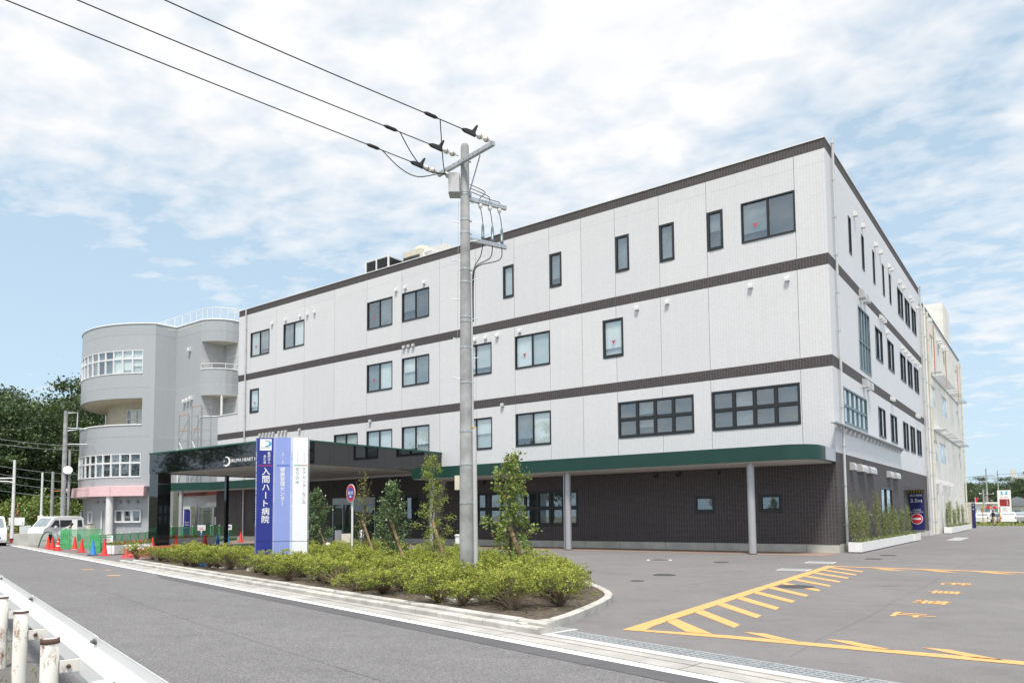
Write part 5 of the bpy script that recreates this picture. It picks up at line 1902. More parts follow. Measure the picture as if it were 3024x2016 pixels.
o = thing('garden_spotlight', 'black spotlight at the left foot of the sign pylon', 'spotlight', (-12.3, -18.3, .1))
MB().tube([(-12.3, -18.3, .08), (-12.3, -18.3, .34)], .02, 6).build('stem', 'black', o)
MB().lathe([(.05, -.10), (.075, .04), (.08, .07)], (-12.3, -18.3, .40), 14, (.6, .2, .6)).build('lamp_head', 'black', o)
for p0, lb in (((-1.9, -20.9), 'pale concrete slab lying in soil below the utility pole'), ((-13.6, -18.2), 'pale concrete slab lying in soil left of the sign pylon')):
    mb = MB().obox((p0[0], p0[1], .115), RE, RN, (0, 0, 1), .6, .18, .025)
    tag(rebase(mb.build('concrete_slab', 'pale_concrete'), (p0[0], p0[1], .1)), lb, 'slab')
for p0, lb in (((-15.2, -17.9), 'blue lid in the soil under azaleas left of pylon'),):
    o = thing('valve_lid', lb, 'lid', (p0[0], p0[1], .1))
    MB().obox((p0[0], p0[1], .13), RE, RN, (0, 0, 1), .32, .22, .03).build('lid', 'cone_blue', o)
    MB().obox((p0[0], p0[1], .11), RE, RN, (0, 0, 1), .36, .26, .02).build('rim', 'frame_steel', o)

# ------------------------------------------------------------------ guard rail in the near corner
def GP(t, off, z=0.0):
    return RP(t, -5.0 - (t - 25.3) * .0232 + off, z)


GE = (RE - RN * .0232).normalized()
GN = Vector((-GE.y, GE.x, 0))
grd = thing('guard_rail', 'white rusty guard rail of wide steel beams on round posts along the road', 'guard rail', RP(22, -5.1))
pts_t = [-20 + 1.88 * k for k in range(29)]
dref = 25.45
for k in range(-16, 6):
    t = dref + 1.88 * k
    x, y, _ = GP(t, -.22)
    top = .775 + .012 * math.sin(k * 2.3)
    p = MB().lathe([(.057, -.1), (.057, top - .012), (.050, top)], (x, y, 0), 24).build('post', 'post_white', grd)
    if k == -1:
        MB().lathe([(.0585, top - .03), (.0605, top - .028), (.0605, top + .006), (.050, top + .004)], (x, y, 0), 24).build('rim', 'rust_rim', p)
        MB().lathe([(.0465, top + .0045), (.0465, top + .006)], (x, y, 0), 20).build('cap', 'pipe_grey', p)
    else:
        MB().lathe([(.0585, top - .018), (.0600, top - .016), (.0600, top - .006), (.052, top + .002)], (x, y, 0), 24).build('rim', 'rust_rim', p)
        MB().lathe([(.052, top + .0025), (.045, top + .009), (.02, top + .012)], (x + .003, y, 0), 24).build('cap', 'rail_white', p)
    bq = MB()
    bq.obox(GP(t + .03, -.10, .57), GE, GN, (0, 0, 1), .012, .062, .042)
    bq = bq.build('bracket', 'post_white', grd)
    for dz in (.0,):
        MB().lathe([(.016, 0), (.016, .012), (.009, .014), (.009, .03)], GP(t + .042, -.11, .57 + dz), 6, GE).build('bolt', 'rust_rim', bq)
prof = [(.090, .775), (.096, .765), (.096, .70), (.012, .622), (.012, .508), (.096, .430), (.096, .365), (.090, .355)]
back = [(a - .006, z) for a, z in prof]
back[0], back[-1] = (.088, .770), (.088, .360)
shape = prof + back[::-1]
for k in range(-9, 3):
    t0 = dref - 1.88 + .06 + 3.76 * k
    o = MB().extr(shape, Vector(GP(t0, -.05 + (.007 if k % 2 else 0))), GN, Vector((0, 0, 1)), GE, 3.86).build('rail_beam', 'rail_white', grd)
    for dt in (.05, .10):
        for z in (.735, .395):
            MB().lathe([(.020, 0), (.020, .013), (.010, .015), (.010, .030)], GP(t0 + dt, .040, z), 6, -GN).build('bolt', 'iron_cover', o)

# ------------------------------------------------------------------ plants
def inside(p, poly):
    c = False
    n = len(poly)
    for i in range(n):
        a, b = poly[i], poly[(i + 1) % n]
        if (a[1] > p[1]) != (b[1] > p[1]) and p[0] < (b[0] - a[0]) * (p[1] - a[1]) / (b[1] - a[1]) + a[0]:
            c = not c
    return c


def seg_dist(p, a, b):
    ax, ay, bx, by = *a, *b
    L = (bx - ax) ** 2 + (by - ay) ** 2
    u = 0 if L == 0 else max(0, min(1, ((p[0] - ax) * (bx - ax) + (p[1] - ay) * (by - ay)) / L))
    return math.hypot(p[0] - ax - u * (bx - ax), p[1] - ay - u * (by - ay))


def azalea_proto(seed, w=.50, h=.62, nclump=150, flowers=False):
    rs = np.random.RandomState(seed)
    # shoots fan out from the base; leaf rosettes sit on their ends, each clump with its own height
    stems = MB()
    pos, ax, tone, size = [], [], [], []
    lob = rs.normal(size=(7, 2)) * w * .50
    for k in range(nclump):
        c = lob[rs.randint(7)]
        x, y = c + rs.normal(size=2) * w * .30
        r = math.hypot(x, y)
        if r > w * 1.15:
            x, y = x / r * w * 1.1, y / r * w * 1.1
            r = w * 1.1
        top = h * (1 - .34 * (r / w) ** 2) * (.74 + .40 * rs.rand()) * (1 + .14 * math.sin(7 * x + seed) * math.cos(6 * y))
        z = top * (1.0 if rs.rand() < .68 else .58 + .4 * rs.rand())
        z = max(z, .2)
        ct = rs.normal() * .12
        tip = np.array([x, y, z])
        if k % 2 == 0:
            m1 = np.array([x * .35, y * .35, z * .45]) + rs.normal(size=3) * .02
            stems.tube([(x * .06, y * .06, 0), tuple(m1), tuple(tip)], [.009, .006, .003], 4, False)
        n = rs.randint(11, 18)
        for j in range(n):
            d = rs.normal(size=3)
            d[2] = abs(d[2]) * .75 + .12
            d /= np.linalg.norm(d)
            p = tip + rs.normal(size=3) * np.array([.028, .028, .018])
            pos.append(p)
            ax.append(d)
            size.append(.027 + .020 * rs.rand())
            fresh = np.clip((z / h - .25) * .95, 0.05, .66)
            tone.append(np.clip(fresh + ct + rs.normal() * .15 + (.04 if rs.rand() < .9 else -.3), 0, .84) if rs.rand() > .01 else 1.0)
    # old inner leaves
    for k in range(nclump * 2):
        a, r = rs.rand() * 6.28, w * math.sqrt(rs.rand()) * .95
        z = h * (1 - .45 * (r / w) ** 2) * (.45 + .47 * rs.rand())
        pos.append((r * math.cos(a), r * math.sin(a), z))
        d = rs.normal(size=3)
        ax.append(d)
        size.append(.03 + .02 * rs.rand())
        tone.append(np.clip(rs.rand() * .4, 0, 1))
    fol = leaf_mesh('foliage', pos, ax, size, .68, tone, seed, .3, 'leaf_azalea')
    sm = stems.mesh('branches')
    sm.materials.append(M['twig'])
    o = thing('azalea_bush', 'x', 'bush')
    for nm, me in (('foliage', fol), ('branches', sm)):
        q = bpy.data.objects.new(nm, me)
        finish(q, None, o)
    if flowers:
        fp = [tuple(Vector((rs.normal() * w * .4, rs.normal() * w * .4, h * (.7 + .3 * rs.rand())))) for _ in range(30)]
        P, A = [], []
        for p in fp:
            for j in range(5):
                d = rs.normal(size=3)
                d[2] = abs(d[2])
                P.append(p)
                A.append(d)
        me = leaf_mesh('flowers', P, A, .06, .8, None, seed, .3, 'leaf_azalea')
        me.materials.clear()
        me.materials.append(M['petal_white'])
        finish(bpy.data.objects.new('flowers', me), None, o)
    return o


protos = [azalea_proto(s, w, h) for s, w, h in ((11, .56, .58), (12, .62, .53), (13, .48, .61), (14, .58, .49), (15, .50, .58), (16, .64, .57), (17, .44, .66), (18, .60, .46))]
spots = []
random.seed(5)
xs = [p[0] for p in BED]
yv = [p[1] for p in BED]
tries = 0
while tries < 14000:
    tries += 1
    p = (random.uniform(min(xs), max(xs)), random.uniform(min(yv), max(yv)))
    if not inside(p, BED):
        continue
    s = (Vector((p[0], p[1], 0)) - RO).dot(RN)
    if s < 1.33 + .22 * math.sin(p[0] * 1.7):
        continue
    if min(seg_dist(p, BED[i], BED[(i + 1) % len(BED)]) for i in range(len(BED))) < .40:
        continue
    if any((p[0] - q[0]) ** 2 + (p[1] - q[1]) ** 2 < .68 ** 2 for q in spots):
        continue
    if math.hypot(p[0] - UPx, p[1] - UPy) < .36 or math.hypot(p[0] - fs.x, p[1] - fs.y) < .25:
        continue
    q = Vector((p[0], p[1], 0)) - SA
    u, n = q.dot(SUv), q.dot(SNv)
    if -.75 < u < 2.0 and -.9 < n < .42:
        continue
    if -1.0 < u < .15 and n > -.2 and n < 1.2:
        continue
    spots.append(p)
used_p = set()
ORD = ['first', 'second', 'third', 'fourth', 'fifth', 'sixth', 'seventh', 'eighth', 'ninth', 'tenth', 'eleventh', 'twelfth', 'thirteenth', 'fourteenth', 'fifteenth', 'sixteenth', 'seventeenth', 'eighteenth', 'nineteenth', 'twentieth']
sof = lambda p: (Vector((p[0], p[1], 0)) - RO).dot(RN)
rowR = sorted([p for p in spots if sof(p) < 2.2 and p[0] > -11.5], key=lambda p: -p[0])
rowL = sorted([p for p in spots if sof(p) < 1.9 and p[0] < -12.3], key=lambda p: -p[0])
for i, p in enumerate(spots):
    s = (Vector((p[0], p[1], 0)) - RO).dot(RN)
    k = random.randrange(len(protos))
    front_row = s < 2.2
    if front_row and p[0] > -11.5:
        lb = (ORD[rowR.index(p)] if rowR.index(p) < 20 else 'last') + ' azalea of the kerbside row counted from the rounded bed tip'
        gp = 'kerbside azaleas right of the pylon'
    elif p in rowL:
        lb = (ORD[rowL.index(p)] if rowL.index(p) < 20 else 'last') + ' azalea of the kerbside row counted leftwards from the sign pylon'
        gp = 'kerbside azaleas left of the pylon'
    elif p[0] < -12.3:
        lb = 'low yellow-green azalea bush behind the kerbside row left of the sign pylon'
        gp = 'azaleas left of the pylon'
    else:
        lb = 'low yellow-green azalea bush in the thick of the bed right of the pylon'
        gp = 'azaleas massed right of the pylon'
    sc_ = random.uniform(.84, 1.12)
    rz = random.uniform(0, 6.28)
    S3 = (sc_, sc_ * random.uniform(.9, 1.1), sc_ * random.uniform(.78, 1.06))
    if k not in used_p:
        used_p.add(k)
        o = protos[k]
        o.location, o.rotation_euler, o.scale = (p[0], p[1], .10), (0, 0, rz), S3
        o['label'], o['group'] = lb, gp
    else:
        copy_tree(protos[k], (p[0], p[1], .10), rz, S3, lb, gp)
for k, o in enumerate(protos):
    if k not in used_p:
        o.location = (-19 - k, -16.6, .1)
        o['label'], o['group'] = 'low yellow-green azalea bush in the bed left of the sign pylon', 'azaleas left of the pylon'
fl = azalea_proto(31, .55, .55, 110, True)
fl.location = (-21.4, -17.0, .08)
fl['label'] = 'azalea bush with white flowers at the left tip of the bed'

# fallen leaves, litter and small weeds on the soil
rs = np.random.RandomState(3)
P, A, Tn = [], [], []
while len(P) < 2600:
    p = (rs.uniform(min(xs), max(xs)), rs.uniform(min(yv), max(yv)))
    if inside(p, BED):
        P.append((p[0], p[1], .103))
        A.append((rs.normal(), rs.normal(), .12 if rs.rand() < .75 else 1.2))
        Tn.append(rs.rand() * .5 if rs.rand() < .6 else 1.0)
stuff(finish(bpy.data.objects.new('ground_litter', leaf_mesh('ground_litter', P, A, rs.uniform(.02, .06, len(P)), .5, Tn, 4, .2, 'leaf_azalea'))))
P, A = [], []
for _ in range(1500):
    t = rs.uniform(14, 27)
    s = -5.2 + rs.normal() * .16 if rs.rand() < .6 else -5.55 + rs.normal() * .25
    p = RP(t, s, -.002)
    if math.sin(t * 3.7) + rs.normal() * .4 > .2:
        P.append(p)
        A.append((rs.normal() * .6, rs.normal() * .6, .7 + rs.rand()))
stuff(finish(bpy.data.objects.new('verge_weeds', leaf_mesh('verge_weeds', P, A, rs.uniform(.03, .09, len(P)), .22, None, 5, .1, 'leaf_weed'))))


def grow(rs, base, h, limbs, trunk_r, lean=.02):
    """trunk and limbs as tubes; returns builders and the limb tips"""
    tk, lb, tips = MB(), MB(), []
    pts = [Vector((rs.normal() * lean * h * u, rs.normal() * lean * h * u, h * u)) for u in np.linspace(0, 1, 7)]
    pts[0] = Vector((0, 0, -.1))
    tk.tube(pts, [max(.004, trunk_r * (1 - .85 * i / 6)) for i in range(7)], 8)
    for z, r, a, up_ in limbs:
        u = z / h * 6
        i = int(min(5, max(0, u)))
        s = pts[i].lerp(pts[i + 1], u - i)
        e_ = s + Vector((r * math.cos(a), r * math.sin(a), up_))
        m_ = s.lerp(e_, .5) + Vector((rs.normal() * r * .1, rs.normal() * r * .1, up_ * .12))
        rr = max(.003, trunk_r * .42 * (1 - z / h * .6))
        lb.tube([s, m_, e_], [rr, rr * .6, rr * .25], 5, False)
        tips.append((s, m_, e_))
    return tk, lb, tips


def young_tree(label, loc, h, prof, nlimb, per, leaf, m, seed, trunk_r=.028, sig=.07, accent=.02, up_=.16, bare=0, tone_mu=.45, wid=.58, whips=0):
    rs = np.random.RandomState(seed)
    zz, rr = [p[0] for p in prof], [p[1] for p in prof]
    limbs = []
    for k in range(nlimb):
        z = zz[0] + (zz[-1] - zz[0]) * (k + rs.rand()) / nlimb
        r = np.interp(z, zz, rr) * (.40 + .72 * rs.rand())
        limbs.append((max(.25, z - up_), r, k * 2.4 + rs.normal() * .3, up_ * (.7 + .6 * rs.rand())))
    tk, lb, tips = grow(rs, loc, h * .97, limbs, trunk_r)
    for k in range(whips):
        a = rs.rand() * 6.28
        z = h * (.35 + .4 * rs.rand())
        L = .25 + .35 * rs.rand()
        lb.tube([(0, 0, z), (.4 * L * math.cos(a), .4 * L * math.sin(a), z + L * .6), (.6 * L * math.cos(a), .6 * L * math.sin(a), z + L * 1.3)], [.006, .004, .002], 4, False)
    pos, ax, tone, size = [], [], [], []
    for i, (s, m_, e_) in enumerate(tips):
        if rs.rand() < bare:
            continue
        for j in range(per):
            u = rs.rand() ** .5
            c = m_.lerp(e_, u) if rs.rand() < .9 else s.lerp(m_, rs.rand())
            p = np.array(c) + rs.normal(size=3) * sig
            d = rs.normal(size=3) + np.array([(e_ - s).x, (e_ - s).y, .15]) * 1.2
            pos.append(p)
            ax.append(d)
            size.append(leaf * (.7 + .6 * rs.rand()))
            tone.append(1.0 if rs.rand() < accent else np.clip(rs.normal(tone_mu, .2), 0, .84))
    o = thing('young_tree', label, 'tree', loc)
    off = Vector(loc)
    for mbq, nm, mm in ((tk, 'trunk', 'bark'), (lb, 'branches', 'twig')):
        me = mbq.mesh(nm)
        me.materials.append(M[mm])
        finish(bpy.data.objects.new(nm, me), None, o)
    finish(bpy.data.objects.new('crown', leaf_mesh('crown', pos, ax, size, wid, tone, seed, .3, m)), None, o)
    return o


young_tree('young evergreen tree in two leafy tiers, right of the utility pole', (-2.2, -18.72, .1), 2.85, [(.75, .36), (1.1, .64), (1.45, .58), (1.75, .28), (2.0, .44), (2.35, .48), (2.82, .15)], 38, 62, .075, 'leaf_mid', 41, .036, .058, .02, .2)
young_tree('slender pale green tree with upright tip left of the utility pole', (-5.18, -17.89, .1), 3.0, [(.65, .30), (1.0, .52), (1.5, .46), (2.0, .36), (2.4, .24), (2.8, .2), (3.0, .05)], 44, 78, .042, 'leaf_light', 42, .028, .048, .008, .12, 0, .5)
young_tree('dense dark evergreen cone with orange leaves left of slender tree', (-7.8, -16.76, .1), 2.46, [(.55, .30), (.85, .44), (1.25, .52), (1.7, .38), (2.1, .26), (2.42, .06)], 44, 62, .070, 'leaf_dark', 43, .042, .062, .012, .14)
young_tree('dark evergreen tree right beside the white pylon panel', (-15.38, -13.36, .1), 2.55, [(.6, .40), (.95, .62), (1.3, .55), (1.8, .42), (2.2, .34), (2.5, .08)], 44, 62, .080, 'leaf_dark', 44, .042, .070, .012, .14)
young_tree('thin half-bare tree with twiggy tip behind the round sign', (-12.2, -13.9, .1), 3.05, [(.5, .2), (.9, .5), (1.4, .46), (1.9, .42), (2.4, .22), (3.0, .1)], 50, 13, .06, 'leaf_light', 45, .026, .06, .03, .32, .42, .45, whips=22)
for i, (tx, ty, bx_, by_, zt, lb) in enumerate(((-2.2, -18.72, -1.78, -18.52, 1.28, 'brown log stake propping the two-tiered tree'), (-5.18, -17.89, -4.70, -17.80, 1.42, 'brown log stake propping the slender pale tree'),
                                                (-7.8, -16.76, -7.28, -16.62, 1.42, 'brown log stake propping the dark cone-shaped tree'), (-15.38, -13.36, -14.85, -13.15, 1.4, 'brown log stake propping the tree beside the pylon'),
                                                (-12.2, -13.9, -11.70, -13.72, 1.4, 'brown log stake propping the half-bare tree'))):
    d = Vector((bx_ - tx, by_ - ty, -zt)).normalized()
    top = Vector((tx, ty, zt)) + Vector((.05, -.05, .0)) - d * .10
    o = thing('support_stake', lb, 'stake', (bx_, by_, .1), 'support stakes of the young trees')
    MB().tube([top, Vector((bx_, by_, .02))], [.045, .05], 12).build('pole', 'wood_stake', o)
    MB().lathe([(.052, -.03), (.056, 0), (.052, .03)], top + d * .18, 12, d).build('rope_tie', 'rope', o)

# ------------------------------------------------------------------ works area left of the portico
def cone(x, y, m, label, sign=None, h=.68, z=0.0):
    o = thing('traffic_cone', label, 'cone', (x, y, z), 'traffic cones round the works area')
    MB().obox((x, y, z + .018), RE, RN, (0, 0, 1), .19, .19, .018).build('base', 'rubber' if m == 'cone_blue' else 'cone_red', o)
    MB().lathe([(.135, .036), (.12, .06), (.034, h - .03), (.026, h)], (x, y, z), 18).build('body', m, o)
    if sign:
        f = Vector((.588, -.809, 0)) if sign != 'side' else SNv
        r2 = Vector((.809, .588, 0))
        MB().lathe([(.045, h - .1), (.05, h - .05), (.035, h + .12)], (x, y, z), 12).build('socket', 'plastic_white', o)
        c = Vector((x, y, z + h + .24))
        bd_ = MB().obox(c, r2, (0, 0, 1), f, .26, .17, .012).build('board', 'plastic_white', o)
        t_ = MB()
        if sign == 'arrow':
            t_.obox(c + f * .014 - Vector((0, 0, .07)), r2, (0, 0, 1), f, .15, .03, .001)
            t_.build('arrow', 'red_mark', bd_)
            t2 = MB()
            put_text(t2, 'こちらから', c + f * .015 + Vector((0, 0, .05)), r2, UZ, width=.40, height=.07)
            t2.build('lettering', 'ink_navy', bd_)
        else:
            put_text(t_, sign, c + f * .015, r2, UZ, width=.42, height=.18, bold=.02)
            t_.build('lettering', 'ink_purple', bd_)
    return o


cone(-39.7, -13.1, 'cone_red', 'red cone farthest left, before the parked white van')
cone(-38.1, -13.5, 'cone_red', 'second red cone from the left, before the parked van')
cone(-36.75, -13.75, 'cone_red', 'third red cone from the left, close to the banded one')
c4 = cone(-35.95, -14.05, 'cone_red', 'red cone with white bands, fourth from the left')
MB().lathe([(.1, .22), (.076, .34)], (-35.95, -14.05, 0), 18).build('white_band', 'plastic_white', c4)
MB().lathe([(.061, .47), (.046, .56)], (-35.95, -14.05, 0), 18).build('white_band', 'plastic_white', c4)
cone(-33.35, -14.3, 'cone_red', 'red cone under a second one, right of the green barrier')
cone(-33.35, -14.3, 'cone_red', 'red cone stacked on top of another right of the green barrier', None, .68, .10)
cone(-32.2, -14.45, 'cone_red', 'single red cone between the stacked cones and blue cone')
cone(-28.55, -15.5, 'cone_blue', 'blue cone in front of the solid green fence end')
cone(-27.55, -15.45, 'cone_red', 'red cone carrying the striped bar at the planter')
cone(-30.9, -11.6, 'cone_red', 'red cone behind the pink barrier left of the granite column')
cone(-33.05, -9.2, 'cone_red', 'red cone touching the right side of the granite column')
cone(-34.15, -8.0, 'cone_red', 'red cone before the flower boxes, second from the granite column')
cone(-34.0, -6.9, 'cone_red', 'red cone before the flower boxes, left of the blue one')
cone(-34.5, -5.8, 'cone_blue', 'blue cone before the last flower box')
cone(-37.3, -3.4, 'cone_blue', 'blue cone holding a board with purple writing', '喫煙場所', .8)
cone(-37.2, -5.3, 'cone_blue', 'blue cone holding a board with red arrow behind flower box', 'arrow', .8)
cone(-38.0, -2.0, 'cone_red', 'red cone by the hospital wall at the end of the green fence')


def planter(p0, p1, w, h, label, flowers=None, n=700, seed=1, group=None, m='plastic_white', leafm='leaf_weed', lh=.16):
    A, B = Vector((*p0, 0)), Vector((*p1, 0))
    d = (B - A).normalized()
    nn = Vector((-d.y, d.x, 0))
    c = (A + B) / 2
    L = (B - A).length / 2 - .012
    o = thing('flower_planter', label, 'planter', (c.x, c.y, 0), group)
    mb = MB()
    t = .04
    mb.obox(c + nn * (w / 2 - t / 2) + Vector((0, 0, h / 2 + .02)), d, nn, (0, 0, 1), L, t / 2, h / 2 - .02)
    mb.obox(c - nn * (w / 2 - t / 2) + Vector((0, 0, h / 2 + .02)), d, nn, (0, 0, 1), L, t / 2, h / 2 - .02)
    mb.obox(c + d * (L - t / 2) + Vector((0, 0, h / 2 + .02)), d, nn, (0, 0, 1), t / 2, w / 2 - t, h / 2 - .02)
    mb.obox(c - d * (L - t / 2) + Vector((0, 0, h / 2 + .02)), d, nn, (0, 0, 1), t / 2, w / 2 - t, h / 2 - .02)
    mb.build('box', m, o)
    MB().obox(c + Vector((0, 0, h * .45)), d, nn, (0, 0, 1), L - t - .004, w / 2 - t - .004, h * .42).build('soil', 'earth', o)
    ft = MB()
    for s in (-.8, 0, .8):
        ft.obox(c + d * (L * s) + Vector((0, 0, .02)), d, nn, (0, 0, 1), .08, w / 2 - .03, .02)
    ft.build('feet', 'black', o)
    rs_ = np.random.RandomState(seed)
    P = [tuple(c + d * rs_.uniform(-L, L) * .95 + nn * rs_.uniform(-w, w) * .46 + Vector((0, 0, h * .86 + rs_.rand() ** 1.6 * lh))) for _ in range(n)]
    A_ = [(rs_.normal(), rs_.normal(), abs(rs_.normal()) + .3) for _ in range(n)]
    me = leaf_mesh('foliage', P, A_, rs_.uniform(.05, .10, n), .55, np.clip(rs_.normal(.4, .2, n), 0, .9), seed, .3, leafm)
    q = bpy.data.objects.new('foliage', me)
    q.location = -Vector((c.x, c.y, 0))
    finish(q, None, o)
    if flowers:
        P, A_ = [], []
        for _ in range(int(L * 14)):
            p = c + d * rs_.uniform(-L, L) * .95 + nn * rs_.uniform(-w, w) * .45 + Vector((0, 0, h * .9 + lh * (.7 + .5 * rs_.rand())))
            for j in range(6):
                P.append(tuple(p))
                A_.append((rs_.normal(), rs_.normal(), rs_.normal()))
        me = leaf_mesh('flowers', P, A_, .07, .9, None, seed, .2, leafm)
        me.materials.clear()
        me.materials.append(M[flowers])
        q = bpy.data.objects.new('flowers', me)
        q.location = -Vector((c.x, c.y, 0))
        finish(q, None, o)
    return o


planter((-27.95, -15.05), (-28.5, -13.9), .45, .44, 'long white flower box behind the red cone with striped bar', 'petal_red', 420, 61)
planter((-28.5, -13.9), (-29.05, -12.75), .45, .44, 'white flower box behind the pink barrier', 'petal_red', 420, 62)
planter((-34.0, -9.35), (-34.25, -8.3), .5, .5, 'white flower box nearest the granite column', 'petal_red', 420, 63)
planter((-34.25, -8.3), (-34.45, -7.2), .5, .5, 'white flower box, middle of the three by the column', 'petal_red', 420, 64)
planter((-34.45, -7.2), (-34.7, -6.05), .55, .5, 'white flower box at the end, right of the blue cone', 'petal_red', 460, 65)


def lattice(mb, A, d, L, z0, z1, step, w=.012):
    H = z1 - z0
    n_ = d.cross(Vector((0, 0, 1)))
    for sgn in (1, -1):
        k = -H
        while k < L:
            x0, x1 = k, k + H
            a0, a1 = max(0, x0), min(L, x1)
            if a1 > a0 + .01:
                u0, u1 = (a0 - x0) / H, (a1 - x0) / H
                za, zb = (z0 + H * u0, z0 + H * u1) if sgn > 0 else (z1 - H * u0, z1 - H * u1)
                p, q = A + d * a0 + Vector((0, 0, za)), A + d * a1 + Vector((0, 0, zb))
                e_ = (q - p).normalized()
                s_ = n_.cross(e_).normalized() * w
                mb.add([p - s_, q - s_, q + s_, p + s_], [(0, 1, 2, 3)])
            k += step


def green_fence(pts, h, label, step=.085, solid_end=False, group=None):
    o = thing('safety_fence', label, 'fence', (*pts[0], 0), group)
    for i, (a, b) in enumerate(zip(pts, pts[1:])):
        A, B = Vector((*a, 0)), Vector((*b, 0))
        d = (B - A).normalized()
        L = (B - A).length
        nn = Vector((-d.y, d.x, 0))
        if solid_end and i == 0:
            MB().obox((A + B) / 2 + Vector((0, 0, h / 2 + .02)), d, nn, (0, 0, 1), L / 2, .02, h / 2).build('solid_panel', 'fence_green', o)
            rb = MB()
            for k in range(4):
                u = (k + .5) / 4
                rb.tube([A + d * (L * u + .03 * math.sin(z * 9)) + Vector((0, 0, z)) - nn * .025 for z in np.linspace(.3, h, 9)], .03, 6)
            rb.build('moulded_ribs', 'fence_net', o)
            continue
        npan = max(1, round(L / 1.3))
        for k in range(npan):
            P0 = A + d * (L * k / npan)
            pl = L / npan
            net = MB()
            lattice(net, P0 + d * .05, d, pl - .1, .22, h - .04, step)
            stuff(net.build('net', 'fence_net', o))
            pf = MB().obox(P0 + d * .035 + Vector((0, 0, h / 2 + .02)), d, nn, (0, 0, 1), .04, .03, h / 2).build('post', 'fence_green', o)
            MB().obox(P0 + d * (pl / 2) + Vector((0, 0, h - .01)), d, nn, (0, 0, 1), pl / 2 - .05, .015, .02).build('top_rail', 'fence_green', o)
            MB().obox(P0 + d * (pl / 2) + Vector((0, 0, .14)), d, nn, (0, 0, 1), pl / 2 - .05, .012, .09).build('kick_panel', 'fence_green', o)
            MB().lathe([(.045, 0), (.045, .03)], P0 + d * .035 + Vector((0, 0, h + .04)), 10).build('post_cap', 'plastic_white', pf)
    return o


fa = green_fence([(-31.6, -14.35), (-30.75, -14.25), (-32.8, -12.3), (-35.5, -9.7), (-38.5, -6.8)], .86, 'green plastic mesh fence with solid end before the grey building', .085, True)
fb = green_fence([(-38.1, -13.1), (-37.5, -12.95), (-36.4, -11.6)], 1.08, 'short green mesh barrier beside the parked white van', .085, True)
fc = green_fence([(-35.2, -9.0), (-36.4, -7.0), (-37.7, -5.0), (-39.0, -3.0), (-40.85, -.45)], 1.12, 'long green mesh fence under the bent canopy behind the flower boxes', .085)
nb_ = thing('notice_board', 'white board with red writing hung on the green fence', 'notice', (-31.5, -13.6, .5))
f_ = Vector((.72, -.69, 0)).normalized()
r2 = Vector((.69, .72, 0)).normalized()
nc = Vector((-31.35, -13.80, .66))
MB().obox(nc, r2, UZ, f_, .42, .17, .008).build('board', 'plastic_white', nb_)
b = MB()
put_text(b, '進入禁止', nc + f_ * .011 - Vector((0, 0, .05)), r2, UZ, width=.6, height=.12, bold=.02)
b.build('lettering', 'red_mark', nb_)
MB().obox(nc + f_ * .010 + Vector((0, 0, .09)), r2, UZ, f_, .34, .022, .001).build('green_line', 'green_mark', nb_)
# striped bar between cones
tb = thing('striped_bar', 'yellow and black striped bar lying from cone to cone over the flower box', 'bar', (-27.6, -15.4, .55))
A, B = Vector((-27.55, -15.42, .56)), Vector((-30.85, -11.7, .56))
MB().tube([A, B], .018, 8).build('bar', 'black', tb)
for k in range(11):
    MB().tube([A.lerp(B, (k + .25) / 11), A.lerp(B, (k + .72) / 11)], .0195, 8).build('stripe', 'stripe_yellow', tb)
# pink plastic barrier
pb_ = thing('plastic_barrier', 'low pink-red plastic barrier at the left tip of the bed', 'barrier', (-24.4, -16.0, 0))
A, B = Vector((-24.35, -16.05, 0)), Vector((-25.7, -13.3, 0))
d = (B - A).normalized()
nn = Vector((-d.y, d.x, 0))
MB().extr([(-.2, 0), (.2, 0), (.17, .12), (.09, .18), (.08, .42), (-.08, .42), (-.09, .18), (-.17, .12)], A, nn, Vector((0, 0, 1)), d, 1.5).build('segment', 'barrier_pink', pb_)
MB().extr([(-.2, 0), (.2, 0), (.17, .12), (.09, .18), (.08, .42), (-.08, .42), (-.09, .18), (-.17, .12)], A + d * 1.53, nn, Vector((0, 0, 1)), d, 1.5).build('segment', 'barrier_pink', pb_)
for p0, lb in (((-29.15, -15.35), 'small sandbag block beside the blue cone'), ((-32.9, -14.5), 'small sandbag block beside the stacked red cones')):
    mb = MB().obox((p0[0], p0[1], .07), RE, RN, (0, 0, 1), .22, .12, .07)
    tag(rebase(mb.build('weight_block', 'sandbag'), (p0[0], p0[1], 0)), lb, 'weight')
# air conditioner by the round wall
s_ac = s_at(258, .5)
p = gpt(s_ac, .35)
q = gpt(s_ac - .5, .35)
d = Vector((q.x - p.x, q.y - p.y, 0)).normalized()
nn = Vector((d.y, -d.x, 0))
ac = thing('air_conditioner', 'beige outdoor air conditioner standing by the round grey wall', 'air conditioner', (p.x, p.y, 0))
MB().obox((p.x, p.y, .78), d, nn, (0, 0, 1), .45, .18, .42).build('casing', 'cream_wall', ac)
MB().lathe([(.33, 0), (.33, .015), (.28, .02), (.05, .02)], Vector((p.x, p.y, .78)) + nn * .18 - d * .1, 24, nn).build('fan_grille', 'hood_grey', ac)
MB().obox((p.x, p.y, .17), d, nn, (0, 0, 1), .45, .2, .17).build('plinth', 'sandbag', ac)
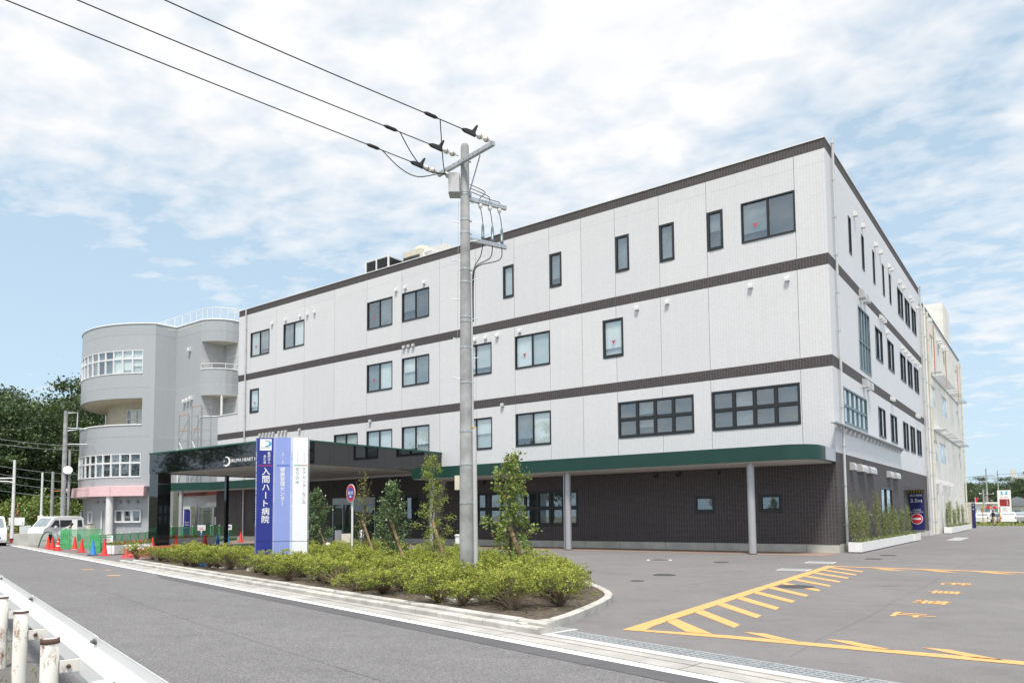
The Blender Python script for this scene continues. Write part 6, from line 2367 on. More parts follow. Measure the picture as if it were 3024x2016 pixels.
# scaffolding tower on the low roof
scf = thing('scaffold_tower', 'light frame scaffold with orange top rails on the low roof', 'scaffold', (-45, -1.3, 4.3))
for x0, zt in ((-47.0, 9.6), (-45.2, 10.1)):
    for dx in (0, 1.25):
        for dy in (0, .8):
            MB().tube([(x0 + dx, -1.6 + dy, 4.28), (x0 + dx, -1.6 + dy, zt)], .028, 6).build('standard', 'steel_grey', scf)
    for z in (5.1, 5.9, 6.7, 7.5, 8.3, zt - .1):
        MB().tube([(x0, -1.6, z), (x0 + 1.25, -1.6, z)], .028, 6).build('ledger', 'scaffold_orange' if z > 8 else 'steel_grey', scf)
        MB().tube([(x0, -.8, z), (x0 + 1.25, -.8, z)], .024, 6).build('ledger', 'galv', scf)
    MB().tube([(x0, -1.6, 4.4), (x0 + 1.25, -1.6, 5.9)], .02, 6).build('brace', 'galv', scf)
    MB().tube([(x0 + 1.25, -1.6, 5.95), (x0, -1.6, 7.5)], .02, 6).build('brace', 'galv', scf)
    MB().tube([(x0, -1.6, 7.5), (x0 + 1.25, -1.6, 9.1)], .02, 6).build('brace', 'galv', scf)
MB().box(-47.0, -44.0, -1.55, -.85, 6.0, 6.05).build('deck', 'galv', scf)


# ------------------------------------------------------------------ vehicles
def vehicle(name, label, cat, loc, heading, profile, width, sidewin, wind, wheels, paint, plate='plate_yellow', tint='car_glass', wr=.28):
    """profile (x forward, z) of the side; windows given in the same side view"""
    o = thing(name, label, cat, loc)
    zmax = max(p[1] for p in profile)
    belt = .55 * zmax

    def hw(z):
        return width / 2 * (1 - .11 * max(0, (z - belt) / (zmax - belt)) ** 1.2) - (.03 if z < .3 else 0)
    c, s = math.cos(heading), math.sin(heading)
    T = lambda x, y, z: (loc[0] + c * x - s * y, loc[1] + s * x + c * y, loc[2] + z)
    n = len(profile)
    mb = MB()
    L = [T(x, hw(z) - .02, z) for x, z in profile]
    Rr = [T(x, -hw(z) + .02, z) for x, z in profile]
    Li = [T(x, hw(z), z) for x, z in [(px_ * .985 + .02, pz * .985 + .01) for px_, pz in profile]]
    Ri = [T(x, -hw(z), z) for x, z in [(px_ * .985 + .02, pz * .985 + .01) for px_, pz in profile]]
    mb.add(L + Rr, [(i, (i + 1) % n, n + (i + 1) % n, n + i) for i in range(n)], False)
    mb.add(L + Li, [((i + 1) % n, i, n + i, n + (i + 1) % n) for i in range(n)])
    mb.add(Rr + Ri, [(i, (i + 1) % n, n + (i + 1) % n, n + i) for i in range(n)])
    mb.add(Li, [tuple(range(n))])
    mb.add(Ri, [tuple(range(n))[::-1]])
    mb.build('body', paint, o)
    for w in sidewin:
        for sd in (1, -1):
            MB().add([T(x, sd * (hw(z) + .006), z) for x, z in w], [tuple(range(len(w)))]).build('side_window', tint, o)
    for (xa, za, xb, zb), nm in zip(wind, ('windscreen', 'rear_window')):
        d = Vector((xb - xa, 0, zb - za)).normalized()
        off = Vector((-d.z, 0, d.x)) * .008
        if (nm == 'windscreen') != (off.x > 0):
            off = -off
        MB().add([T(xa + off.x, hw(za) - .10, za + off.z), T(xb + off.x, hw(zb) - .12, zb + off.z), T(xb + off.x, -hw(zb) + .12, zb + off.z), T(xa + off.x, -hw(za) + .10, za + off.z)], [(0, 1, 2, 3)]).build(nm, 'car_glass_light' if nm == 'windscreen' else tint, o)
    ax_ = Vector((-s, c, 0))
    for x in wheels:
        for sd in (1, -1):
            cc = Vector(T(x, sd * (width / 2 - .10), wr))
            w_ = MB().lathe([(wr * .6, -.085), (wr * .97, -.085), (wr, -.05), (wr, .05), (wr * .97, .085), (wr * .6, .085)], cc, 24, ax_ * sd).build('wheel', 'rubber', o)
            MB().lathe([(wr * .6, .0), (wr * .62, .088), (wr * .5, .07), (.05, .085)], cc, 16, ax_ * sd).build('rim', 'steel_grey', w_)
            MB().lathe([(wr * 1.18, .0), (wr * 1.18, .012)], Vector(T(x, sd * (width / 2 - .006), wr + .02)), 24, ax_ * sd).build('wheel_arch', 'black', o)
    xf = max(p[0] for p in profile)
    for sd in (1, -1):
        MB().add([T(xf - .02, sd * (width / 2 - .06), .62), T(xf - .02, sd * (width / 2 - .36), .62), T(xf - .05, sd * (width / 2 - .36), .82), T(xf - .10, sd * (width / 2 - .04), .84)], [(0, 1, 2, 3) if sd < 0 else (3, 2, 1, 0)]).build('headlamp', 'lamp_clear', o)
        MB().obox(T(.01, sd * (width / 2 - .09), .85), (c, s, 0), (-s, c, 0), (0, 0, 1), .03, .06, .16).build('tail_lamp', 'red_mark', o)
        MB().obox(T(xf - .95, sd * (width / 2 + .09), 1.12 * zmax / 1.9), (c, s, 0), (-s, c, 0), (0, 0, 1), .05, .07, .09).build('door_mirror', paint, o)
    MB().obox(T(xf + .012, 0, .36), (c, s, 0), (-s, c, 0), (0, 0, 1), .014, .17, .085).build('number_plate', plate, o)
    MB().obox(T(xf - .004, 0, .52), (c, s, 0), (-s, c, 0), (0, 0, 1), .012, width * .28, .05).build('grille', 'black', o)
    return o


VAN = [(0, .25), (0, 1.1), (.06, 1.72), (.22, 1.87), (1.2, 1.92), (2.15, 1.90), (2.48, 1.82), (3.08, 1.14), (3.28, 1.02), (3.37, .82), (3.40, .40), (3.36, .22)]
VW = [[(2.40, 1.62), (2.84, 1.12), (2.1, 1.12), (2.1, 1.62)], [(2.02, 1.62), (2.02, 1.12), (1.05, 1.12), (1.05, 1.62)], [(.97, 1.62), (.97, 1.12), (.2, 1.12), (.24, 1.62)]]
VG = [(3.06, 1.17, 2.52, 1.78), (.02, 1.2, .07, 1.68)]
vehicle('parked_van', 'white boxy van parked nose to the road before the grey building', 'van', (-53.0, -6.1, 0), math.atan2(-.95, .31), VAN, 1.48, VW, VG, (.62, 2.85), 'car_white')
vehicle('passing_van', 'white van cut off by the left picture edge on the road', 'van', (RP(-30.9, -1.05)[0], RP(-30.9, -1.05)[1], 0), math.atan2(RE.y, RE.x), VAN, 1.50, VW, VG, (.62, 2.85), 'car_white')
WAG = [(0, .3), (0, .85), (.15, 1.1), (.45, 1.42), (1.0, 1.5), (2.3, 1.48), (2.6, 1.42), (3.35, .98), (4.1, .86), (4.28, .66), (4.3, .4), (4.25, .25)]
WW = [[(2.42, 1.36), (3.05, .98), (1.75, .98), (1.75, 1.38)], [(1.68, 1.38), (1.68, .98), (.75, .98), (.85, 1.36)], [(.75, 1.36), (.66, .98), (.3, 1.0), (.48, 1.32)]]
WG = [(3.30, 1.0, 2.62, 1.40), (.14, 1.1, .43, 1.38)]


# ------------------------------------------------------------------ people: one skinned body each
def person(label, loc, heading, J, E, hatname, hatm, shirt, trousers, sleeves=True):
    o = thing('person', label, 'person', loc)
    me = bpy.data.meshes.new('body')
    names = list(J)
    me.from_pydata([J[n][:3] for n in names], [(names.index(a), names.index(b)) for a, b in E], [])
    ob = bpy.data.objects.new('body', me)
    col.objects.link(ob)
    md = ob.modifiers.new('skin', 'SKIN')
    sk = me.skin_vertices[0].data
    for i, n in enumerate(names):
        r = J[n][3]
        sk[i].radius = r if isinstance(r, tuple) else (r, r)
        sk[i].use_root = (n == 'pelvis')
    ob.modifiers.new('sub', 'SUBSURF').levels = 2
    dg = bpy.context.evaluated_depsgraph_get()
    nm = bpy.data.meshes.new_from_object(ob.evaluated_get(dg))
    bpy.data.objects.remove(ob)
    for k in ('skin', shirt, trousers, 'black'):
        nm.materials.append(M[k])
    segs = [(a, b, (1 if {a, b} <= {'pelvis', 'waist', 'chest', 'neckb', 'shL', 'shR', 'elL', 'elR', 'hipL', 'hipR'} else 0)) for a, b in E]
    kind = {}
    for a, b in E:
        s_ = {a, b}
        if s_ & {'kneeL', 'kneeR', 'hipL', 'hipR'} and not s_ & {'toeL', 'toeR'}:
            kind[a, b] = 2
        elif s_ & {'toeL', 'toeR'}:
            kind[a, b] = 3
        elif s_ & {'head', 'crown', 'neck'}:
            kind[a, b] = 0
        elif s_ & {'wrL', 'wrR', 'haL', 'haR'}:
            kind[a, b] = 1 if (sleeves and not s_ & {'haL', 'haR'}) else 0
        else:
            kind[a, b] = 1
    for p in nm.polygons:
        c_ = Vector(p.center)
        best, bk = 9, 0
        for (a, b), kk in kind.items():
            A, B = Vector(J[a][:3]), Vector(J[b][:3])
            u = max(0, min(1, (c_ - A).dot(B - A) / max(1e-9, (B - A).length_squared)))
            dd = (c_ - A.lerp(B, u)).length
            if dd < best:
                best, bk = dd, kk
        p.material_index = bk
        p.use_smooth = True
    bo = bpy.data.objects.new('body', nm)
    bo.rotation_euler = (0, 0, heading)
    finish(bo, None, o)
    hd, cr_ = Vector(J['head'][:3]), Vector(J['crown'][:3])
    ax_ = (cr_ - hd).normalized()
    h_ = MB().lathe([(.088, .01), (.104, .05), (.100, .10), (.075, .145), (.03, .168)], hd + ax_ * .0, 16, ax_)
    ho = h_.build(hatname, hatm)
    ho.parent = o
    ho.rotation_euler = (0, 0, heading)
    # hands with separate fingers
    for sd in 'LR':
        w_, ha = Vector(J['wr' + sd][:3]), Vector(J['ha' + sd][:3])
        d_ = (ha - w_).normalized()
        sx = d_.cross(Vector((0, 1, 0)))
        sx = sx.normalized() if sx.length > .1 else Vector((1, 0, 0))
        f = MB()
        for k, L in enumerate((.066, .075, .07, .055)):
            b0 = ha + sx * (.018 * (k - 1.5))
            f.tube([b0 - d_ * .02, b0 + d_ * L * .55, b0 + d_ * L * .9 + sx.cross(d_) * .02], [.010, .009, .007], 6)
        f.tube([w_ + d_ * .02 + sx * .02, ha - d_ * .01 + sx * .05, ha + d_ * .02 + sx * .055], [.011, .010, .008], 6)
        fo = f.build('fingers', 'skin')
        fo.parent = o
        fo.rotation_euler = (0, 0, heading)
    return o


ED = [('pelvis', 'waist'), ('waist', 'chest'), ('chest', 'neckb'), ('neckb', 'neck'), ('neck', 'head'), ('head', 'crown'), ('chest', 'shL'), ('shL', 'elL'), ('elL', 'wrL'), ('wrL', 'haL'), ('chest', 'shR'), ('shR', 'elR'), ('elR', 'wrR'), ('wrR', 'haR'),
      ('pelvis', 'hipL'), ('hipL', 'kneeL'), ('kneeL', 'anL'), ('anL', 'toeL'), ('pelvis', 'hipR'), ('hipR', 'kneeR'), ('kneeR', 'anR'), ('anR', 'toeR')]
JS = {'pelvis': (0, 0, .93, (.13, .10)), 'waist': (0, 0, 1.08, (.135, .10)), 'chest': (0, 0, 1.30, (.15, .11)), 'neckb': (0, 0, 1.43, (.07, .06)), 'neck': (0, .01, 1.50, .052), 'head': (0, .03, 1.58, (.078, .09)), 'crown': (0, .03, 1.69, (.07, .08)),
      'shL': (.17, 0, 1.38, .062), 'elL': (.25, .04, 1.12, .045), 'wrL': (.12, .24, 1.06, .032), 'haL': (.05, .29, 1.08, .036), 'shR': (-.17, 0, 1.38, .062), 'elR': (-.24, .05, 1.12, .045), 'wrR': (-.14, .25, 1.12, .032), 'haR': (-.07, .30, 1.15, .036),
      'hipL': (.09, 0, .86, .095), 'kneeL': (.10, .02, .47, .062), 'anL': (.11, -.01, .08, .045), 'toeL': (.12, .16, .035, .036), 'hipR': (-.09, 0, .86, .095), 'kneeR': (-.10, .03, .47, .062), 'anR': (-.12, .02, .08, .045), 'toeR': (-.14, .18, .035, .036)}
person('person in dark navy shirt and khaki trousers standing at the far end of the drive', (1.5, 63.0, 0), R(-50), JS, ED, 'hair', 'hair', 'cloth_navy', 'cloth_khaki', False)
JB = dict(JS)
JB.update({'pelvis': (0, -.18, .84, (.13, .11)), 'waist': (0, -.06, .97, (.135, .10)), 'chest': (0, .14, 1.12, (.15, .11)), 'neckb': (0, .27, 1.20, (.07, .06)), 'neck': (0, .32, 1.25, .052), 'head': (0, .37, 1.30, (.078, .09)), 'crown': (0, .41, 1.40, (.07, .08)),
           'shL': (.17, .20, 1.14, .062), 'elL': (.22, .28, .88, .045), 'wrL': (.15, .42, .72, .032), 'haL': (.12, .47, .64, .036), 'shR': (-.17, .20, 1.14, .062), 'elR': (-.22, .26, .88, .045), 'wrR': (-.16, .40, .70, .032), 'haR': (-.13, .45, .62, .036),
           'hipL': (.10, -.18, .78, .095), 'kneeL': (.13, .03, .44, .062), 'anL': (.13, -.06, .08, .045), 'toeL': (.14, .11, .035, .036), 'hipR': (-.10, -.18, .78, .095), 'kneeR': (-.13, .0, .44, .062), 'anR': (-.13, -.10, .08, .045), 'toeR': (-.14, .07, .035, .036)})
pw = along(186, 1600, 51.5)
person('person in grey work clothes and dark helmet bending beside the parked van', (pw.x, pw.y, 0), math.atan2(.93, .37) - math.pi / 2, JB, ED, 'helmet', 'black', 'cloth_grey', 'cloth_grey')


# ------------------------------------------------------------------ poles and roadside things far left
def street_pole(px, dist, h, r, label, m='pole_concrete', name='street_pole'):
    p = along(px, 1600, dist)
    o = thing(name, label, 'pole', (p.x, p.y, 0))
    MB().lathe([(r * 1.15, -.1), (r, h * .6), (r * .85, h)], (p.x, p.y, 0), 16).build('shaft', m, o)
    return o, p


o, p1 = street_pole(35, 66, 6.1, .10, 'pale steel pole with two round signs by the bottle crates', 'pipe_white')
fdir = Vector((.86, -.51, 0))
for z, big_ in ((2.05, 1), (2.62, 0)):
    c = Vector((p1.x, p1.y, z)) + Vector((.3, .75, 0)).normalized() * .3
    d_ = MB().lathe([(.27, 0), (.27, .02)], c, 28, (-.3, -.95, 0)).build('round_sign', 'red_mark', o)
    MB().lathe([(.19, .021), (.19, .025)], c, 28, (-.3, -.95, 0)).build('sign_face', 'sign_blue' if big_ else 'blind_pale', d_)
MB().tube([(p1.x, p1.y, 4.75), (p1.x - 2.5, p1.y - 2.0, 4.75)], .05, 8).build('arm', 'pipe_white', o)
MB().tube(smooth_line([(p1.x, p1.y, 4.2), (p1.x - .3, p1.y - .2, 4.5), (p1.x - 2.5, p1.y - 2.0, 4.6)]), .04, 8).build('arm', 'pipe_white', o)
o, p2 = street_pole(119, 71, 5.5, .085, 'thin pale pole with white box behind the parked van', 'pipe_white')
MB().obox((p2.x, p2.y, 1.75), SUv, SNv, (0, 0, 1), .22, .1, .25).build('meter_box', 'plastic_white', o)
o, p3 = street_pole(150, 73, 5.7, .12, 'concrete pole carrying an orange-armed street lamp')
MB().tube([(p3.x, p3.y, 4.05), (p3.x + .25, p3.y + .8, 4.1)], .04, 8).build('lamp_arm', 'scaffold_orange', o)
MB().lathe([(.06, 0), (.16, .1), (.17, .3), (.08, .4)], (p3.x + .22, p3.y + .7, 4.1), 12, (.3, .9, 0)).build('lamp_head', 'plastic_white', o)
o, p4 = street_pole(183, 69, 10.4, .17, 'tall concrete utility pole with looped bracket and white dish beside grey building')
c_ = Vector((p4.x, p4.y, 0))
sd_ = Vector((.37, .93, 0)).normalized()
MB().tube([c_ + Vector((0, 0, 10.2)), c_ + sd_ * .8 + Vector((0, 0, 10.3)), c_ + sd_ * .8 + Vector((0, 0, 8.9)), c_ + Vector((0, 0, 8.75))], .06, 6).build('bracket', 'galv', o)
MB().tube([c_ + Vector((0, 0, 9.0)), c_ + sd_ * 1.6 + Vector((0, 0, 9.0))], .05, 6).build('crossarm', 'galv', o)
MB().tube([c_ + Vector((0, 0, 7.7)), c_ + sd_ * 1.6 + Vector((0, 0, 7.75))], .05, 6).build('crossarm', 'galv', o)
MB().lathe([(.34, 0), (.33, .02), (.2, -.05), (.03, -.08)], c_ + sd_ * .28 + Vector((0, 0, 5.6)) + Vector((.5, -.3, 0)) * .4, 24, (.9, -.35, .25)).build('dish', 'plastic_white', o)
MB().tube([c_ + sd_ * .35, c_ + sd_ * .35 + Vector((0, 0, 7.2))], .10, 8).build('second_shaft', 'pole_concrete', o)
bk_ = along(-160, 1600, 60)
for i, (za, zb, dy) in enumerate(((6.6, 7.7, 0), (6.2, 7.4, .4), (4.9, 5.3, .1), (4.4, 4.6, .3), (3.9, 4.0, .1), (3.3, 3.4, .2))):
    A = Vector((bk_.x, bk_.y, za + .9))
    B = c_ + sd_ * (3.0 + dy) + Vector((0, 0, zb))
    mb = MB().tube(sag(A, B, .35), .016, 5)
    tag(rebase(mb.build('service_wire', 'galv'), A), ('topmost', 'second highest', 'third highest', 'fourth highest', 'fifth highest', 'lowest')[i] + ' thin service wire crossing before the dark wood', 'wire', 'service wires before the wood')
for k, px in enumerate((38.5, 52)):
    p = along(px, 1600, 64.5)
    o = thing('bottle_crate', ('left' if k == 0 else 'right') + ' dark red bottle crate at the kerb under the pale pole', 'crate', (p.x, p.y, 0), 'bottle crates at the kerb')
    mb = MB()
    for a, b, c, d in ((-.2, .2, -.16, -.14), (-.2, .2, .14, .16), (-.2, -.18, -.14, .14), (.18, .2, -.14, .14)):
        mb.box(p.x + a, p.x + b, p.y + c, p.y + d, .02, .34)
    mb.box(p.x - .18, p.x + .18, p.y - .14, p.y + .14, .02, .05)
    mb.build('shell', 'crate_red', o)
    MB().box(p.x + .201, p.x + .205, p.y - .09, p.y + .09, .06, .18).build('label', 'plastic_white', o)
p = along(92, 1600, 58)
lw = MB().obox((p.x, p.y, .38), (.37, .93, 0), (.93, -.37, 0), (0, 0, 1), .95, .12, .38)
tag(rebase(lw.build('garden_wall', 'cement'), (p.x, p.y, 0)), 'low weathered grey block wall left of the parked van', 'wall')
p = along(47, 1600, 68)
o = thing('info_board', 'small white and blue board on two posts beside the pale pole', 'board', (p.x, p.y, 0))
MB().obox((p.x, p.y, 1.55), (.37, .93, 0), (.93, -.37, 0), (0, 0, 1), .5, .02, .3).build('board', 'blind_pale', o)
for s in (-.38, .38):
    MB().tube([(p.x + .37 * s, p.y + .93 * s, 0), (p.x + .37 * s, p.y + .93 * s, 1.5)], .035, 6).build('post', 'cement', o)
p = along(73, 1600, 66)
o = thing('mirror_panel', 'pale tilted panel leaning behind the low block wall', 'panel', (p.x, p.y, .2))
MB().obox((p.x, p.y, .85), (.37, .93, .1), (.93, -.37, .1), (0, 0, 1), .35, .03, .38).build('panel', 'blind_light', o)
MB().tube([(p.x, p.y, 0), (p.x, p.y, .6)], .04, 6).build('leg', 'cement', o)
b = thing('sign_column', 'slim white sign column at the left corner of the round grey wall', 'sign', tuple(along(219, 1600, 56)))
p = b.location
MB().obox((p.x, p.y, .86), (.37, .93, 0), (.93, -.37, 0), (0, 0, 1), .15, .06, .86).build('panel', 'plastic_white', b)
MB().obox((p.x, p.y, 1.74), (.37, .93, 0), (.93, -.37, 0), (0, 0, 1), .17, .08, .02).build('cap', 'hood_grey', b)
b = thing('hoop_stand', 'dark green bent tube stand beside the leftmost red cone', 'stand', (-41.6, -12.6, 0))
MB().tube(smooth_line([(-42.4, -12.6, 0), (-42.1, -12.5, .7), (-41.7, -12.35, .92), (-41.2, -12.3, .7), (-41.0, -12.25, 0)]), .035, 8).build('hoop', 'bamboo_green', b)
MB().tube([(-42.2, -12.5, .4), (-41.1, -12.3, .4)], .02, 6).build('rung', 'bamboo_green', b)

# ------------------------------------------------------------------ wood on the left, trees far right
wd = Vector((-.945, .327, 0))
wp = Vector((wd.y, -wd.x, 0))
hill = MB()
prof_h = [(79, -.06), (86, .5), (96, 1.6), (115, 4.0), (150, 8.0), (230, 11.0)]
rows_ = []
for dist, z in prof_h:
    rows_.append([CAM.xy.to_3d() + wd * dist + wp * s + Vector((0, 0, z + (.35 * math.sin(s * .21 + dist) if z > 0 else 0))) for s in range(-90, 91, 6)])
nq = len(rows_[0])
hill.add([p for r in rows_ for p in r], [(i * nq + j, i * nq + j + 1, (i + 1) * nq + j + 1, (i + 1) * nq + j) for i in range(len(rows_) - 1) for j in range(nq - 1)], True)
ho = struct(hill.build('hillside', 'forest_floor'))
if ho.data.polygons[0].normal.z < 0:
    ho.data.flip_normals()


def hill_z(dist):
    return float(np.interp(dist, [p[0] for p in prof_h], [p[1] for p in prof_h]))


def big_tree(seed, h, rad, nclump, per, leaf, m='leaf_wood'):
    rs = np.random.RandomState(seed)
    z0 = h * .28
    limbs = []
    for k in range(16):
        z = h * (.30 + .55 * k / 16)
        rr = rad * (1 - .55 * max(0, (z / h - .45)) / .5) * (.6 + .4 * rs.rand())
        limbs.append((z, rr, k * 2.4 + rs.normal() * .4, h * .10))
    tk, lb, tips = grow(rs, None, h * .93, limbs, .26, .015)
    pos, ax, tone, size = [], [], [], []
    cl = []
    for k in range(nclump):
        u = rs.rand()
        z = z0 + (h - z0) * u
        rr = rad * math.sin(math.pi * (.12 + .80 * u) ** .85) * math.sqrt(.35 + .65 * rs.rand())
        a = rs.rand() * 6.283
        cl.append((np.array([rr * math.cos(a), rr * math.sin(a), z]), .42 + .5 * rs.rand(), rs.rand()))
    for c, sg_, tn in cl:
        q = rs.normal(size=(per, 3)) * np.array([sg_ * 1.1, sg_ * 1.1, sg_ * .6])
        for v in q:
            pos.append(c + v)
            ax.append(rs.normal(size=3) + np.array([0, 0, -.2]))
            size.append(leaf * (.6 + .8 * rs.rand()))
            tone.append(np.clip(.12 + .6 * tn + rs.normal() * .14, 0, 1))
    o = thing('broadleaf_tree', 'x', 'tree')
    for mbq, nm in ((tk, 'trunk'), (lb, 'branches')):
        me = mbq.mesh(nm)
        me.materials.append(M['bark'])
        finish(bpy.data.objects.new(nm, me), None, o)
    finish(bpy.data.objects.new('crown', leaf_mesh('crown', pos, ax, size, .62, tone, seed, .35, m)), None, o)
    return o


bt = [big_tree(71, 16, 4.6, 70, 115, .33), big_tree(72, 17, 4.2, 64, 120, .33), big_tree(73, 14.5, 5.0, 74, 110, .33)]
wood = []
for row, (dist, step, off) in enumerate(((84, 62, 0), (92, 70, 30), (101, 62, 10), (112, 74, 40), (124, 80, 0))):
    px = -420 + off
    while px < 330:
        wood.append((px + rnd.uniform(-14, 14), dist + rnd.uniform(-2.5, 2.5), row))
        px += step * 1.25
first = {}
for px, dist, row in wood:
    p = along(px, 1500, dist)
    k = rnd.randrange(3)
    sc_ = rnd.uniform(.78, .98) * (.93 if row == 0 else 1.0)
    lb, gp = ('broadleaf tree in the front rank of the dark wood on the left', 'front trees of the wood') if row < 2 else ('broadleaf tree deep in the dark wood on the left', 'rear trees of the wood')
    z = hill_z(dist) - .2
    if k not in first:
        first[k] = 1
        o = bt[k]
        o.location, o.rotation_euler, o.scale = (p.x, p.y, z), (0, 0, rnd.uniform(0, 6)), (sc_,) * 3
        o['label'], o['group'] = lb, gp
    else:
        copy_tree(bt[k], (p.x, p.y, z), rnd.uniform(0, 6), (sc_ * rnd.uniform(.9, 1.1), sc_, sc_ * rnd.uniform(.9, 1.08)), lb, gp)


def shrub(seed, h, rad, n, leaf, m):
    rs = np.random.RandomState(seed)
    pos, ax, tone = [], [], []
    cs = [np.array([rs.normal() * rad * .5, rs.normal() * rad * .5, h * (.25 + .65 * rs.rand())]) for _ in range(26)]
    tn = [rs.rand() for _ in cs]
    for _ in range(n):
        i = rs.randint(len(cs))
        pos.append(cs[i] + rs.normal(size=3) * rad * .2)
        ax.append(rs.normal(size=3) + np.array([0, 0, .3]))
        tone.append(np.clip(.2 + .5 * tn[i] + rs.normal() * .15, 0, 1))
    o = thing('wild_shrub', 'x', 'shrub')
    st_ = MB()
    for c in cs[:12]:
        st_.tube([(0, 0, 0), tuple(c * .5), tuple(c)], [.04, .025, .01], 5, False)
    me = st_.mesh('stems')
    me.materials.append(M['bark'])
    finish(bpy.data.objects.new('stems', me), None, o)
    finish(bpy.data.objects.new('foliage', leaf_mesh('foliage', pos, ax, leaf, .55, tone, seed, .3, m)), None, o)
    return o


sh = shrub(81, 3.2, 1.7, 2600, .2, 'leaf_mid')
lst = [(20, 77), (75, 79), (110, 78), (150, 79), (185, 78), (215, 79), (60, 82), (130, 83), (-30, 78), (-90, 79), (-150, 78), (95, 75.5), (170, 76)]
for i, (px, dist) in enumerate(lst):
    p = along(px, 1600, dist)
    s3 = (rnd.uniform(.8, 1.3), rnd.uniform(.8, 1.3), rnd.uniform(.7, 1.25))
    lb = 'wild green shrub at the foot of the dark wood'
    if i == 0:
        sh.location, sh.scale = (p.x, p.y, -.05), s3
        sh['label'], sh['group'] = lb, 'shrubs at the wood edge'
    else:
        copy_tree(sh, (p.x, p.y, -.05), rnd.uniform(0, 6), s3, lb, 'shrubs at the wood edge')
# dry grass along the wood edge
P, A = [], []
rs = np.random.RandomState(9)
for _ in range(1600):
    p = along(rs.uniform(-100, 200), 1600, rs.uniform(70, 76))
    P.append((p.x, p.y, -.04))
    A.append((rs.normal() * .3, rs.normal() * .3, 1))
me = leaf_mesh('dry_grass', P, A, rs.uniform(.4, .9, len(P)), .08, None, 6, .1, 'leaf_weed')
me.materials.clear()
me.materials.append(M['weed_dry'])
stuff(finish(bpy.data.objects.new('dry_grass', me)))
# trees beyond the far end of the drive
for i, px in enumerate(range(2790, 3260, 26)):
    dist = 205 + (i * 37 % 50)
    p = along(px, 1500, dist)
    s_ = rnd.uniform(.46, .60) * dist / 210 * (1.12 if px > 2990 else 1)
    copy_tree(bt[i % 3], (p.x, p.y, -.05), rnd.uniform(0, 6), (s_ * 1.5, s_ * 1.5, s_), 'broadleaf tree in the far belt beyond the car lot', 'far tree belt')
# trees on the other side of the road, mirrored in the granite and the windows
for x, y, s_ in ((-72, -36, .9), (-64, -44, .8), (-56, -40, .85), (-46, -48, .8), (-78, -26, .9)):
    copy_tree(bt[int(-x) % 3], (x, y, -.05), x, s_, 'broadleaf tree across the road, seen mirrored in the granite fascia', 'trees across the road')

# ------------------------------------------------------------------ climbing plants and planters by the drive
py = [(.15, 5.4), (5.45, 10.7), (10.75, 13.1), (13.15, 15.3)]
lbs = ('nearest long white planter at the hospital corner', 'second white planter along the hospital side', 'third white planter along the hospital side', 'last short white planter before the side passage')
for i, (a, b_) in enumerate(py):
    planter((.55, a), (.55, b_), .50 if i != 3 else .6, .42, lbs[i], None, int((b_ - a) * 90), 90 + i, None, 'plastic_white', 'leaf_vine', .14)
for i, (a, b_) in enumerate(((29.8, 34.8), (34.9, 40.0), (40.1, 45.2))):
    planter((.66, a), (.66, b_), .5, .48, ('first', 'second', 'third')[i] + ' white planter along the white annex wall', None, int((b_ - a) * 60), 95 + i, None, 'plastic_white', 'leaf_vine', .2)


def vine(y, h, w, n, label, x=.32, seed=1, leaf=.055, x0=.12):
    rs = np.random.RandomState(seed)
    o = thing('climbing_plant', label, 'climber', (x + .2, y, .36))
    st_ = MB()
    pos, ax, tone = [], [], []
    for k in range(7):
        yy = rs.uniform(-w, w) * .8
        hh = h * (.6 + .4 * rs.rand())
        pts = [(.2, yy * .5, 0)] + [(.0 + rs.normal() * .03, yy * (.5 + .5 * u) + rs.normal() * .06, hh * u) for u in np.linspace(.25, 1, 6)]
        st_.tube(pts, .006, 4, False)
        for j in range(n // 7):
            u = rs.rand() ** .8
            i_ = min(5, int(u * 6))
            c = Vector(pts[i_]).lerp(Vector(pts[i_ + 1]), u * 6 - i_)
            pos.append((c.x + abs(rs.normal()) * .06, c.y + rs.normal() * .24, c.z + rs.normal() * .12))
            ax.append((abs(rs.normal()) + .3, rs.normal(), rs.normal() - .4))
            tone.append(1.0 if rs.rand() < .015 else np.clip(rs.normal(.5, .22), 0, .95))
    me = st_.mesh('stems')
    me.materials.append(M['twig'])
    q = finish(bpy.data.objects.new('stems', me), None, o)
    q.location = (-.2, 0, 0)
    q = finish(bpy.data.objects.new('foliage', leaf_mesh('foliage', pos, ax, leaf, .6, tone, seed, .3, 'leaf_vine')), None, o)
    q.location = (-.2, 0, 0)


ords = ('first', 'second', 'third', 'fourth', 'fifth', 'sixth', 'seventh', 'eighth', 'ninth', 'tenth')
for i, (y, h, w) in enumerate(((.9, 1.75, .5), (2.2, 1.7, .5), (3.5, 1.65, .45), (5.9, 2.3, .55), (7.6, 1.3, .5), (9.2, 1.95, .55), (10.9, 1.4, .5), (12.5, 1.55, .5), (14.6, 1.75, .5))):
    vine(y, h * 1.08, w * 1.35, 1000, ords[i] + ' climbing plant from the corner on the dark tiled side wall', .30, 120 + i)
for i, (y, h) in enumerate(((31.0, 1.9), (33.4, 2.1), (36.2, 1.7), (39.3, 2.1), (43.0, 2.0))):
    vine(y, h, .95, 700, ords[i] + ' climbing plant along the white annex wall', .42, 140 + i, .075)

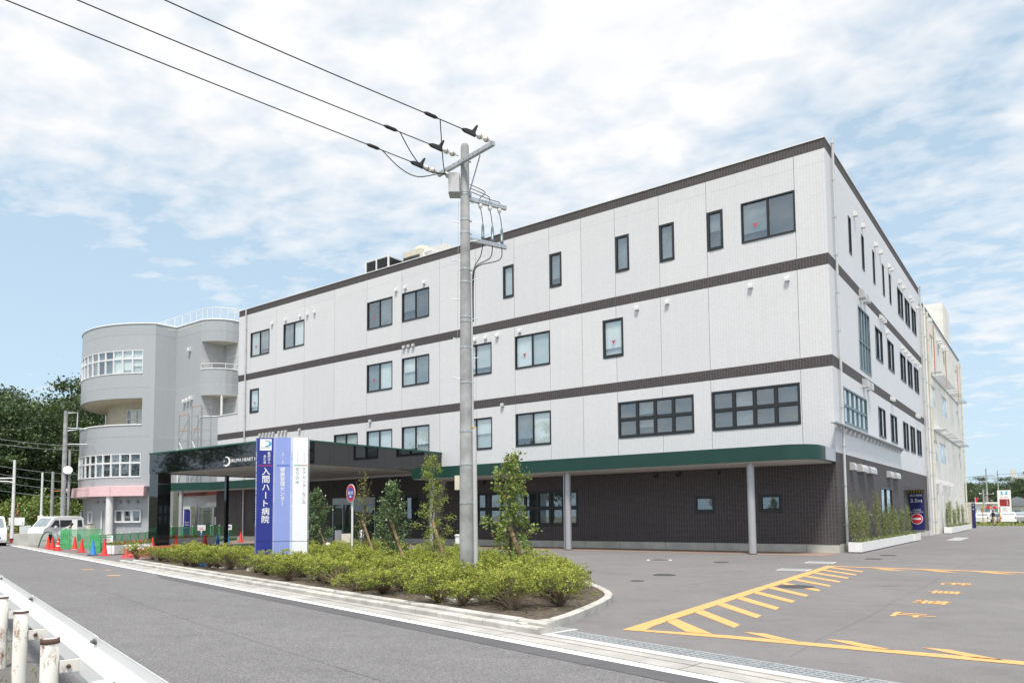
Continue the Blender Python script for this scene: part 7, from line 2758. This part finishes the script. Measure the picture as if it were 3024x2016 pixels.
# ------------------------------------------------------------------ far end of the drive
p2s = thing('parking_sign', 'beige parking sign slab with navy edge and arrows at the drive end', 'sign', (.4, 51.0, 0))
MB().box(-.75, .52, 50.97, 51.12, 0, 2.41).build('slab', 'pipe_beige', p2s)
MB().box(.525, .80, 50.90, 51.16, 0, 2.40).build('navy_edge', 'sign_navy', p2s)
MB().box(.06, .24, 50.962, 50.968, 2.06, 2.25).build('parking_mark', 'ink_dark', p2s)
b = MB()
put_text(b, 'P', (.15, 50.958, 2.155), FX, UZ, height=.12, bold=.03)
b.build('lettering', 'ink_white', p2s)
b = MB()
put_text(b, '2', (.36, 50.965, 2.155), FX, UZ, height=.19)
put_text(b, '健康管理センター', (.16, 50.965, 1.78), FX, UZ, width=.6, height=.07)
b.build('lettering', 'ink_grey', p2s)
b = MB()
for c, a in (((.66, 50.895, 2.18), 90), ((.66, 50.895, 1.80), 180)):
    ca, sa = math.cos(R(a)), math.sin(R(a))
    P = [(-.09, -.012), (.03, -.012), (-.02, -.07), (.0, -.075), (.09, 0), (.0, .075), (-.02, .07), (.03, .012), (-.09, .012)]
    b.extr([(x * ca - y * sa, x * sa + y * ca) for x, y in P], c, Vector(FX), Vector(UZ), Vector((0, 1, 0)), .004)
b.build('arrow', 'ink_white', p2s)
# weeds, cars, gate, shops
P, A = [], []
for _ in range(3200):
    x = rs.uniform(-4, 30)
    y = rs.uniform(63.4, 66.2)
    P.append((x, y, -.05))
    A.append((rs.normal() * .35, rs.normal() * .35, 1))
stuff(finish(bpy.data.objects.new('roadside_weeds', leaf_mesh('roadside_weeds', P, A, rs.uniform(.12, .55, len(P)), .2, None, 7, .1, 'leaf_weed'))))
for i, (px, dist, hd, pn, lb) in enumerate(((2902, 113, 1.2, 'car_white', 'white estate car parked left of the standing person'), (2980, 112, 1.75, 'car_white', 'white car parked under the tall shop sign'),
                                            (3016, 118, 1.5, 'car_silver', 'silver car at the right picture edge behind the weeds'), (2886, 126, 1.4, 'car_silver', 'silver car farther back left of the orange gate'), (2950, 124, .4, 'car_white', 'white car farther back behind the orange gate'))):
    p = along(px, 1520, dist)
    vehicle('parked_car', lb, 'car', (p.x, p.y - 2, -.05), hd, WAG, 1.7, WW, WG, (.85, 3.45), pn, 'plastic_white', 'car_glass_light', .31)
p = along(2927, 1500, 104)
og = thing('orange_gate', 'orange pipe gate frame with red lettered bar behind the person', 'gate', (p.x, p.y, -.05))
rx = Vector((.8, .6, 0)).normalized()
for s in (-1.05, 1.05):
    MB().tube([Vector((p.x, p.y, -.05)) + rx * s, Vector((p.x, p.y, 2.05)) + rx * s], .06, 8).build('post', 'orange_mark', og)
MB().tube([Vector((p.x, p.y, 2.05)) - rx * 1.1, Vector((p.x, p.y, 2.05)) + rx * 1.1], .06, 8).build('bar', 'orange_mark', og)
for s in (-.45, .35):
    MB().obox(Vector((p.x, p.y, 2.02)) + rx * s + Vector((.06, -.1, 0)), rx, UZ, (rx.y, -rx.x, 0), .2, .14, .02).build('red_plate', 'red_mark', og)
p = along(2967, 1500, 130)
fy = Vector((.05, -1, 0)).normalized()
fx = Vector((1, .05, 0)).normalized()
sp = thing('shop_pylon', 'tall white shop sign with blue emblem and dark red picture beyond the car lot', 'sign', (p.x, p.y, -.05))
MB().obox((p.x, p.y, 3.05), fx, fy, UZ, .85, .12, 1.65).build('panel', 'plastic_white', sp)
MB().obox((p.x, p.y, .7), fx, fy, UZ, .1, .08, .75).build('post', 'steel_grey', sp)
c = Vector((p.x, p.y, 0)) + fy * .125
MB().obox(c + Vector((.02, 0, 2.85)), fx, fy, UZ, .62, .004, .52).build('picture', 'crate_red', sp)
MB().obox(c + fy * .006 + Vector((-.26, 0, 3.05)), fx, fy, UZ, .26, .004, .14).build('picture_patch', 'pipe_beige', sp)
b = MB()
for s in (-1, 1):
    b.extr([(.08 * s, -.22), (.48 * s, -.22), (.36 * s, -.1), (.36 * s, .12), (.48 * s, .24), (.2 * s, .24), (.2 * s, -.05)], c + Vector((0, 0, 4.28)), fx, UZ, fy, .006)
b.build('emblem', 'cyan_mark', sp)
b = MB()
put_text(b, 'オープン', c + fy * .006 + Vector((0, 0, 3.62)), fx, UZ, width=1.0, height=.2, bold=.02)
b.build('lettering', 'red_mark', sp)
b = MB()
put_text(b, 'しゃぶ', c + fy * .012 + Vector((.38, 0, 2.9)), -Vector(UZ), fx, width=.8, height=.22, bold=.03)
b.build('lettering', 'ink_white', sp)
b = MB()
b.lathe([(.26, 0), (.26, .004)], c + Vector((0, 0, 1.95)), 24, fy)
b.build('badge', 'ink_palegrey', sp)
b = MB()
put_text(b, 'くら寿', c + fy * .01 + Vector((0, 0, 1.5)), fx, UZ, width=.8, height=.12)
b.build('lettering', 'ink_dark', sp)


def low_building(px, dist, w, dep, h, label, m, roof, rh, name='shop_building', win=5):
    p = along(px, 1500, dist)
    o = thing(name, label, 'building', (p.x, p.y, -.05))
    MB().box(p.x - w / 2, p.x + w / 2, p.y, p.y + dep, -.05, h).build('wall', m, o)
    MB().extr([(-w / 2 - .4, h), (w / 2 + .4, h), (w / 2 + .4, h + .15), (0 if rh > .6 else w / 2, h + rh), (-w / 2 - .4 if rh < .6 else -.01, h + rh)], (p.x, p.y - .4, 0), Vector((1, 0, 0)), Vector((0, 0, 1)), Vector((0, 1, 0)), dep + .8).build('roof', roof, o)
    for k in range(win):
        x = p.x - w / 2 + (k + .5) * w / win
        f = MB().box(x - w / win * .38, x + w / win * .38, p.y - .05, p.y + .02, h * .25, h * .78).build('window', 'frame_white', o)
        MB().box(x - w / win * .33, x + w / win * .33, p.y - .06, p.y - .05, h * .3, h * .73).build('pane', 'car_glass_light', f)
    return o, p


o, p = low_building(2870, 135, 9, 6, 2.75, 'white low showroom with red letters beyond the drive', 'plastic_white', 'plastic_white', .25)
b = MB()
put_text(b, 'ZU', (p.x + 2.35, p.y - .08, 2.52), FX, UZ, height=.34, bold=.03)
b.build('lettering', 'red_mark', o)
low_building(3005, 142, 7, 8, 2.4, 'grey-roofed shop at the right picture edge beyond the lot', 'far_building', 'far_roof', 1.5)
for px, d_, h in ((2881, 150, 4.1), (2913, 150, 4.2)):
    p = along(px, 1500, d_)
    o = thing('banner_flag', ('left' if px < 2900 else 'right') + ' red advertising flag above the white showroom', 'flag', (p.x, p.y, -.05), 'red flags by the showroom')
    MB().tube([(p.x, p.y, -.05), (p.x, p.y, h)], .04, 6).build('staff', 'pipe_white', o)
    MB().box(p.x + .05, p.x + .36, p.y - .01, p.y + .01, 2.9, h - .1).build('cloth', 'red_mark', o)
# apartment tower on the skyline
p = along(2996, 1500, 420)
o = thing('tower_block', 'pale slim tower and grey block on the right skyline', 'building', (p.x, p.y, -.05))
MB().box(p.x - 1.2, p.x + 1.2, p.y, p.y + 8, -.05, 21.5).build('tower', 'far_building', o)
MB().box(p.x + 1.25, p.x + 7, p.y + 1, p.y + 9, -.05, 18).build('block', 'annex_grey', o)
MB().box(p.x + 4, p.x + 11, p.y + 2, p.y + 10, 18.01, 20.0).build('rooftop', 'cream_wall', o)


def far_pole(px, d_, h, label, arms):
    p = along(px, 1500, d_)
    o = thing('utility_pole', label, 'utility pole', (p.x, p.y, -.05))
    MB().lathe([(.17, -.1), (.10, h)], (p.x, p.y, 0), 10).build('shaft', 'pole_concrete', o)
    for z, L in arms:
        MB().box(p.x - L, p.x + L, p.y - .05, p.y + .05, z, z + .1).build('crossarm', 'steel_grey', o)
        for s in (-1, 0, 1):
            MB().lathe([(.06, 0), (.06, .16), (.03, .22)], (p.x + s * L * .9, p.y, z + .1), 8).build('insulator', 'porcelain', o)
    return p


a = far_pole(2917, 150, 9.0, 'nearer far-off utility pole beside the white shop sign', ((7.6, 1.3), (4.5, 1.0)))
b_ = far_pole(2951, 185, 10.2, 'farther utility pole just left of the white shop sign', ((8.6, 1.2),))
c2 = far_pole(2906, 120, 4.6, 'short pole with transformer left of the far utility poles', ((3.9, .5),))
lf = along(2560, 1500, 150)
rt = along(3200, 1500, 170)
for i, (A, B) in enumerate((((lf.x, lf.y, 8.2), (a.x, a.y, 7.8)), ((lf.x, lf.y, 5.2), (a.x, a.y, 4.7)), ((a.x, a.y, 7.8), (b_.x, b_.y, 8.8)), ((b_.x, b_.y, 8.8), (rt.x, rt.y, 8.2)), ((a.x, a.y, 4.7), (rt.x, rt.y, 5.4)), ((a.x, a.y, 7.9), (rt.x, rt.y, 10.5)))):
    mb = MB().tube(sag(A, B, .5), .022, 4)
    tag(rebase(mb.build('far_wire', 'wire'), A), ('upper wire from the left to the nearer far pole', 'lower wire from the left to the nearer far pole', 'short wire between the two far utility poles', 'wire from the farther pole to the right edge', 'low wire from the nearer far pole to the right edge', 'high wire from the nearer far pole to the right edge')[i], 'wire', 'wires at the far end of the drive')
